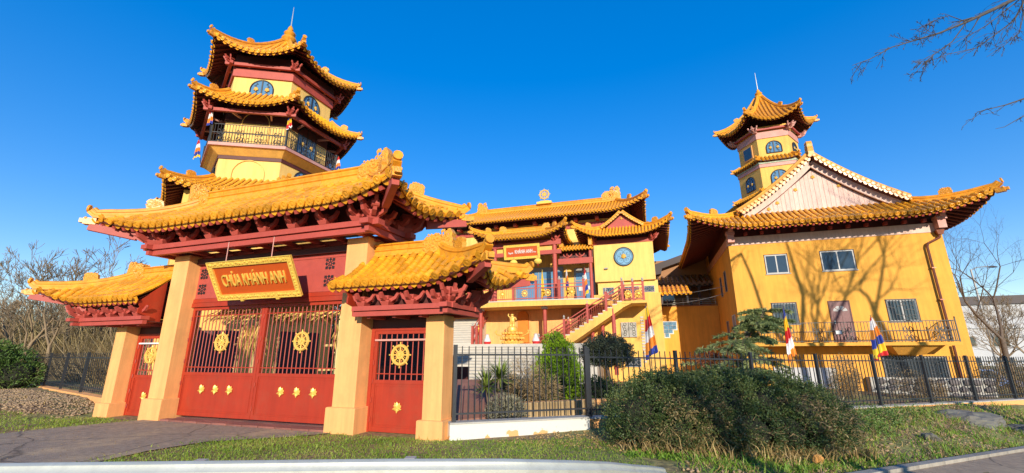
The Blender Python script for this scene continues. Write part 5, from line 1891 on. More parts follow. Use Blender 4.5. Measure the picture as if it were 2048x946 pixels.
# terrace rail of thin bars
tr = MB()
for z in (4.72, 4.84, 4.96, 5.08):
    tr.cyl((-5.9, LY + .1, z), (.25, LY + .1, z), .012, .012, 4)
for x in np.linspace(-5.9, .2, 7):
    tr.cyl((x, LY + .1, 4.6), (x, LY + .1, 5.12), .02, .02, 5)
tr.build('terrace_railing', M_steel, link_w)
# pergola roof of dark tiles on posts
C1 = Slope((-5.8, LY + 1.0), (.28, LY + 1.0), 2.0, 0, 0, 6.30, 7.05, .1, 0, 1, 0, ga=True, gb=True)
pg = roof_shell(link_w, (C1,), .1, 'pergola_roof')
stuff(lay_tiles(C1, pg, .34, .7, .11, single=False, material=M_darktile).build('tile_rows', M_darktile, pg, smooth=True))
for x in (-4.0, -1.2, -.6):
    MB().box(x - .09, x + .09, LY + 1.3, LY + 1.48, 4.6, 6.3).build('pergola_post', M_brown, link_w)
MB().box(-5.8, .2, LY + 1.25, LY + 1.45, 6.05, 6.24).build('pergola_beam', M_brown, link_w)
m = MB(); m.box(-5.5, .28, LY + 3.2, LY + 3.6, 4.6, 8.4); m.build('rear_wall', M_brownwall, link_w)
MB().box(-3.4, -2.2, LY + 3.16, LY + 3.199, 4.7, 5.9).build('window', M_glass, link_w)
m = MB()
for y_ in (LY + 2.6,):
    m.prism([(-3.7, 7.55), (-3.65, 7.95), (.4, 9.25), (.4, 8.75), (-2.9, 7.7), (-3.0, 7.3), (-3.65, 7.2)], y_, y_ + 1.5)
m.build('brown_roof', M_brown, link_w)
# tiled canopy corner beside the medallion block
cn = thing('canopy', 'small amber tiled canopy at the side of the medallion block', 'canopy', BO, R(-BA))
C2 = Slope((3.7, 1.2), (5.6, 1.2), 1.6, .1, .1, 5.15, 5.75, .1, 0, 1, 0, ga=True, gb=True)
cr = roof_shell(cn, (C2,), .1)
stuff(lay_tiles(C2, cr, .26, .5, .085, single=False).build('tile_rows', M_tile, cr, smooth=True))
for x in (3.9, 5.4):
    MB().box(x - .05, x + .05, 1.5, 1.6, 4.5, 5.2).build('post', M_brown, cn)

# ------------------------------------------------------------------ gold statue in the court
st = thing('golden_statue', 'golden figure with a raised arm on a lotus pedestal before the orange niche', 'statue', bw(-4.75, -2.35, 2.08), R(-BA))
st.scale = (.8, .8, .66)
m = MB()
m.lathe([(.75, 0), (.78, .12), (.6, .2), (.55, .34), (.82, .48), (.86, .58), (.6, .66), (.52, .8), (.72, .92), (.74, 1.0), (.4, 1.04)], 24)
for z, r_, n_ in ((.50, .84, 18), (.94, .72, 16), (.16, .74, 16)):
    for k in range(n_):
        a = 2 * pi * k / n_
        m.ball((r_ * math.cos(a), r_ * math.sin(a), z), .10, 6, 4, 1.3)
for sx in (-1, 1):
    m.tube([(sx * .8, 0, .7), (sx * 1.15, -.1, .85), (sx * 1.3, -.05, 1.05), (sx * 1.2, 0, 1.2)], .07, 6)
m.build('lotus_pedestal', M_gold, st, smooth=True)
m = MB(); m.lathe([(.1, 0), (.36, .08), (.42, .28), (.33, .5), (.12, .6)], 18, (0, 0, 1.0)); m.build('globe', M_gold, st, smooth=True)
def skinned(name, joints, edges, material, parent, M=None, sub=2):
    me = bpy.data.meshes.new(name)
    me.from_pydata([j[:3] for j in joints], edges, [])
    o = bpy.data.objects.new(name, me)
    COL.objects.link(o)
    sk = o.modifiers.new('skin', 'SKIN')
    for i, v in enumerate(me.skin_vertices[0].data):
        v.radius = (joints[i][3], joints[i][3])
        v.use_root = (i == 0)
    ss = o.modifiers.new('sub', 'SUBSURF')
    ss.levels = ss.render_levels = sub
    bpy.context.view_layer.update()
    dg = bpy.context.evaluated_depsgraph_get()
    me2 = bpy.data.meshes.new_from_object(o.evaluated_get(dg))
    bpy.data.objects.remove(o)
    me2.materials.clear()
    me2.materials.append(material)
    for p in me2.polygons:
        p.use_smooth = True
    return ob(name, me2, parent, M)
J = [(0, 0, .42, .10), (0, 0, .58, .11), (0, 0, .72, .10), (0, 0, .80, .045), (0, -.01, .90, .095), (0, -.01, 1.0, .07),
     (-.12, 0, .73, .045), (-.2, 0, .86, .035), (-.17, -.01, 1.02, .03), (.12, 0, .72, .045), (.2, -.02, .60, .035), (.2, -.06, .48, .03),
     (-.06, 0, .3, .07), (-.07, 0, .15, .05), (-.07, -.02, .02, .045), (.06, 0, .3, .07), (.07, 0, .15, .05), (.07, -.02, .02, .045)]
Ed = [(0, 1), (1, 2), (2, 3), (3, 4), (4, 5), (2, 6), (6, 7), (7, 8), (2, 9), (9, 10), (10, 11), (0, 12), (12, 13), (13, 14), (0, 15), (15, 16), (16, 17)]
skinned('figure', J, Ed, M_gold, st, Matrix.Translation((0, 0, 1.52)) @ Matrix.Diagonal((1.6, 1.6, 1.15, 1)))
for lab, x in (('white flower pot with red band left of the golden statue', -6.3), ('white flower pot right of the golden statue', -3.3)):
    pt = thing('flower_pot', lab, 'flower pot', bw(x, -2.4, 2.08), 0, 'pots beside the statue')
    pt.scale = (.6, .6, .75)
    MB().lathe([(.3, 0), (.36, .14), (.38, .2)], 14).build('pot_base', M_fl_red, pt)
    MB().lathe([(.36, .2), (.34, .35), (.2, .55), (.16, .7), (.2, .75), (.02, .8)], 14).build('pot_body', M_white, pt, smooth=True)

# ------------------------------------------------------------------ ground
def smooth(t):
    t = min(1, max(0, t))
    return t * t * (3 - 2 * t)
FENCE = [(-1.25, 9.42), (1.72, 10.48), (9.0, 13.25), (21.0, 17.8)]
def fence_y(x):
    for (a, b), (c, d) in zip(FENCE[:-1], FENCE[1:]):
        if x <= c:
            return b + (d - b) * (x - a) / (c - a)
    return FENCE[-1][1] + .38 * (x - FENCE[-1][0])
def road_z(x):
    return -.05 * max(0.0, min(x, 25) - 1.0)
def kerb_y(x):
    return 7.45 + .53 * (x - 5.5)
def ground_z(x, y):
    zf = .06 - .018 * max(0, min(x, 25)) + .13 * smooth((x - 7.5) / 1.5) * (1 - smooth((x - 15) / 2.5))
    if x <= 0:
        base = 0.0
    else:
        yk, yf = kerb_y(x), fence_y(x)
        t = smooth((y - yk - .1) / max(.5, yf - yk - .3))
        base = road_z(x) * (1 - t) + zf * t
        base *= smooth(x / 2.5)
    # soil bank on the far left
    if x < -11.8:
        base += .28 * smooth((-11.8 - x) / 2.5) * smooth((y - 10.8) / 2.0)
    return base
nx_, ny_ = 150, 120
gx = np.concatenate([np.linspace(-60, -22, 20)[:-1], np.linspace(-22, 24, 110), np.linspace(24, 60, 21)[1:]])
gy = np.concatenate([np.linspace(-6, 3, 10)[:-1], np.linspace(3, 22, 76), np.linspace(22, 70, 24)[1:]])
rng = np.random.default_rng(3)
vs = np.array([[x, y, ground_z(x, y) - .012] for y in gy for x in gx])
amp = np.where((vs[:, 0] < -11.5) | (vs[:, 0] > 2.5), .03, .004)
vs[:, 2] += rng.normal(0, 1, len(vs)) * amp * .6
nx_, ny_ = len(gx), len(gy)
ii = np.arange(nx_ * ny_).reshape(ny_, nx_)
fs = np.stack([ii[:-1, :-1], ii[:-1, 1:], ii[1:, 1:], ii[1:, :-1]], -1).reshape(-1, 4)

def ground_material():
    m = bpy.data.materials.new('earth_and_turf')
    m.use_nodes = True
    N, L = m.node_tree.nodes, m.node_tree.links
    b = N['Principled BSDF']
    b.inputs['Roughness'].default_value = .95
    tc = N.new('ShaderNodeTexCoord')
    n1 = N.new('ShaderNodeTexNoise'); n1.inputs['Scale'].default_value = .55; n1.inputs['Detail'].default_value = 6
    n2 = N.new('ShaderNodeTexNoise'); n2.inputs['Scale'].default_value = 9; n2.inputs['Detail'].default_value = 8
    L.new(tc.outputs['Object'], n1.inputs['Vector']); L.new(tc.outputs['Object'], n2.inputs['Vector'])
    c1 = N.new('ShaderNodeValToRGB')
    c1.color_ramp.elements[0].position = .4; c1.color_ramp.elements[0].color = (.26, .17, .09, 1)
    c1.color_ramp.elements[1].position = .6; c1.color_ramp.elements[1].color = (.23, .23, .07, 1)
    L.new(n1.outputs['Fac'], c1.inputs['Fac'])
    c2 = N.new('ShaderNodeValToRGB')
    c2.color_ramp.elements[0].position = .3; c2.color_ramp.elements[0].color = (.45, .45, .45, 1)
    c2.color_ramp.elements[1].position = .7; c2.color_ramp.elements[1].color = (1.5, 1.4, 1.25, 1)
    L.new(n2.outputs['Fac'], c2.inputs['Fac'])
    mx = N.new('ShaderNodeMix'); mx.data_type = 'RGBA'; mx.blend_type = 'MULTIPLY'; mx.inputs['Factor'].default_value = 1
    L.new(c1.outputs['Color'], mx.inputs['A']); L.new(c2.outputs['Color'], mx.inputs['B'])
    L.new(mx.outputs['Result'], b.inputs['Base Color'])
    bp = N.new('ShaderNodeBump'); bp.inputs['Strength'].default_value = .9; bp.inputs['Distance'].default_value = .05
    L.new(n2.outputs['Fac'], bp.inputs['Height']); L.new(bp.outputs[0], b.inputs['Normal'])
    return m
M_ground = ground_material()
g = ob('ground', bigmesh('ground', vs, fs, M_ground, smooth=True))
g['kind'] = 'structure'
far = MB().add([(-2500, -2500, -.9), (2500, -2500, -.9), (2500, 2500, -.9), (-2500, 2500, -.9)], [(0, 1, 2, 3)]).build('terrain', mat('distant_field', (.09, .10, .04), .95, .3, .05))
far['kind'] = 'structure'

def asphalt(name, base, warm):
    m = mat(name, base, .85, .3, 9.0, .6, 60, dirt=warm, dirt_amt=.9, dirt_scale=.8)
    N, L = m.node_tree.nodes, m.node_tree.links
    b = N['Principled BSDF']
    src = b.inputs['Base Color'].links[0].from_socket
    tc = N.new('ShaderNodeTexCoord')
    nz = N.new('ShaderNodeTexNoise'); nz.inputs['Scale'].default_value = 1.5; nz.inputs['Detail'].default_value = 4
    L.new(tc.outputs['Object'], nz.inputs['Vector'])
    mxv = N.new('ShaderNodeMix'); mxv.data_type = 'VECTOR'; mxv.inputs['Factor'].default_value = .22
    L.new(tc.outputs['Object'], mxv.inputs['A']); L.new(nz.outputs['Color'], mxv.inputs['B'])
    vo = N.new('ShaderNodeTexVoronoi'); vo.feature = 'DISTANCE_TO_EDGE'; vo.inputs['Scale'].default_value = .55
    L.new(mxv.outputs['Result'], vo.inputs['Vector'])
    mr = N.new('ShaderNodeMapRange'); mr.inputs['From Max'].default_value = .012; mr.inputs['To Min'].default_value = .35
    L.new(vo.outputs['Distance'], mr.inputs['Value'])
    vm = N.new('ShaderNodeVectorMath'); vm.operation = 'SCALE'
    L.new(src, vm.inputs[0]); L.new(mr.outputs[0], vm.inputs['Scale'])
    L.new(vm.outputs[0], b.inputs['Base Color'])
    return m
M_asphalt = asphalt('worn_asphalt', (.29, .235, .165), (.54, .40, .22))
M_path = asphalt('brown_path_asphalt', (.36, .255, .16), (.46, .33, .20))
def sheet_poly(name, poly, lift, material, step=.5):
    """flat-ish sheet following the ground, triangulated from a polygon"""
    bm = bmesh.new()
    vsx = [bm.verts.new((x, y, 0)) for x, y in poly]
    f = bm.faces.new(vsx)
    bmesh.ops.triangulate(bm, faces=[f])
    for _ in range(4):
        es = [e for e in bm.edges if e.calc_length() > step]
        if not es:
            break
        bmesh.ops.subdivide_edges(bm, edges=es, cuts=1)
        bmesh.ops.triangulate(bm, faces=bm.faces[:])
    for v in bm.verts:
        v.co.z = ground_z(v.co.x, v.co.y) + lift
    me = bpy.data.meshes.new(name)
    bm.to_mesh(me); bm.free()
    me.materials.append(material)
    for p in me.polygons:
        if p.normal.z < 0:
            p.flip()
    o = ob(name, me)
    o['kind'] = 'structure'
    return o
DRIVE = [(-9.6, 12.05), (-3.9, 10.05), (-4.6, 9.65), (-6.0, 9.2), (-6.5, 8.4), (-6.7, 7.4), (-6.9, 6.0), (-7.2, 3.2), (-24, 3.2), (-24, 9.0), (-14, 9.6), (-11.2, 10.1), (-10.6, 11.0)]
sheet_poly('driveway', DRIVE, .008, M_asphalt)
PATH = [(4.2, 6.70), (5.5, 7.39), (12.5, 11.10), (24, 17.15), (24, 2), (10, -3), (-20, -5), (-20, 3.1), (2.0, 3.1), (3.3, 4.6)]
sheet_poly('road', PATH, .03, M_path)
# kerb stones along the road edge
kb = thing('kerb', 'grey concrete kerb along the road at the foot of the bank', 'kerb', (0, 0, 0))
km = MB().box(-.005, .985, -.075, .075, -.12, .05).mesh('kerb_stone', M_kerb)
p = Vector((4.2, 6.75)); q = Vector((22, 16.18))
d = (q - p).normalized()
k = int((q - p).length)
for i in range(k):
    o = p + d * i
    z0, z1 = ground_z(o.x, o.y), ground_z(o.x + d.x, o.y + d.y)
    M = Matrix.Translation((o.x, o.y, road_z(o.x) + .035)) @ Matrix.Rotation(math.atan2(d.y, d.x), 4, 'Z') @ Matrix.Rotation(-math.atan2(road_z(o.x + d.x) - road_z(o.x), 1), 4, 'Y')
    ob('kerb_stone', km, kb, M)

# ------------------------------------------------------------------ galvanised guard rail
gr_ = thing('guard_rail', 'galvanised steel guard rail along the bottom, its end buried in the turf', 'guard rail', (0, 0, 0))
prof = [(.00, .155), (.035, .135), (.04, .105), (.075, .075), (.075, .045), (.03, .015), (.03, -.015), (.075, -.045), (.075, -.075), (.04, -.105), (.035, -.135), (.0, -.155),
        (-.006, -.155), (.03, -.132), (.034, -.10), (.069, -.07), (.069, -.05), (.024, -.017), (.024, .017), (.069, .05), (.069, .07), (.034, .10), (.03, .132), (-.006, .155)]
path = [(-16, 4.0, .56), (-12, 4.15, .56), (-8, 4.28, .56), (-4, 4.42, .56), (-1.2, 4.52, .555), (-.1, 4.62, .53), (.6, 4.95, .44), (1.1, 5.5, .30), (1.55, 6.1, .13), (1.9, 6.6, .0), (2.2, 7.0, -.12)]
rings = []
P3 = [Vector(p_) for p_ in path]
for i, p_ in enumerate(P3):
    d = (P3[min(i + 1, len(P3) - 1)] - P3[max(i - 1, 0)]).normalized()
    out = d.cross(Vector((0, 0, 1))).normalized()
    rings.append([p_ + out * a + Vector((0, 0, 1)) * b for a, b in prof])
mb = MB(); mb.loft(rings)
mb.build('rail_beam', M_steel, gr_, smooth=True)
pm = MB().box(-.05, .05, .03, .13, -.6, .70).mesh('rail_post', M_steel)
for x in (-15, -13, -11, -9, -7, -5, -3, -1):
    y = 4.0 + (x + 16) * .035
    ob('rail_post', pm, gr_, Matrix.Translation((x, y + .02, 0)))
bt = MB().cyl((0, -.09, 0), (0, -.06, 0), .014, .014, 6).mesh('bolt', M_black)
for x, y in ((-.16, 4.60), (-4, 4.42), (-8, 4.28)):
    ob('bolt', bt, gr_, Matrix.Translation((x, y + .0, .50)))

# ------------------------------------------------------------------ fences
def fence(label, pts, zs, h, spacing, post_gap, wall_mat, wall_h, wall_t=.26, group='black steel fences', post=.075, dz=.0):
    f = thing('steel_fence', label, 'fence', (0, 0, 0), 0, group)
    pk = MB().box(-.009, .009, -.009, .009, .04, h).mesh('picket', M_black_fence)
    ps = MB().box(-post / 2, post / 2, -post / 2, post / 2, -.05, h + .03).mesh('fence_post', M_black_fence)
    for (a, za), (b, zb) in zip(list(zip(pts, zs))[:-1], list(zip(pts, zs))[1:]):
        A, B = Vector((*a, za)), Vector((*b, zb))
        D = B - A
        L = Vector((D.x, D.y)).length
        ang = math.atan2(D.y, D.x)
        n = max(1, round(L / post_gap))
        for i in range(n):
            p, q = A + D * (i / n), A + D * ((i + 1) / n)
            ob('fence_post', ps, f, Matrix.Translation(p) @ Matrix.Rotation(ang, 4, 'Z'))
            for z in (.16, h - .17):
                MB().bar(p + Vector((0, 0, z)), q + Vector((0, 0, z)), .03, .035).build('fence_rail', M_black_fence, f)
            k = max(2, round((q - p).length / spacing))
            for j in range(1, k):
                o = p + (q - p) * (j / k)
                ob('picket', pk, f, Matrix.Translation(o) @ Matrix.Rotation(ang, 4, 'Z'))
        ob('fence_post', ps, f, Matrix.Translation(B) @ Matrix.Rotation(ang, 4, 'Z'))
    return f
def low_wall(label, pts, zs, t, material, cap=None):
    w = thing('low_wall', label, 'wall', (0, 0, 0))
    for (a, za), (b, zb) in zip(list(zip(pts, zs))[:-1], list(zip(pts, zs))[1:]):
        A, B = Vector(a), Vector(b)
        d = (B - A).normalized(); n = Vector((-d.y, d.x)) * (t / 2)
        v = []
        for P_, z in ((A, za), (B, zb)):
            for s_ in (-1, 1):
                v += [(P_.x + n.x * s_, P_.y + n.y * s_, -.9), (P_.x + n.x * s_, P_.y + n.y * s_, z)]
        MB().add(v, [(0, 1, 3, 2), (4, 6, 7, 5), (0, 4, 5, 1), (2, 3, 7, 6), (1, 5, 7, 3), (0, 2, 6, 4)]).build('wall_body', material, w)
        if cap:
            n2 = n * 1.12
            v = []
            for P_, z in ((A, za), (B, zb)):
                for s_ in (-1, 1):
                    v += [(P_.x + n2.x * s_, P_.y + n2.y * s_, z + .002), (P_.x + n2.x * s_, P_.y + n2.y * s_, z + .035)]
            MB().add(v, [(0, 1, 3, 2), (4, 6, 7, 5), (0, 4, 5, 1), (2, 3, 7, 6), (1, 5, 7, 3), (0, 2, 6, 4)]).build('coping', cap, w)
    return w
# peeling white render over apricot
def peeling():
    m = bpy.data.materials.new('peeling_white_render')
    m.use_nodes = True
    N, L = m.node_tree.nodes, m.node_tree.links
    b = N['Principled BSDF']; b.inputs['Roughness'].default_value = .9
    tc = N.new('ShaderNodeTexCoord')
    nz = N.new('ShaderNodeTexNoise'); nz.inputs['Scale'].default_value = 2.6; nz.inputs['Detail'].default_value = 5
    sx = N.new('ShaderNodeSeparateXYZ')
    L.new(tc.outputs['Object'], nz.inputs['Vector']); L.new(tc.outputs['Object'], sx.inputs[0])
    ad = N.new('ShaderNodeMath'); ad.operation = 'MULTIPLY_ADD'; ad.inputs[1].default_value = .7
    L.new(sx.outputs['Z'], ad.inputs[0]); L.new(nz.outputs['Fac'], ad.inputs[2])
    cr = N.new('ShaderNodeValToRGB')
    cr.color_ramp.elements[0].position = .445; cr.color_ramp.elements[0].color = (.60, .36, .14, 1)
    cr.color_ramp.elements[1].position = .47; cr.color_ramp.elements[1].color = (.62, .60, .53, 1)
    L.new(ad.outputs[0], cr.inputs['Fac']); L.new(cr.outputs['Color'], b.inputs['Base Color'])
    bp = N.new('ShaderNodeBump'); bp.inputs['Strength'].default_value = .5; bp.inputs['Distance'].default_value = .02
    L.new(cr.outputs['Color'], bp.inputs['Height']); L.new(bp.outputs[0], b.inputs['Normal'])
    return m
low_wall('low wall of peeling white render under the fence right beside the gate', [(-1.30, 9.40), (1.66, 10.46)], [.28, .24], .28, peeling(), M_concrete)
low_wall('low apricot wall with concrete coping running behind the hedge', [(1.70, 10.62), (9.0, 13.35), (21.0, 17.9)], [.20, .02, -.16], .28, M_pillar, M_concrete)
fence('black steel picket fence joining the gate pillar, in front of the yucca and lime conifer', [(-1.2, 9.42), (1.70, 10.47)], [.30, .27], 1.50, .15, 2.2, None, 0)
fence('black steel picket fence behind the dark hedge and along the ochre house', [(1.78, 10.64), (9.0, 13.35), (21.0, 17.9)], [.22, .05, -.13], 1.50, .16, 2.45, None, 0)
fence('dark picket fence between the left side gate and the bare woodland', [(-13.0, 14.6), (-22.5, 21.2)], [.38, .34], 1.32, .24, 2.7, None, 0)
low_wall('low apricot footing wall under the left fence', [(-12.6, 14.3), (-23, 21.5)], [.34, .32], .3, M_pillar)
# ------------------------------------------------------------------ vegetation
def bare_tree_segments(seed, H, spread=.55, levels=6, r0=.16, up=.35, split=(2, 3), lean=(0, 0), shrink=.72, first=.34, bl=None):
    rr = random.Random(seed)
    segs = []
    def grow(p, d, L, r, lev):
        nseg = 3 if lev < 3 else 2
        for i in range(nseg):
            d2 = (d + Vector((rr.gauss(0, .10), rr.gauss(0, .10), rr.gauss(0, .06) + up * .06))).normalized()
            q = p + d2 * (L / nseg)
            r1 = r * (.90 if lev < levels else .7)
            segs.append((p, q, r, r1))
            p, d, r = q, d2, r1
            if lev < levels and lev > 0 and rr.random() < .55:
                side = Vector((rr.gauss(0, 1), rr.gauss(0, 1), rr.gauss(.1, .5))).normalized()
                grow(p, (d + side * .9).normalized(), L * .62, r * .5, lev + 2 if lev + 2 <= levels else levels)
        if lev >= levels:
            return
        k = rr.randint(*split)
        for j in range(k):
            a = rr.uniform(0, 2 * pi)
            side = d.orthogonal().normalized()
            side = Matrix.Rotation(a, 3, d) @ side
            nd = (d + side * rr.uniform(.6, 1.3) * spread + Vector((0, 0, up * .35))).normalized()
            grow(p, nd, (bl if (bl and lev == 0) else L * shrink) * rr.uniform(.8, 1.15), r * rr.uniform(.58, .76), lev + 1)
    grow(Vector((0, 0, -.2)), Vector((lean[0], lean[1], 1)).normalized(), H * first, r0, 0)
    return segs

def seg_mesh(name, segs, material, thick_sides=6, thin=.02, rmin=.0):
    V, F = [], []
    S = np.array([[*a, *b, max(r, rmin), max(s_, rmin)] for a, b, r, s_ in segs])
    vs_all, fs_all, off = [], [], 0
    for sides, sel in ((thick_sides, S[:, 6] >= thin), (3, S[:, 6] < thin)):
        T = S[sel]
        if not len(T):
            continue
        p, q = T[:, :3], T[:, 3:6]
        d = q - p
        L = np.linalg.norm(d, axis=1, keepdims=True) + 1e-9
        d = d / L
        ref = np.where(np.abs(d[:, 2:3]) > .9, np.array([[1., 0, 0]]), np.array([[0, 0, 1.]]))
        a = np.cross(d, ref); a /= np.linalg.norm(a, axis=1, keepdims=True)
        b = np.cross(d, a)
        q = q + d * T[:, 7:8] * .3
        for k in range(sides):
            pass
        ang = 2 * np.pi * np.arange(sides) / sides
        ring = a[:, None, :] * np.cos(ang)[None, :, None] + b[:, None, :] * np.sin(ang)[None, :, None]
        v0 = p[:, None, :] + ring * T[:, 6][:, None, None]
        v1 = q[:, None, :] + ring * T[:, 7][:, None, None]
        vv = np.concatenate([v0, v1], 1)
        n = len(T)
        idx = np.arange(n)[:, None] * (2 * sides)
        k = np.arange(sides)
        f = np.stack([idx + k, idx + (k + 1) % sides, idx + sides + (k + 1) % sides, idx + sides + k], -1).reshape(-1, 4)
        vs_all.append(vv.reshape(-1, 3)); fs_all.append(f + off); off += n * 2 * sides
    return bigmesh(name, np.concatenate(vs_all), np.concatenate(fs_all), material, smooth=True)

def bare_tree(label, loc, segs, material, sc=1.0, rz=0.0, group=None, split_r=.05, meshes=None, name='bare_tree'):
    t = thing(name, label, 'tree', loc, rz, group)
    if meshes is None:
        meshes = (seg_mesh('trunk', [s_ for s_ in segs if s_[2] >= split_r], material), seg_mesh('crown', [s_ for s_ in segs if s_[2] < split_r], material))
    ob('trunk', meshes[0], t, Matrix.Scale(sc, 4))
    ob('crown', meshes[1], t, Matrix.Scale(sc, 4))
    return t, meshes

# woodland on the left: each tree its own object, four shapes shared
shapes = []
for sd_, H, sp_ in ((1, 8.0, .6), (2, 9.0, .5), (3, 7.5, .65), (5, 9.5, .55)):
    sg_ = bare_tree_segments(sd_, H, sp_, 6, .15, .3, (2, 3))
    sg_ = [(a, b, max(r, .014), max(s_, .012)) for a, b, r, s_ in sg_]
    shapes.append((seg_mesh('trunk', [s_ for s_ in sg_ if s_[2] >= .05], M_barkfar), seg_mesh('crown', [s_ for s_ in sg_ if s_[2] < .05], M_barkfar)))
rr = random.Random(21)
spots = [(-19, 24), (-25.5, 24.8), (-32, 24.5), (-28.5, 25.5), (-22, 29), (-34, 30), (-30, 27), (-38, 34), (-27.5, 31), (-24, 27.5), (-33, 37), (-29, 36), (-22.5, 33), (-26, 38), (-37.5, 27.5), (-41, 38), (-31.5, 41), (-20, 37), (-23.5, 42), (-36, 43), (-28, 45)]
where = ['just behind the side gate pillar', 'over the middle of the left fence', 'leaning over the juniper', 'with pale forks above the left fence', 'half hidden by the side gate roof', 'at the frame edge', 'over the green juniper', 'deep at the frame edge', 'above the left fence', 'nearest the side gate roof', 'in the second row', 'behind the left fence middle',
         'between the gate roofs', 'rising behind the side gate ridge', 'farthest out on the fringe', 'tallest at the rear edge', 'in the third row', 'behind the tower foot', 'low between gate and tower', 'in the last row outer side', 'in the last row centre']
for i, (x, y) in enumerate(spots):
    bare_tree('bare grey-brown woodland tree ' + where[i], (x, y, -.1), None, None, rr.uniform(.62, .86) * (1.0 if y < 33 else 1.15), rr.uniform(0, 6), 'bare woodland trees behind the left fence', meshes=shapes[i % 4], name='woodland_tree')
# tan brush under the trees
rng = np.random.default_rng(8)
def stalks(n, area, hmin, hmax, rng, lean=.5, width=.012, base=0.0):
    x = rng.uniform(area[0], area[1], n); y = rng.uniform(area[2], area[3], n)
    P = np.stack([x, y, np.full(n, base)], 1)
    h = rng.uniform(hmin, hmax, n)
    D = np.stack([rng.normal(0, lean, n), rng.normal(0, lean, n), np.ones(n)], 1)
    D /= np.linalg.norm(D, axis=1, keepdims=True)
    M1 = P + D * (h * .55)[:, None]
    D2 = D + rng.normal(0, lean * .8, (n, 3)); D2[:, 2] -= .1
    D2 /= np.linalg.norm(D2, axis=1, keepdims=True)
    T = M1 + D2 * (h * .45)[:, None]
    S = np.cross(D, rng.normal(0, 1, (n, 3))); S /= np.linalg.norm(S, axis=1, keepdims=True)
    w = (width * rng.uniform(.6, 1.4, n))[:, None]
    v = np.stack([P - S * w, P + S * w, M1 + S * w * .7, M1 - S * w * .7, M1 - S * w * .7, M1 + S * w * .7, T + S * w * .2, T - S * w * .2], 1).reshape(-1, 3)
    f = np.arange(8 * n).reshape(-1, 4)
    return v, f
v, f = stalks(26000, (-50, -14, 18, 34), .8, 3.6, rng, .5, .02, -.1)
keep = np.ones(len(v) // 8, bool)
c = v.reshape(-1, 8, 3)[:, 0]
keep = c[:, 1] > 16.6 + (-c[:, 0] - 13.0) * .70
vv = v.reshape(-1, 8, 3)[keep].reshape(-1, 3)
br = ob('undergrowth', bigmesh('undergrowth', vv, np.arange(len(vv)).reshape(-1, 4), M_brush)); br['kind'] = 'stuff'
br['label'] = 'tan tangled undergrowth below the bare woodland'
v, f = stalks(22000, (-66, -12, 33, 52), 2.0, 7.5, rng, .3, .035, -.2)
br = ob('undergrowth_rear', bigmesh('undergrowth_rear', v, f, M_brush)); br['kind'] = 'stuff'
br['label'] = 'deeper brown thicket between the woodland trunks'

def shrub(name, label, cat, loc, blobs, n, size, material, seed, aspect=.45, jitter=.7, core=True, twigs=0, group=None, shell=.75, up=.2, clump=None, core_r=.72):
    """leaves spread through the volume of several lobes, dark core inside painting their inner shade"""
    rg = np.random.default_rng(seed)
    t = thing(name, label, cat, loc, 0, group)
    Pn, Dn = [], []
    tot = sum(b[3] * b[3] for b in blobs)
    for (bx, by, bz, r, h) in blobs:
        k = int(n * r * r / tot)
        d = rg.normal(0, 1, (k, 3)); d /= np.linalg.norm(d, axis=1, keepdims=True)
        # lumpy radius
        lump = 1 + .10 * np.sin(d[:, 0] * 9 + bx * 7) * np.sin(d[:, 1] * 8 + by) + .08 * np.sin(d[:, 2] * 13 + bx * 3) + .06 * np.sin(d[:, 0] * 23 + d[:, 2] * 19)
        rad = (shell + (1 - shell) * rg.uniform(0, 1, k) ** .6) * lump
        p = d * rad[:, None] * np.array([r, r, h]) + np.array([bx, by, bz])
        Pn.append(p); Dn.append(d + np.array([0, 0, up]))
    P_, D_ = np.concatenate(Pn), np.concatenate(Dn)
    ok = P_[:, 2] > .0
    if clump:
        for (bx, by, bz, r, h) in blobs:
            q_ = ((P_ - np.array([bx, by, bz])) / np.array([r, r, h]))
            ok &= (q_ * q_).sum(1) > .62
    P_, D_ = P_[ok], D_[ok]
    if clump:
        # leaf sprays: tight bunches standing off the surface with dark gaps between them
        nc, cr_ = clump
        ci = rg.choice(len(P_), nc, replace=False)
        k = len(P_) // nc
        C_ = np.repeat(P_[ci], k, 0); E_ = np.repeat(D_[ci], k, 0)
        E_ = E_ / np.linalg.norm(E_, axis=1, keepdims=True)
        s1 = np.repeat(rg.uniform(.6, 1.5, nc), k)[:, None]
        P_ = C_ + rg.normal(0, 1, C_.shape) * cr_ * .45 * s1 + E_ * rg.uniform(-.3, 1.0, (len(C_), 1)) * cr_ * s1
        D_ = E_ + (P_ - C_) / cr_ * .6
    v, f = leaves(P_, D_, size, rg, aspect, jitter)
    fo = ob('foliage', bigmesh('foliage', v, f, material), t); stuff(fo)
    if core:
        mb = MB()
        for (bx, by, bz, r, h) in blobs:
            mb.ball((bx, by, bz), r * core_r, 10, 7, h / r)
        mb.build('shade_core', M_innershade, t)
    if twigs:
        segs = []
        rr_ = random.Random(seed)
        for q in range(twigs):
            bx, by, bz, r, h = rr_.choice(blobs)
            d = Vector((rr_.gauss(0, 1), rr_.gauss(0, 1) - .4, rr_.gauss(.1, .5))).normalized()
            a = Vector((bx, by, bz)) + Vector((d.x * r, d.y * r, d.z * h)) * rr_.uniform(.6, .85)
            if a.z < .05:
                continue
            e = (d + Vector((rr_.gauss(0, .5), rr_.gauss(0, .5), rr_.gauss(0, .5)))).normalized()
            b = a + e * rr_.uniform(.08, .28)
            segs.append((a, b, .007, .004))
        stuff(ob('dry_twigs', seg_mesh('dry_twigs', segs, M_twig), t))
    return t
M_innershade = mat('shaded_twig_mass', (.018, .019, .008), .95, .4, 12.0, .8, 30)  # dark colour standing for the shade between leaves
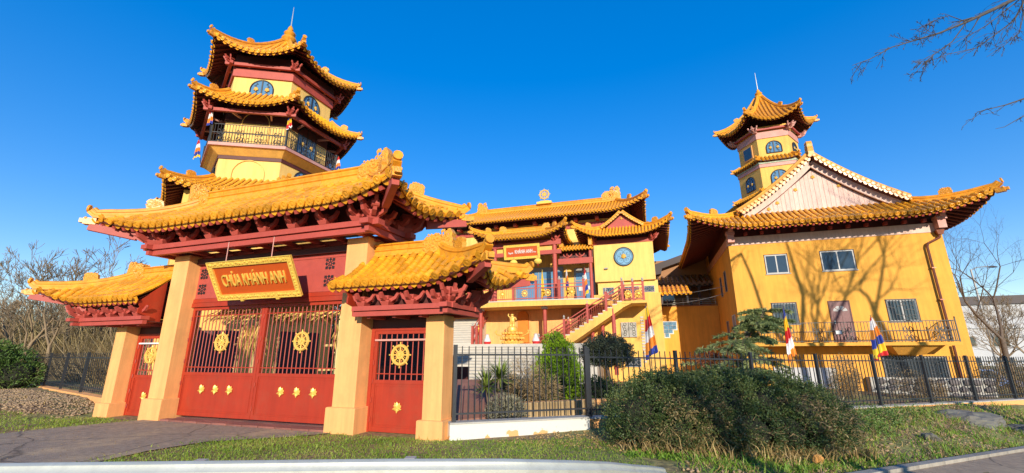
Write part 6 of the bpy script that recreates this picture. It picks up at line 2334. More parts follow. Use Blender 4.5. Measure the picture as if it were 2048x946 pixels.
shrub('clipped_hedge', 'long dark evergreen hedge with brown dead patches in front of the fence', 'hedge', (0, 0, 0),
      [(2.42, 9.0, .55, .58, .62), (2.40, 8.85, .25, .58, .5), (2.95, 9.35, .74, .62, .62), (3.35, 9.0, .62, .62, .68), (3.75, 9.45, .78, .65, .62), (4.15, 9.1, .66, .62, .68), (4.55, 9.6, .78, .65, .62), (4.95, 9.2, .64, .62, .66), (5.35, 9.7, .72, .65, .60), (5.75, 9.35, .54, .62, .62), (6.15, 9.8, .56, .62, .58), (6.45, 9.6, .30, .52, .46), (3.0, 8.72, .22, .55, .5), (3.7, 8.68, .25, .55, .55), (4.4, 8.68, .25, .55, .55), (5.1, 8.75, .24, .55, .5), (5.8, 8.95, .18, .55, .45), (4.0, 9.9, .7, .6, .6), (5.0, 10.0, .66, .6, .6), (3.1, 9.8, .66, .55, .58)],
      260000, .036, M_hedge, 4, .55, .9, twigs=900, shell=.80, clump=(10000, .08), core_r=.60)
# dead brown sprays low in the hedge and ragged shoots along its top
hg_ = [o for o in bpy.data.objects if o.name.startswith('clipped_hedge')][0]
hg_.scale = (1, 1, .88)
rg = np.random.default_rng(44)
Pd, Dd = [], []
for q in range(330):
    c = np.array([rg.uniform(2.3, 6.4), rg.uniform(8.15, 8.75), rg.uniform(.05, .95)])
    c[1] = 8.28 + .28 * max(0, (c[0] - 4.5)) * .35 + (c[2] - .25) ** 2 * .5 + rg.normal(0, .05)
    if math.sin(c[0] * 2.1 + 1.0) + math.sin(c[2] * 4 + c[0] * 3.3) * .7 + rg.normal(0, .4) < .1:
        continue
    k = 26
    d = np.array([rg.normal(0, .5), -1.0, rg.normal(.1, .6)])
    Pd.append(c + rg.normal(0, .05, (k, 3))); Dd.append(np.tile(d, (k, 1)))
v, f = leaves(np.concatenate(Pd), np.concatenate(Dd), .055, rg, .28, .7)
stuff(ob('dead_sprays', bigmesh('dead_sprays', v, f, M_brush), hg_))
Pd, Dd = [], []
for q in range(520):
    x = rg.uniform(2.2, 6.2)
    y = 9.3 + rg.normal(0, .35) + (x - 4) * .12
    zt = 1.30 - .07 * (x - 4.2) ** 2 * (1 if x > 4.2 else .55) + .06 * math.sin(x * 5) + rg.normal(0, .05)
    k = 16
    L = rg.uniform(.08, .24)
    d = np.array([rg.normal(0, .35), rg.normal(0, .35), 1.0]); d /= np.linalg.norm(d)
    t = rg.uniform(0, 1, k)[:, None]
    Pd.append(np.array([x, y, zt]) + d * L * t); Dd.append(np.tile(d, (k, 1)))
v, f = leaves(np.concatenate(Pd), np.concatenate(Dd), .042, rg, .5, .9)
stuff(ob('top_shoots', bigmesh('top_shoots', v, f, M_hedge), hg_))
shrub('bank_scrub', 'low tangle of green and brown scrub trailing from the hedge down the bank', 'scrub', (0, 0, 0),
      [(7.2, 10.3, .1, .5, .34), (7.9, 10.8, .05, .45, .28), (8.7, 11.2, .0, .45, .24), (7.5, 9.8, -.05, .4, .2), (9.4, 11.7, -.02, .4, .2), (8.5, 10.4, -.15, .4, .18), (10.3, 12.1, -.08, .4, .2)],
      30000, .05, M_juniper, 61, .5, .9, twigs=500, shell=.3, clump=(1500, .11), core=False)
shrub('lime_conifer', 'bright lime-green bushy conifer behind the fence', 'conifer', (1.35, 13.9, .1), [(0, 0, .75, .62, .8), (.12, 0, 1.3, .52, .72), (-.25, -.1, .9, .45, .7), (.35, .1, .7, .5, .75), (-.05, 0, 1.75, .34, .42)], 16000, .075, M_lime, 6, .35, .5, up=.9)
sh = shrub('topiary_tree', 'dark round-headed topiary tree beside the lime conifer', 'tree', (3.3, 15.6, .1), [(0, 0, 1.62, .72, .55), (.45, .1, 1.5, .5, .45), (-.45, 0, 1.5, .48, .42)], 11000, .07, M_olive, 9, .4, .7, shell=.7)
MB().tube([(0, 0, -.1), (.05, 0, .5), (-.02, 0, 1.0), (.03, 0, 1.5)], .06, 6).build('trunk', M_bark, sh)
shrub('juniper', 'rounded dark green juniper bush at the frame edge by the left fence', 'bush', (-21.8, 18.8, .2), [(0, 0, .8, 1.3, 1.1), (-1.0, .3, .7, 1.2, 1.0), (.9, .2, .55, .9, .8), (.1, .0, 1.3, .8, .7)], 16000, .12, M_juniper, 12, .3, .6)
shrub('silver_shrub', 'low silvery shrub at the foot of the yucca', 'shrub', (-.25, 10.75, .1), [(0, 0, .3, .32, .35), (.3, .1, .25, .28, .3), (-.2, .1, .2, .2, .25)], 2600, .085, M_silver, 14, .22, .6, core=False, shell=.2, up=.8)
shrub('brown_shrub', 'leafless brown shrub between the yucca and the lime conifer', 'shrub', (.35, 12.4, .0), [(0, 0, .8, .5, .9), (.5, .3, .6, .5, .7)], 2600, .05, M_brush, 15, .3, 1.0, core=False, twigs=900, shell=.1, up=.5)
shrub('garden_shrub', 'grey-green clipped shrub below the striped flag', 'shrub', (5.0, 15.2, .0), [(0, 0, .4, .6, .5), (.7, .2, .3, .5, .4), (-.6, 0, .3, .45, .4)], 5000, .06, M_silver, 16, .4, .7)
shrub('dry_bush', 'dry bare brown bush against the house behind the right fence', 'shrub', (13.6, 18.6, -.3), [(0, 0, .9, .5, 1.0)], 1500, .06, M_brush, 17, .3, 1.0, core=False, twigs=700, shell=.1, up=.6)
shrub('dry_bush', 'tangled russet bush at the end of the right fence', 'shrub', (21.5, 20.0, -.3), [(0, 0, .6, 1.2, 1.0), (1.3, .2, .6, 1.1, 1.0)], 4000, .09, M_brush, 18, .3, 1.0, core=False, twigs=900, shell=.1, up=.5)
shrub('evergreen_shrub', 'dark evergreen shrub behind the garden pegs, left of the lime conifer', 'shrub', (-.1, 13.4, .0), [(0, 0, .5, .5, .55), (.5, .2, .4, .45, .45)], 5000, .06, M_olive, 71, .45, .8)
shrub('evergreen_shrub', 'dark evergreen shrub between the lime conifer and the topiary tree', 'shrub', (2.5, 13.6, .0), [(0, 0, .45, .45, .5), (.4, .3, .4, .4, .45)], 4500, .06, M_hedge, 72, .45, .8)
shrub('dry_bush', 'dry brown bush in front of the stone base of the house', 'shrub', (15.6, 17.9, -.3), [(0, 0, .6, .6, .7), (.8, .1, .4, .5, .5)], 2200, .06, M_brush, 73, .3, 1.0, core=False, twigs=700, shell=.1, up=.6)
shrub('dry_bush', 'low brown bush behind the fence under the tilted flag', 'shrub', (12.4, 17.2, -.2), [(0, 0, .5, .5, .6)], 1600, .06, M_brush, 74, .3, 1.0, core=False, twigs=500, shell=.1, up=.6)
# yucca: rosettes of sword leaves on a short trunk
yu = thing('yucca', 'spiky green yucca with two leaf heads behind the fence by the gate', 'yucca', (-.55, 11.6, .0))
rg = np.random.default_rng(5)
V_, n_ = [], 0
for (cx, cy, cz, k, L) in ((-.12, 0, .82, 130, .56), (.22, .05, 1.02, 130, .60)):
    for i in range(k):
        a = rg.uniform(0, 2 * pi); e = rg.uniform(-.35, 1.35)
        d = np.array([math.cos(a) * math.cos(e), math.sin(a) * math.cos(e), math.sin(e)])
        s_ = np.cross(d, [0, 0, 1.0]); s_ /= np.linalg.norm(s_) + 1e-6
        l = L * rg.uniform(.7, 1.1)
        p = np.array([cx, cy, cz])
        q = p + d * l * .5; t_ = p + d * l + np.array([0, 0, -.06 * l])
        w = .019
        V_ += [p - s_ * w * .7, p + s_ * w * .7, q + s_ * w, q - s_ * w, q - s_ * w, q + s_ * w, t_ + s_ * .002, t_ - s_ * .002]
V_ = np.array(V_)
ob('leaf_rosettes', bigmesh('leaf_rosettes', V_, np.arange(len(V_)).reshape(-1, 4), M_yucca), yu)['kind'] = 'stuff'
m = MB(); m.tube([(.02, 0, 0), (-.05, 0, .4), (-.12, 0, .85)], .05, 6); m.tube([(.02, 0, .1), (.12, .02, .5), (.22, .05, 1.02)], .045, 6); m.build('trunk', M_bark, yu)
# cedar with drooping tiers, beside the house
ced = thing('weeping_cedar', 'pale green weeping cedar with drooping sprays before the house corner', 'tree', (8.6, 17.3, 0))
segs = []
rr_ = random.Random(31)
trunkpts = [Vector((0, 0, -.2)), Vector((.15, .1, 1.0)), Vector((.5, .2, 2.0)), Vector((1.2, .3, 2.7)), Vector((1.6, .3, 3.3))]
for a, b, r0_, r1_ in zip(trunkpts[:-1], trunkpts[1:], (.10, .08, .055, .03), (.08, .055, .03, .01)):
    segs.append((a, b, r0_, r1_))
pos, dirs = [], []
def spray(o, d, L, droop):
    p = o
    k = 9
    for i in range(k):
        d = (d + Vector((rr_.gauss(0, .08), rr_.gauss(0, .08), -droop / k))).normalized()
        q = p + d * (L / k)
        segs.append((p, q, .018 * (1 - i / k) + .004, .018 * (1 - (i + 1) / k) + .004))
        for s_ in range(2):
            sd2 = (d.cross(Vector((0, 0, 1))).normalized() * rr_.choice((-1, 1)) * rr_.uniform(.5, 1) + d * .7 + Vector((0, 0, -.18))).normalized()
            l2 = L * .30 * (1 - i / k * .6) * rr_.uniform(.6, 1.1)
            e = q + sd2 * l2
            segs.append((q, e, .006, .003))
            for w in range(34):
                t = rr_.random()
                c = q + (e - q) * t
                pos.append(c); dirs.append(sd2 + Vector((rr_.gauss(0, .35), rr_.gauss(0, .35), rr_.gauss(-.2, .3))))
        p = q
for j in range(58):
    t = rr_.uniform(.18, 1.0)
    i = min(3, int(t * 4))
    o = trunkpts[i] + (trunkpts[i + 1] - trunkpts[i]) * (t * 4 - i)
    a = rr_.uniform(0, 2 * pi)
    L = (1.9 - 1.15 * t) * rr_.uniform(.7, 1.1)
    if math.cos(a) < 0 and t < .6:
        L *= 1.25
    spray(o, Vector((math.cos(a), math.sin(a), rr_.uniform(.15, .5))), L, rr_.uniform(.55, .95))
v, f = leaves(np.array([tuple(p) for p in pos]), np.array([tuple(d) for d in dirs]), .15, np.random.default_rng(2), .16, .3)
ob('trunk', seg_mesh('trunk', segs, M_bark), ced)
ob('crown', bigmesh('crown', v, f, M_cedar), ced)['kind'] = 'stuff'
# red-leaved shrub by the cedar
shrub('russet_shrub', 'small rust-red leaved shrub beside the weeping cedar', 'shrub', (7.55, 17.6, .5), [(0, 0, .9, .35, .3), (.3, 0, .8, .3, .25)], 700, .09, leafmat('russet_leaves', (.10, .02, .008), (.2, .05, .015), (.34, .11, .03)), 22, .5, .8, core=False, twigs=60)

# ------------------------------------------------------------------ trees on the right
sg_ = bare_tree_segments(77, 9.5, .6, 7, .15, .1, (2, 3), (-.10, 0), .74, .30)
bare_tree('bare twisted tree beside the street lamp at the right frame edge', (24.6, 22.5, -.5), sg_, M_bark, 1.0, .6, name='bare_tree')
for lab_, x_, y_, sc_ in (('slender bare tree just right of the ochre house', 27.5, 26.0, .55), ('bare tree in front of the white flats, by the lamp', 38.5, 33.0, .72), ('bare tree at the frame edge before the hillside block', 45.5, 41.0, .85), ('small bare tree behind the russet bush', 31.5, 28.5, .55)):
    bare_tree(lab_, (x_, y_, -.8), None, None, sc_, x_, 'bare trees by the white flats', meshes=shapes[int(x_) % 4], name='street_tree')
# big tree beside the photographer: throws its shadow on the house; its limb hangs into the frame
bt_ = bare_tree_segments(40, 19, .62, 6, .21, .30, (2, 3), (0, 0), .78, .52, 2.8)
bare_tree('tall bare tree by the roadside outside the frame, shading the house wall', (21.2, 3.6, -.8), bt_, M_bark, 1.0, 1.0, name='roadside_tree')
bt2 = bare_tree_segments(43, 18.0, .6, 6, .18, .30, (2, 3), (0, 0), .77, .45, 2.6)
bare_tree('second bare roadside tree behind the photographer', (17.2, 1.2, -.6), bt2, M_bark, 1.0, 2.0, name='roadside_tree')
bt3 = bare_tree_segments(47, 12.0, .55, 6, .2, .35, (2, 3), (0, 0), .74, .34)
bare_tree('third bare roadside tree whose shadow falls across the hedge', (7.6, -7.0, -.3), bt3, M_bark, 1.0, 2.0, name='roadside_tree')
bare_tree('fourth bare roadside tree with its trunk shadow on the hedge', (5.0, -5.2, -.3), bt3, M_bark, .95, 4.0, name='roadside_tree')
# limb over the path, its tips entering the picture at the top right
M_greybark = mat('grey_branch_bark', (.075, .065, .058), .85, .3, 6.0)
lt = thing('overhanging_tree', 'bare tree whose long limb reaches in at the top right corner', 'tree', (15.5, 7.6, -.7))
segs = []
rr_ = random.Random(12)
def lim(pts, r0_, r1_, tw=.5, n_tw=10, L=.9, depth=0):
    pts = [Vector(p) for p in pts]
    n = len(pts) - 1
    for i in range(n):
        a, b = pts[i], pts[i + 1]
        ra_, rb_ = r0_ + (r1_ - r0_) * i / n, r0_ + (r1_ - r0_) * (i + 1) / n
        segs.append((a, b, ra_, rb_))
    for q in range(n_tw):
        t = rr_.uniform(.1, 1) * n
        i = min(n - 1, int(t))
        o = pts[i] + (pts[i + 1] - pts[i]) * (t - i)
        d = (pts[i + 1] - pts[i]).normalized()
        s_ = Vector((rr_.gauss(0, 1), rr_.gauss(0, 1), rr_.gauss(-.3, .8))).normalized()
        d = (d + s_ * tw * rr_.uniform(.5, 1.4)).normalized()
        l = L * rr_.uniform(.4, 1.1)
        k = 4
        p = o
        sub = [p]
        for j in range(k):
            d = (d + Vector((rr_.gauss(0, .16), rr_.gauss(0, .16), rr_.gauss(-.04, .14)))).normalized()
            p = p + d * (l / k)
            sub.append(p)
        if depth < 2:
            lim(sub, max(.006, r1_ * .7), .0035, tw, 3, l * .5, depth + 1)
        else:
            for a, b in zip(sub[:-1], sub[1:]):
                segs.append((a, b, .004, .003))
segs += [(Vector((0, 0, -.3)), Vector((.1, .1, 3)), .22, .19), (Vector((.1, .1, 3)), Vector((0, .1, 6.0)), .19, .15), (Vector((0, .1, 6)), Vector((-1.2, .4, 8.2)), .13, .10), (Vector((0, .1, 6)), Vector((.6, -.6, 9.5)), .13, .09), (Vector((.6, -.6, 9.5)), Vector((.2, -.5, 13)), .09, .04)]
j0 = Vector((-1.2, .4, 8.2))
e1 = Vector((-1.962, 1.700, 11.414))
lim([j0, (j0 + e1) / 2 + Vector((0, 0, .4)), e1, Vector((-3.507, 1.400, 10.563)), Vector((-4.348, 1.300, 10.134))], .08, .030, .5, 16, .9)
b1 = Vector((-4.348, 1.300, 10.134))
lim([b1, Vector((-5.336, 1.100, 9.650)), Vector((-5.962, 1.000, 9.401)), Vector((-6.860, 0.800, 9.025)), Vector((-7.629, 0.600, 8.559)), Vector((-8.125, 0.500, 8.334))], .026, .006, .55, 20, .6)
lim([b1, Vector((-5.223, 1.000, 9.319)), Vector((-5.941, 0.800, 8.840)), Vector((-6.335, 0.700, 8.531)), Vector((-6.946, 0.500, 8.012))], .018, .005, .5, 16, .5)
lim([e1, Vector((-2.618, 1.700, 10.528)), Vector((-3.391, 1.600, 9.993)), Vector((-4.182, 1.400, 9.470)), Vector((-5.013, 1.300, 9.224)), Vector((-5.806, 1.200, 8.901))], .02, .005, .5, 24, .55)
lim([b1, Vector((-4.848, 1.200, 10.235)), Vector((-5.366, 1.100, 10.003)), Vector((-5.771, 1.000, 9.706))], .012, .004, .5, 12, .5)
lim([e1, Vector((-2.910, 1.500, 10.729)), Vector((-3.757, 1.400, 10.119)), Vector((-4.533, 1.300, 9.674)), Vector((-5.069, 1.200, 9.382))], .016, .004, .5, 14, .5)
lim([e1, Vector((-2.604, 1.700, 10.150)), Vector((-3.226, 1.600, 9.700)), Vector((-4.010, 1.400, 9.216))], .014, .004, .5, 10, .5)
e2 = Vector((-3.872, 0.900, 7.844))
lim([j0 + Vector((0, 0, -1.5)), e2, Vector((-4.996, 0.600, 7.411)), Vector((-5.866, 0.400, 7.138))], .03, .005, .4, 6, .5)
lim([e2 + Vector((.2, 0, -.3)), Vector((-4.706, 0.600, 7.138)), Vector((-5.397, 0.400, 6.794)), Vector((-5.718, 0.300, 6.694))], .012, .004, .4, 3, .3)
ob('trunk', seg_mesh('trunk', [s_ for s_ in segs if s_[2] >= .05], M_greybark), lt)
ob('crown', seg_mesh('crown', [s_ for s_ in segs if s_[2] < .05], M_greybark), lt)

# ------------------------------------------------------------------ street lamp and flats beyond
lamp = thing('street_lamp', 'slim grey street lamp with one arm in front of the white flats', 'street lamp', (37.6, 35.0, -1.2))
MB().cyl((0, 0, 0), (0, 0, 9.2), .10, .06, 8).build('post', M_frame, lamp)
m = MB(); m.tube([(0, 0, 9.1), (.5, 0, 9.35), (1.5, 0, 9.45)], .035, 6); m.build('arm', M_frame, lamp)
m = MB(); m.lathe([(.02, -.1), (.16, -.06), (.16, .0), (.02, .08)], 10, (0, 0, 0), Matrix.Translation((1.85, 0, 9.42)) @ Matrix.Diagonal((2.4, 1, 1, 1))); m.build('lamp_head', M_brown, lamp)
flats = thing('apartment_block', 'white apartment block with rows of windows far behind the house', 'building', (62, 56, 0), R(-14))
m = MB(); m.box(-20, 20, 0, 12, -6, 4.2); m.build('wall', M_apart, flats)
MB().box(-20.2, 20.2, -.2, 12.2, 4.2, 4.6).build('parapet', M_apart, flats)
wme = MB().box(-.9, .9, -.06, .05, -.7, .7).mesh('window', M_frame)
pme = MB().box(-.36, .36, -.03, .0, -.6, .6).mesh('pane', M_glass)
for j in range(3):
    for i in range(11):
        o = ob('window', wme, flats, Matrix.Translation((-17.5 + i * 3.4, 0, -2.6 + j * 2.6)))
        for s_ in (-1, 1):
            ob('pane', pme, o, Matrix.Translation((s_ * .42, -.05, 0)))
for j in range(2):
    for i in (1, 5, 9):
        MB().box(-19.2 + i * 3.4, -15.8 + i * 3.4, -1.0, -.01, -3.9 + j * 2.6, -3.3 + j * 2.6).build('balcony', M_apart, flats)
flats2 = thing('hillside_block', 'pale block with grey roof higher up behind the bare tree', 'building', (80, 82, 0), R(-20))
m = MB(); m.box(-14, 14, 0, 10, -2, 9.5); m.build('wall', M_apart, flats2)
MB().prism([(-14.5, 9.5), (14.5, 9.5), (13, 11), (-13, 11)], -.4, 10.4).build('roof', M_brown, flats2)
for j in range(3):
    for i in range(7):
        ob('window', wme, flats2, Matrix.Translation((-11 + i * 3.6, 0, 2.4 + j * 2.8)))
carb = thing('parked_car', 'blue parked car beyond the right fence', 'car', (27.5, 27.5, -.9), R(-12))
m = MB()
m.prism([(-2.1, .35), (-2.05, .75), (-1.3, .9), (-.7, 1.38), (.8, 1.42), (1.4, .95), (2.05, .82), (2.15, .35)], -.85, .85); m.build('body', mat('blue_car_paint', (.10, .17, .36), .3, .05, 2.0, coat=.6), carb)
for sx in (-1, 1):
    MB().prism([(-1.15, .92), (-.65, 1.32), (.72, 1.35), (1.2, .95)], sx * .86, sx * .865).build('window', M_glass, carb)
    for x in (-1.3, 1.3):
        MB().cyl((x, sx * .8, .32), (x, sx * .88, .32), .32, .32, 14).build('wheel', M_black, carb)

# ------------------------------------------------------------------ flags in the garden, rocks, bamboo shelter, ramp
flag('large furled striped flag on a garden pole before the lower block', (5.85, 18.9, .1), 3.55, 2.25, .52, 1, (-.05, 0), 'garden flags')
flag('blue and yellow topped furled flag beside the weeping cedar', (9.65, 15.6, .1), 3.15, 1.9, .36, 0, (.02, 0), 'garden flags')
flag('tilted striped flag under the balcony of the ochre house', (13.1, 15.9, .0), 2.9, 1.5, .5, 3, (-.12, 0), 'garden flags')

def boulder(label, loc, s_, seed, material=None, cat='rock'):
    bm = bmesh.new()
    bmesh.ops.create_icosphere(bm, subdivisions=4, radius=1)
    rr_ = random.Random(seed)
    ks = [(Vector((rr_.gauss(0, 1), rr_.gauss(0, 1), rr_.gauss(0, 1))).normalized(), rr_.uniform(.55, .95)) for _ in range(14)]
    for v in bm.verts:
        d = v.co.normalized()
        r = 1.0
        for n_, h in ks:
            k = d.dot(n_)
            if k > 0:
                r = min(r, h / k if k > h else r)
        r += .06 * math.sin(d.x * 7 + seed) * math.sin(d.y * 9) + .03 * math.sin(d.z * 23 + d.x * 17) + rr_.uniform(-.012, .012)
        v.co = d * r
    me = bpy.data.meshes.new('boulder'); bm.to_mesh(me); bm.free()
    me.materials.append(material or M_stone)
    o = ob('boulder', me)
    o.location = loc; o.scale = s_; o.rotation_euler = (0, 0, seed)
    return tag(o, label, cat, 'rocks on the bank')
boulder('large mossy grey boulder on the bank below the right fence', (13.0, 13.3, -.42), (1.2, .7, .42), 3)
boulder('dark cracked boulder at the kerb in the shade', (14.2, 13.0, -.62), (1.0, .6, .38), 8)
boulder('small pale stone lying in the weeds on the bank', (9.6, 10.8, -.25), (.2, .14, .1), 5)
boulder('upright bluish garden rock beside the cedar behind the fence', (7.7, 16.6, .6), (.45, .35, .65), 9, mat('blue_grey_rock', (.22, .26, .32), .85, .3, 4.0, .6, 12))
boulder('pale rounded rocks mound behind the hedge top', (6.2, 15.6, .3), (.8, .5, .55), 4, M_stone_shaded)
boulder('orange-brown stone in the weeds at the foot of the hedge', (5.1, 7.95, -.08), (.10, .08, .08), 2, mat('ochre_stone', (.5, .24, .06), .9, .2, 6))

bs = thing('bamboo_shelter', 'thatched bamboo shelter standing just behind the main gate doors', 'shelter', GATE_O, R(-GA))
for x, y in ((-1.75, 1.2), (-1.25, 1.3), (-.85, 1.2), (1.9, 1.0), (2.25, 1.1), (2.3, 2.2), (-1.6, 2.4)):
    m = MB(); m.cyl((x, y, 0), (x + .03, y, 2.75), .05, .045, 8)
    for z in np.arange(.4, 2.7, .42):
        m.cyl((x, y, z), (x, y, z + .03), .056, .056, 8)
    m.build('bamboo_pole', M_bamboo, bs, smooth=True)
for p_, q_ in (((-1.9, 1.2, .5), (-.7, 1.2, .5)), ((-1.9, 1.2, 1.9), (-.7, 1.2, 1.9)), ((1.4, 1.0, 1.25), (2.5, 1.1, 1.28)), ((1.5, 1.0, 1.85), (2.5, 1.1, 1.86)), ((1.8, 1.0, .6), (2.5, 1.1, .62)), ((-2.6, 1.1, 2.66), (2.7, 1.0, 2.66))):
    MB().cyl(p_, q_, .035, .035, 6).build('bamboo_rail', M_bamboo, bs)
rg = np.random.default_rng(9)
n = 2600
x = rg.uniform(-2.5, 2.6, n); t = rg.uniform(0, 1, n)
P_ = np.stack([x, .80 + t * 1.9, 2.70 + .55 * np.sin(t * pi)], 1)
D_ = np.stack([rg.normal(-.35, .25, n), np.where(t < .5, -.9, .9) * .6, np.full(n, -.55)], 1)
v, f = leaves(P_, D_, .34, rg, .09, .15)
ob('thatch', bigmesh('thatch', v, f, M_thatch), bs)['kind'] = 'stuff'
n = 500
P_ = np.stack([np.concatenate([rg.uniform(-1.5, -.7, n // 2), rg.uniform(1.75, 2.45, n // 2)]), rg.uniform(.9, 1.25, n), rg.uniform(2.0, 2.5, n)], 1)
v, f = leaves(P_, np.tile([0, 0, -1.0], (n, 1)), .4, rg, .06, .15)
ob('hanging_straw', bigmesh('hanging_straw', v, f, M_thatch), bs)['kind'] = 'stuff'
# dark panels added behind the shelter in place of the shaded arcade
yw = thing('arcade_shade_panel', 'dark maroon panels added for the shaded arcade behind the bamboo shelter', 'wall', GATE_O, R(-GA))
m = MB(); m.box(-1.0, 3.6, 5.2, 5.35, -.2, 1.2); m.build('lower_panel', M_beam_d, yw)
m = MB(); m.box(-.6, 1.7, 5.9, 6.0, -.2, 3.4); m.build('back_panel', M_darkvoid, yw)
rp = thing('ramp', 'reddish brown sloping ramp beside the yucca', 'ramp', (-1.35, 11.0, 0), R(8))
m = MB()
m.add([(-.1, 0, 0), (1.5, .2, 0), (1.3, 2.6, 0), (-.1, 2.4, 0), (-.1, 0, .12), (1.2, .2, .16), (1.3, 2.6, .85), (-.1, 2.4, .9)], [(0, 3, 2, 1), (4, 5, 6, 7), (0, 1, 5, 4), (1, 2, 6, 5), (2, 3, 7, 6), (3, 0, 4, 7)])
m.build('ramp_body', M_ramp, rp)
gd = thing('garden_edging', 'row of upright wooden pegs edging the garden bed behind the fence', 'edging', (0, 0, 0))
pmx = MB().cyl((0, 0, -.1), (0, 0, .30), .055, .05, 7).mesh('wooden_peg', M_twig)
for i in range(22):
    t = i / 21
    ob('wooden_peg', pmx, gd, Matrix.Translation((.15 + 1.9 * t, 11.15 + .65 * t + rr.uniform(-.03, .03), .18)) @ Matrix.Rotation(rr.uniform(-.15, .15), 4, 'X'))
ow = thing('planter_wall', 'low orange planter wall behind the garden pegs', 'wall', (0, 0, 0))
MB().bar((-.2, 11.6, .22), (3.6, 12.9, .22), .2, .42).build('wall_body', M_pillar, ow)

# ------------------------------------------------------------------ grass, weeds, clods
def in_poly(x, y, poly):
    c = np.zeros(len(x), bool)
    n = len(poly)
    j = n - 1
    for i in range(n):
        xi, yi = poly[i]; xj, yj = poly[j]
        cond = ((yi > y) != (yj > y)) & (x < (xj - xi) * (y - yi) / (yj - yi + 1e-12) + xi)
        c ^= cond
        j = i
    return c
def gzv(x, y):
    return np.array([ground_z(a, b) for a, b in zip(x, y)])
def blades(name, label, n, region, h, rg, material, width=.006, lean=.45, dens=None, avoid=()):
    xs = [p[0] for p in region]; ys = [p[1] for p in region]
    x = rg.uniform(min(xs), max(xs), n); y = rg.uniform(min(ys), max(ys), n)
    k = in_poly(x, y, region)
    for a in avoid:
        k &= ~in_poly(x, y, a)
    if dens is not None:
        pn = .5 + .25 * np.sin(x * 2.3 + 1.3 * np.sin(y * 1.7)) + .25 * np.sin(y * 2.9 + 2 * np.sin(x * 1.1))
        k &= rg.uniform(0, 1, n) < dens + (1 - dens) * pn
    x, y = x[k], y[k]
    z = gzv(x, y) - .01
    n = len(x)
    P = np.stack([x, y, z], 1)
    hh = rg.uniform(h[0], h[1], n) * rg.uniform(.5, 1, n)
    D = np.stack([rg.normal(0, lean, n), rg.normal(0, lean, n), np.ones(n)], 1)
    D /= np.linalg.norm(D, axis=1, keepdims=True)
    S = np.stack([rg.normal(0, 1, n), rg.normal(0, 1, n), np.zeros(n)], 1); S /= np.linalg.norm(S, axis=1, keepdims=True)
    w = (width * rg.uniform(.6, 1.4, n))[:, None]
    mid = P + D * (hh * .55)[:, None]
    D2 = D + np.stack([rg.normal(0, lean, n), rg.normal(0, lean, n), np.full(n, -.35)], 1)
    T = mid + D2 * (hh * .5)[:, None]
    v = np.stack([P - S * w, P + S * w, mid + S * w * .8, mid - S * w * .8, mid - S * w * .8, mid + S * w * .8, T + S * w * .1, T - S * w * .1], 1).reshape(-1, 3)
    o = ob(name, bigmesh(name, v, np.arange(8 * n).reshape(-1, 4), material))
    o['kind'] = 'stuff'; o['label'] = label
    return o
rg = np.random.default_rng(17)
VERGE = [(-6.45, 8.2), (-5.9, 9.2), (-4.5, 9.7), (-3.6, 10.0), (-1.4, 9.2), (-.9, 9.3), (.3, 9.2), (1.4, 9.35), (1.75, 9.0), (2.05, 8.1), (2.3, 7.1), (2.0, 6.5), (1.2, 5.4), (.3, 4.75), (-2, 4.5), (-7, 4.4), (-6.8, 6.5)]
blades('verge_grass', 'short green and straw grass between the guard rail and the gate', 62000, VERGE, (.03, .085), rg, M_grass, .0055, .6, .45)
blades('verge_tufts', 'taller scattered tufts on the verge', 5000, VERGE, (.08, .17), rg, M_weed, .006, .6, .0)
EDGE = [(-3.7, 10.25), (-4.7, 9.95), (-6.15, 9.45), (-6.85, 8.6), (-7.0, 7.4), (-7.2, 6.0), (-6.6, 6.0), (-6.3, 8.2), (-5.7, 9.0), (-4.4, 9.55)]
blades('edge_tufts', 'ragged tufts creeping over the driveway edge', 9000, EDGE, (.03, .12), rg, M_grass, .007, .7, .05)
EDGE2 = [(-24, 8.7), (-14, 9.3), (-11.0, 9.8), (-10.3, 11.0), (-9.2, 12.0), (-10, 12.2), (-11.4, 10.6), (-14, 10), (-24, 9.6)]
blades('left_edge_tufts', 'ragged tufts on the far edge of the driveway', 7000, EDGE2, (.03, .12), rg, M_grass, .008, .7, .05)
BANKL = [(-24, 13), (-14, 12.2), (-12.1, 12.4), (-12.2, 13.6), (-13.2, 14.5), (-23, 20.5), (-30, 22)]
blades('soil_tufts', 'thin grass tufts on the dug soil bank', 9000, BANKL, (.05, .16), rg, M_dry, .009, .7, .0)
LEFTG = [(-24, 9.2), (-14, 9.8), (-11.3, 10.2), (-10.7, 11.1), (-9.9, 12.0), (-11.2, 12.6), (-12.2, 12.6), (-14, 12.3), (-24, 13)]
blades('left_grass', 'patchy grass beside the driveway on the left', 36000, LEFTG, (.04, .11), rg, M_grass, .007, .6, .3)
NEAR = [(-.6, 3.6), (.2, 4.35), (1.0, 4.9), (1.6, 5.9), (2.3, 6.9), (3.4, 6.4), (3.0, 4.8), (1.8, 3.3)]
blades('tall_grass', 'longer green grass in front of the buried rail end', 4500, NEAR, (.08, .26), rg, M_weed, .006, .4)
BANK = [(4.3, 6.95), (5.5, 7.6), (12.5, 11.3), (17, 13.7), (17, 16.0), (9, 12.9), (7.2, 11.2), (6.6, 8.9), (3.0, 8.1), (2.4, 7.2)]
blades('bank_grass', 'green and yellow grass on the sunny bank', 40000, BANK, (.05, .30), rg, M_weed, .009, .55, .05)
blades('bank_dry_grass', 'dry straw stalks on the bank', 24000, BANK, (.06, .30), rg, M_dry, .006, .7, .1)
HF = [(1.9, 8.15), (4.5, 7.75), (6.6, 8.6), (6.8, 9.0), (4.5, 8.4), (2.0, 8.6)]
blades('hedge_foot_straw', 'pale dead stalks at the foot of the hedge', 1500, HF, (.2, .6), rg, M_dry, .008, .45)
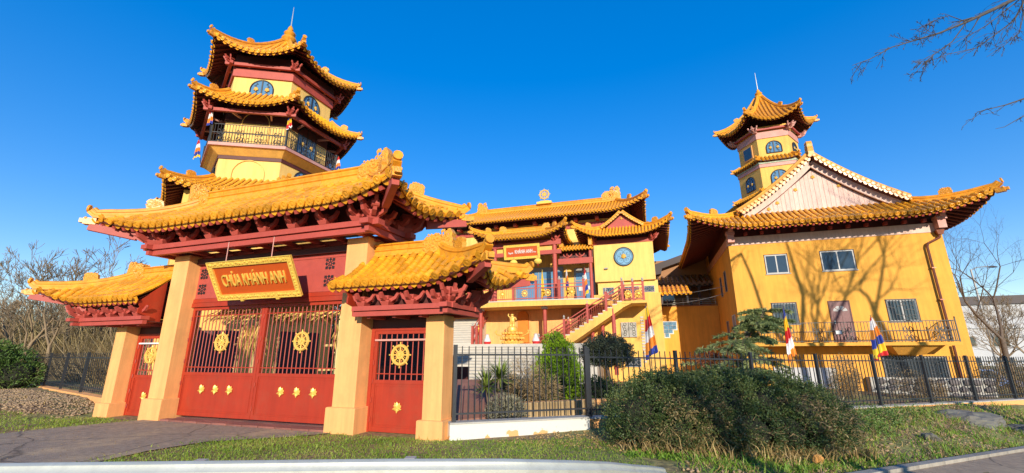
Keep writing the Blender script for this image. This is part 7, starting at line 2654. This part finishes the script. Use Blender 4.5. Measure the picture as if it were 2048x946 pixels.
blades('hedge_foot_weeds', 'green weeds at the foot of the hedge', 3500, [(x_, y_ - .25) for x_, y_ in HF], (.05, .2), rg, M_weed, .012, .6)
YARD = [(-1, 10.2), (9, 14), (14, 18), (8, 20), (4, 19), (1.5, 14.5), (-1, 12)]
blades('yard_plants', 'mixed low garden plants behind the fence', 5000, YARD, (.08, .3), rg, M_silver, .012, .6, .0)
# clods of dug soil and dead leaves
def clods(name, label, n, region, s_, rg, material):
    xs = [p[0] for p in region]; ys = [p[1] for p in region]
    x = rg.uniform(min(xs), max(xs), n); y = rg.uniform(min(ys), max(ys), n)
    k = in_poly(x, y, region); x, y = x[k], y[k]
    z = gzv(x, y)
    n = len(x)
    base = np.array([(1, 0, 0), (0, 1, 0), (-1, 0, 0), (0, -1, 0), (0, 0, .8), (0, 0, -.5)])
    fac = np.array([(0, 1, 4), (1, 2, 4), (2, 3, 4), (3, 0, 4), (1, 0, 5), (2, 1, 5), (3, 2, 5), (0, 3, 5)])
    sz = rg.uniform(s_[0], s_[1], n)
    v = base[None] * sz[:, None, None] * rg.uniform(.6, 1.4, (n, 6, 3))
    ca, sa = np.cos(rg.uniform(0, 6.3, n)), np.sin(rg.uniform(0, 6.3, n))
    vx = v[:, :, 0] * ca[:, None] - v[:, :, 1] * sa[:, None]
    vy = v[:, :, 0] * sa[:, None] + v[:, :, 1] * ca[:, None]
    v = np.stack([vx + x[:, None], vy + y[:, None], v[:, :, 2] + z[:, None]], -1).reshape(-1, 3)
    f = (fac[None] + np.arange(n)[:, None, None] * 6).reshape(-1, 3)
    o = ob(name, bigmesh(name, v, f, material)); o['kind'] = 'stuff'; o['label'] = label
    return o
clods('soil_clods', 'rough clods of dug brown soil below the left fence', 26000, [(-24, 13), (-14, 12.2), (-12.1, 12.4), (-12.2, 13.6), (-13.2, 14.5), (-23, 20.5), (-30, 22)], (.015, .05), rg, M_soil)
clods('bank_clods', 'crumbled soil and dead leaves on the bank', 6000, BANK, (.012, .05), rg, M_soil)
clods('leaf_litter', 'brown leaf litter along the white low wall and under the hedge', 3500, [(-.4, 9.15), (1.9, 8.2), (5, 7.5), (6.5, 8.6), (2.0, 9.9), (1.6, 10.2), (.5, 9.8)], (.01, .03), rg, M_dry)
clods('driveway_grit', 'scattered grit and pale leaves on the driveway', 4200, [(-9.6, 12.0), (-4.2, 10.1), (-6, 9.2), (-6.7, 7.4), (-12, 7), (-11, 10.5)], (.006, .02), rg, M_dry)

# overhead cables between the house and the hall
for lab, a, b, sag in (('thin pale cable slung from the ochre house to the hall, upper one', (11.9, 24.2, 5.15), (8.1, 30.3, 5.5), .25), ('thin pale cable slung from the ochre house to the hall, lower one', (11.9, 24.2, 4.75), (8.0, 30.2, 4.95), .35)):
    A, B = Vector(a), Vector(b)
    pts = [A + (B - A) * (i / 14) - Vector((0, 0, sag * 4 * (i / 14) * (1 - i / 14))) for i in range(15)]
    tag(MB().tube(pts, .012, 4).build('cable', M_frame), lab, 'cable', 'cables behind the house')
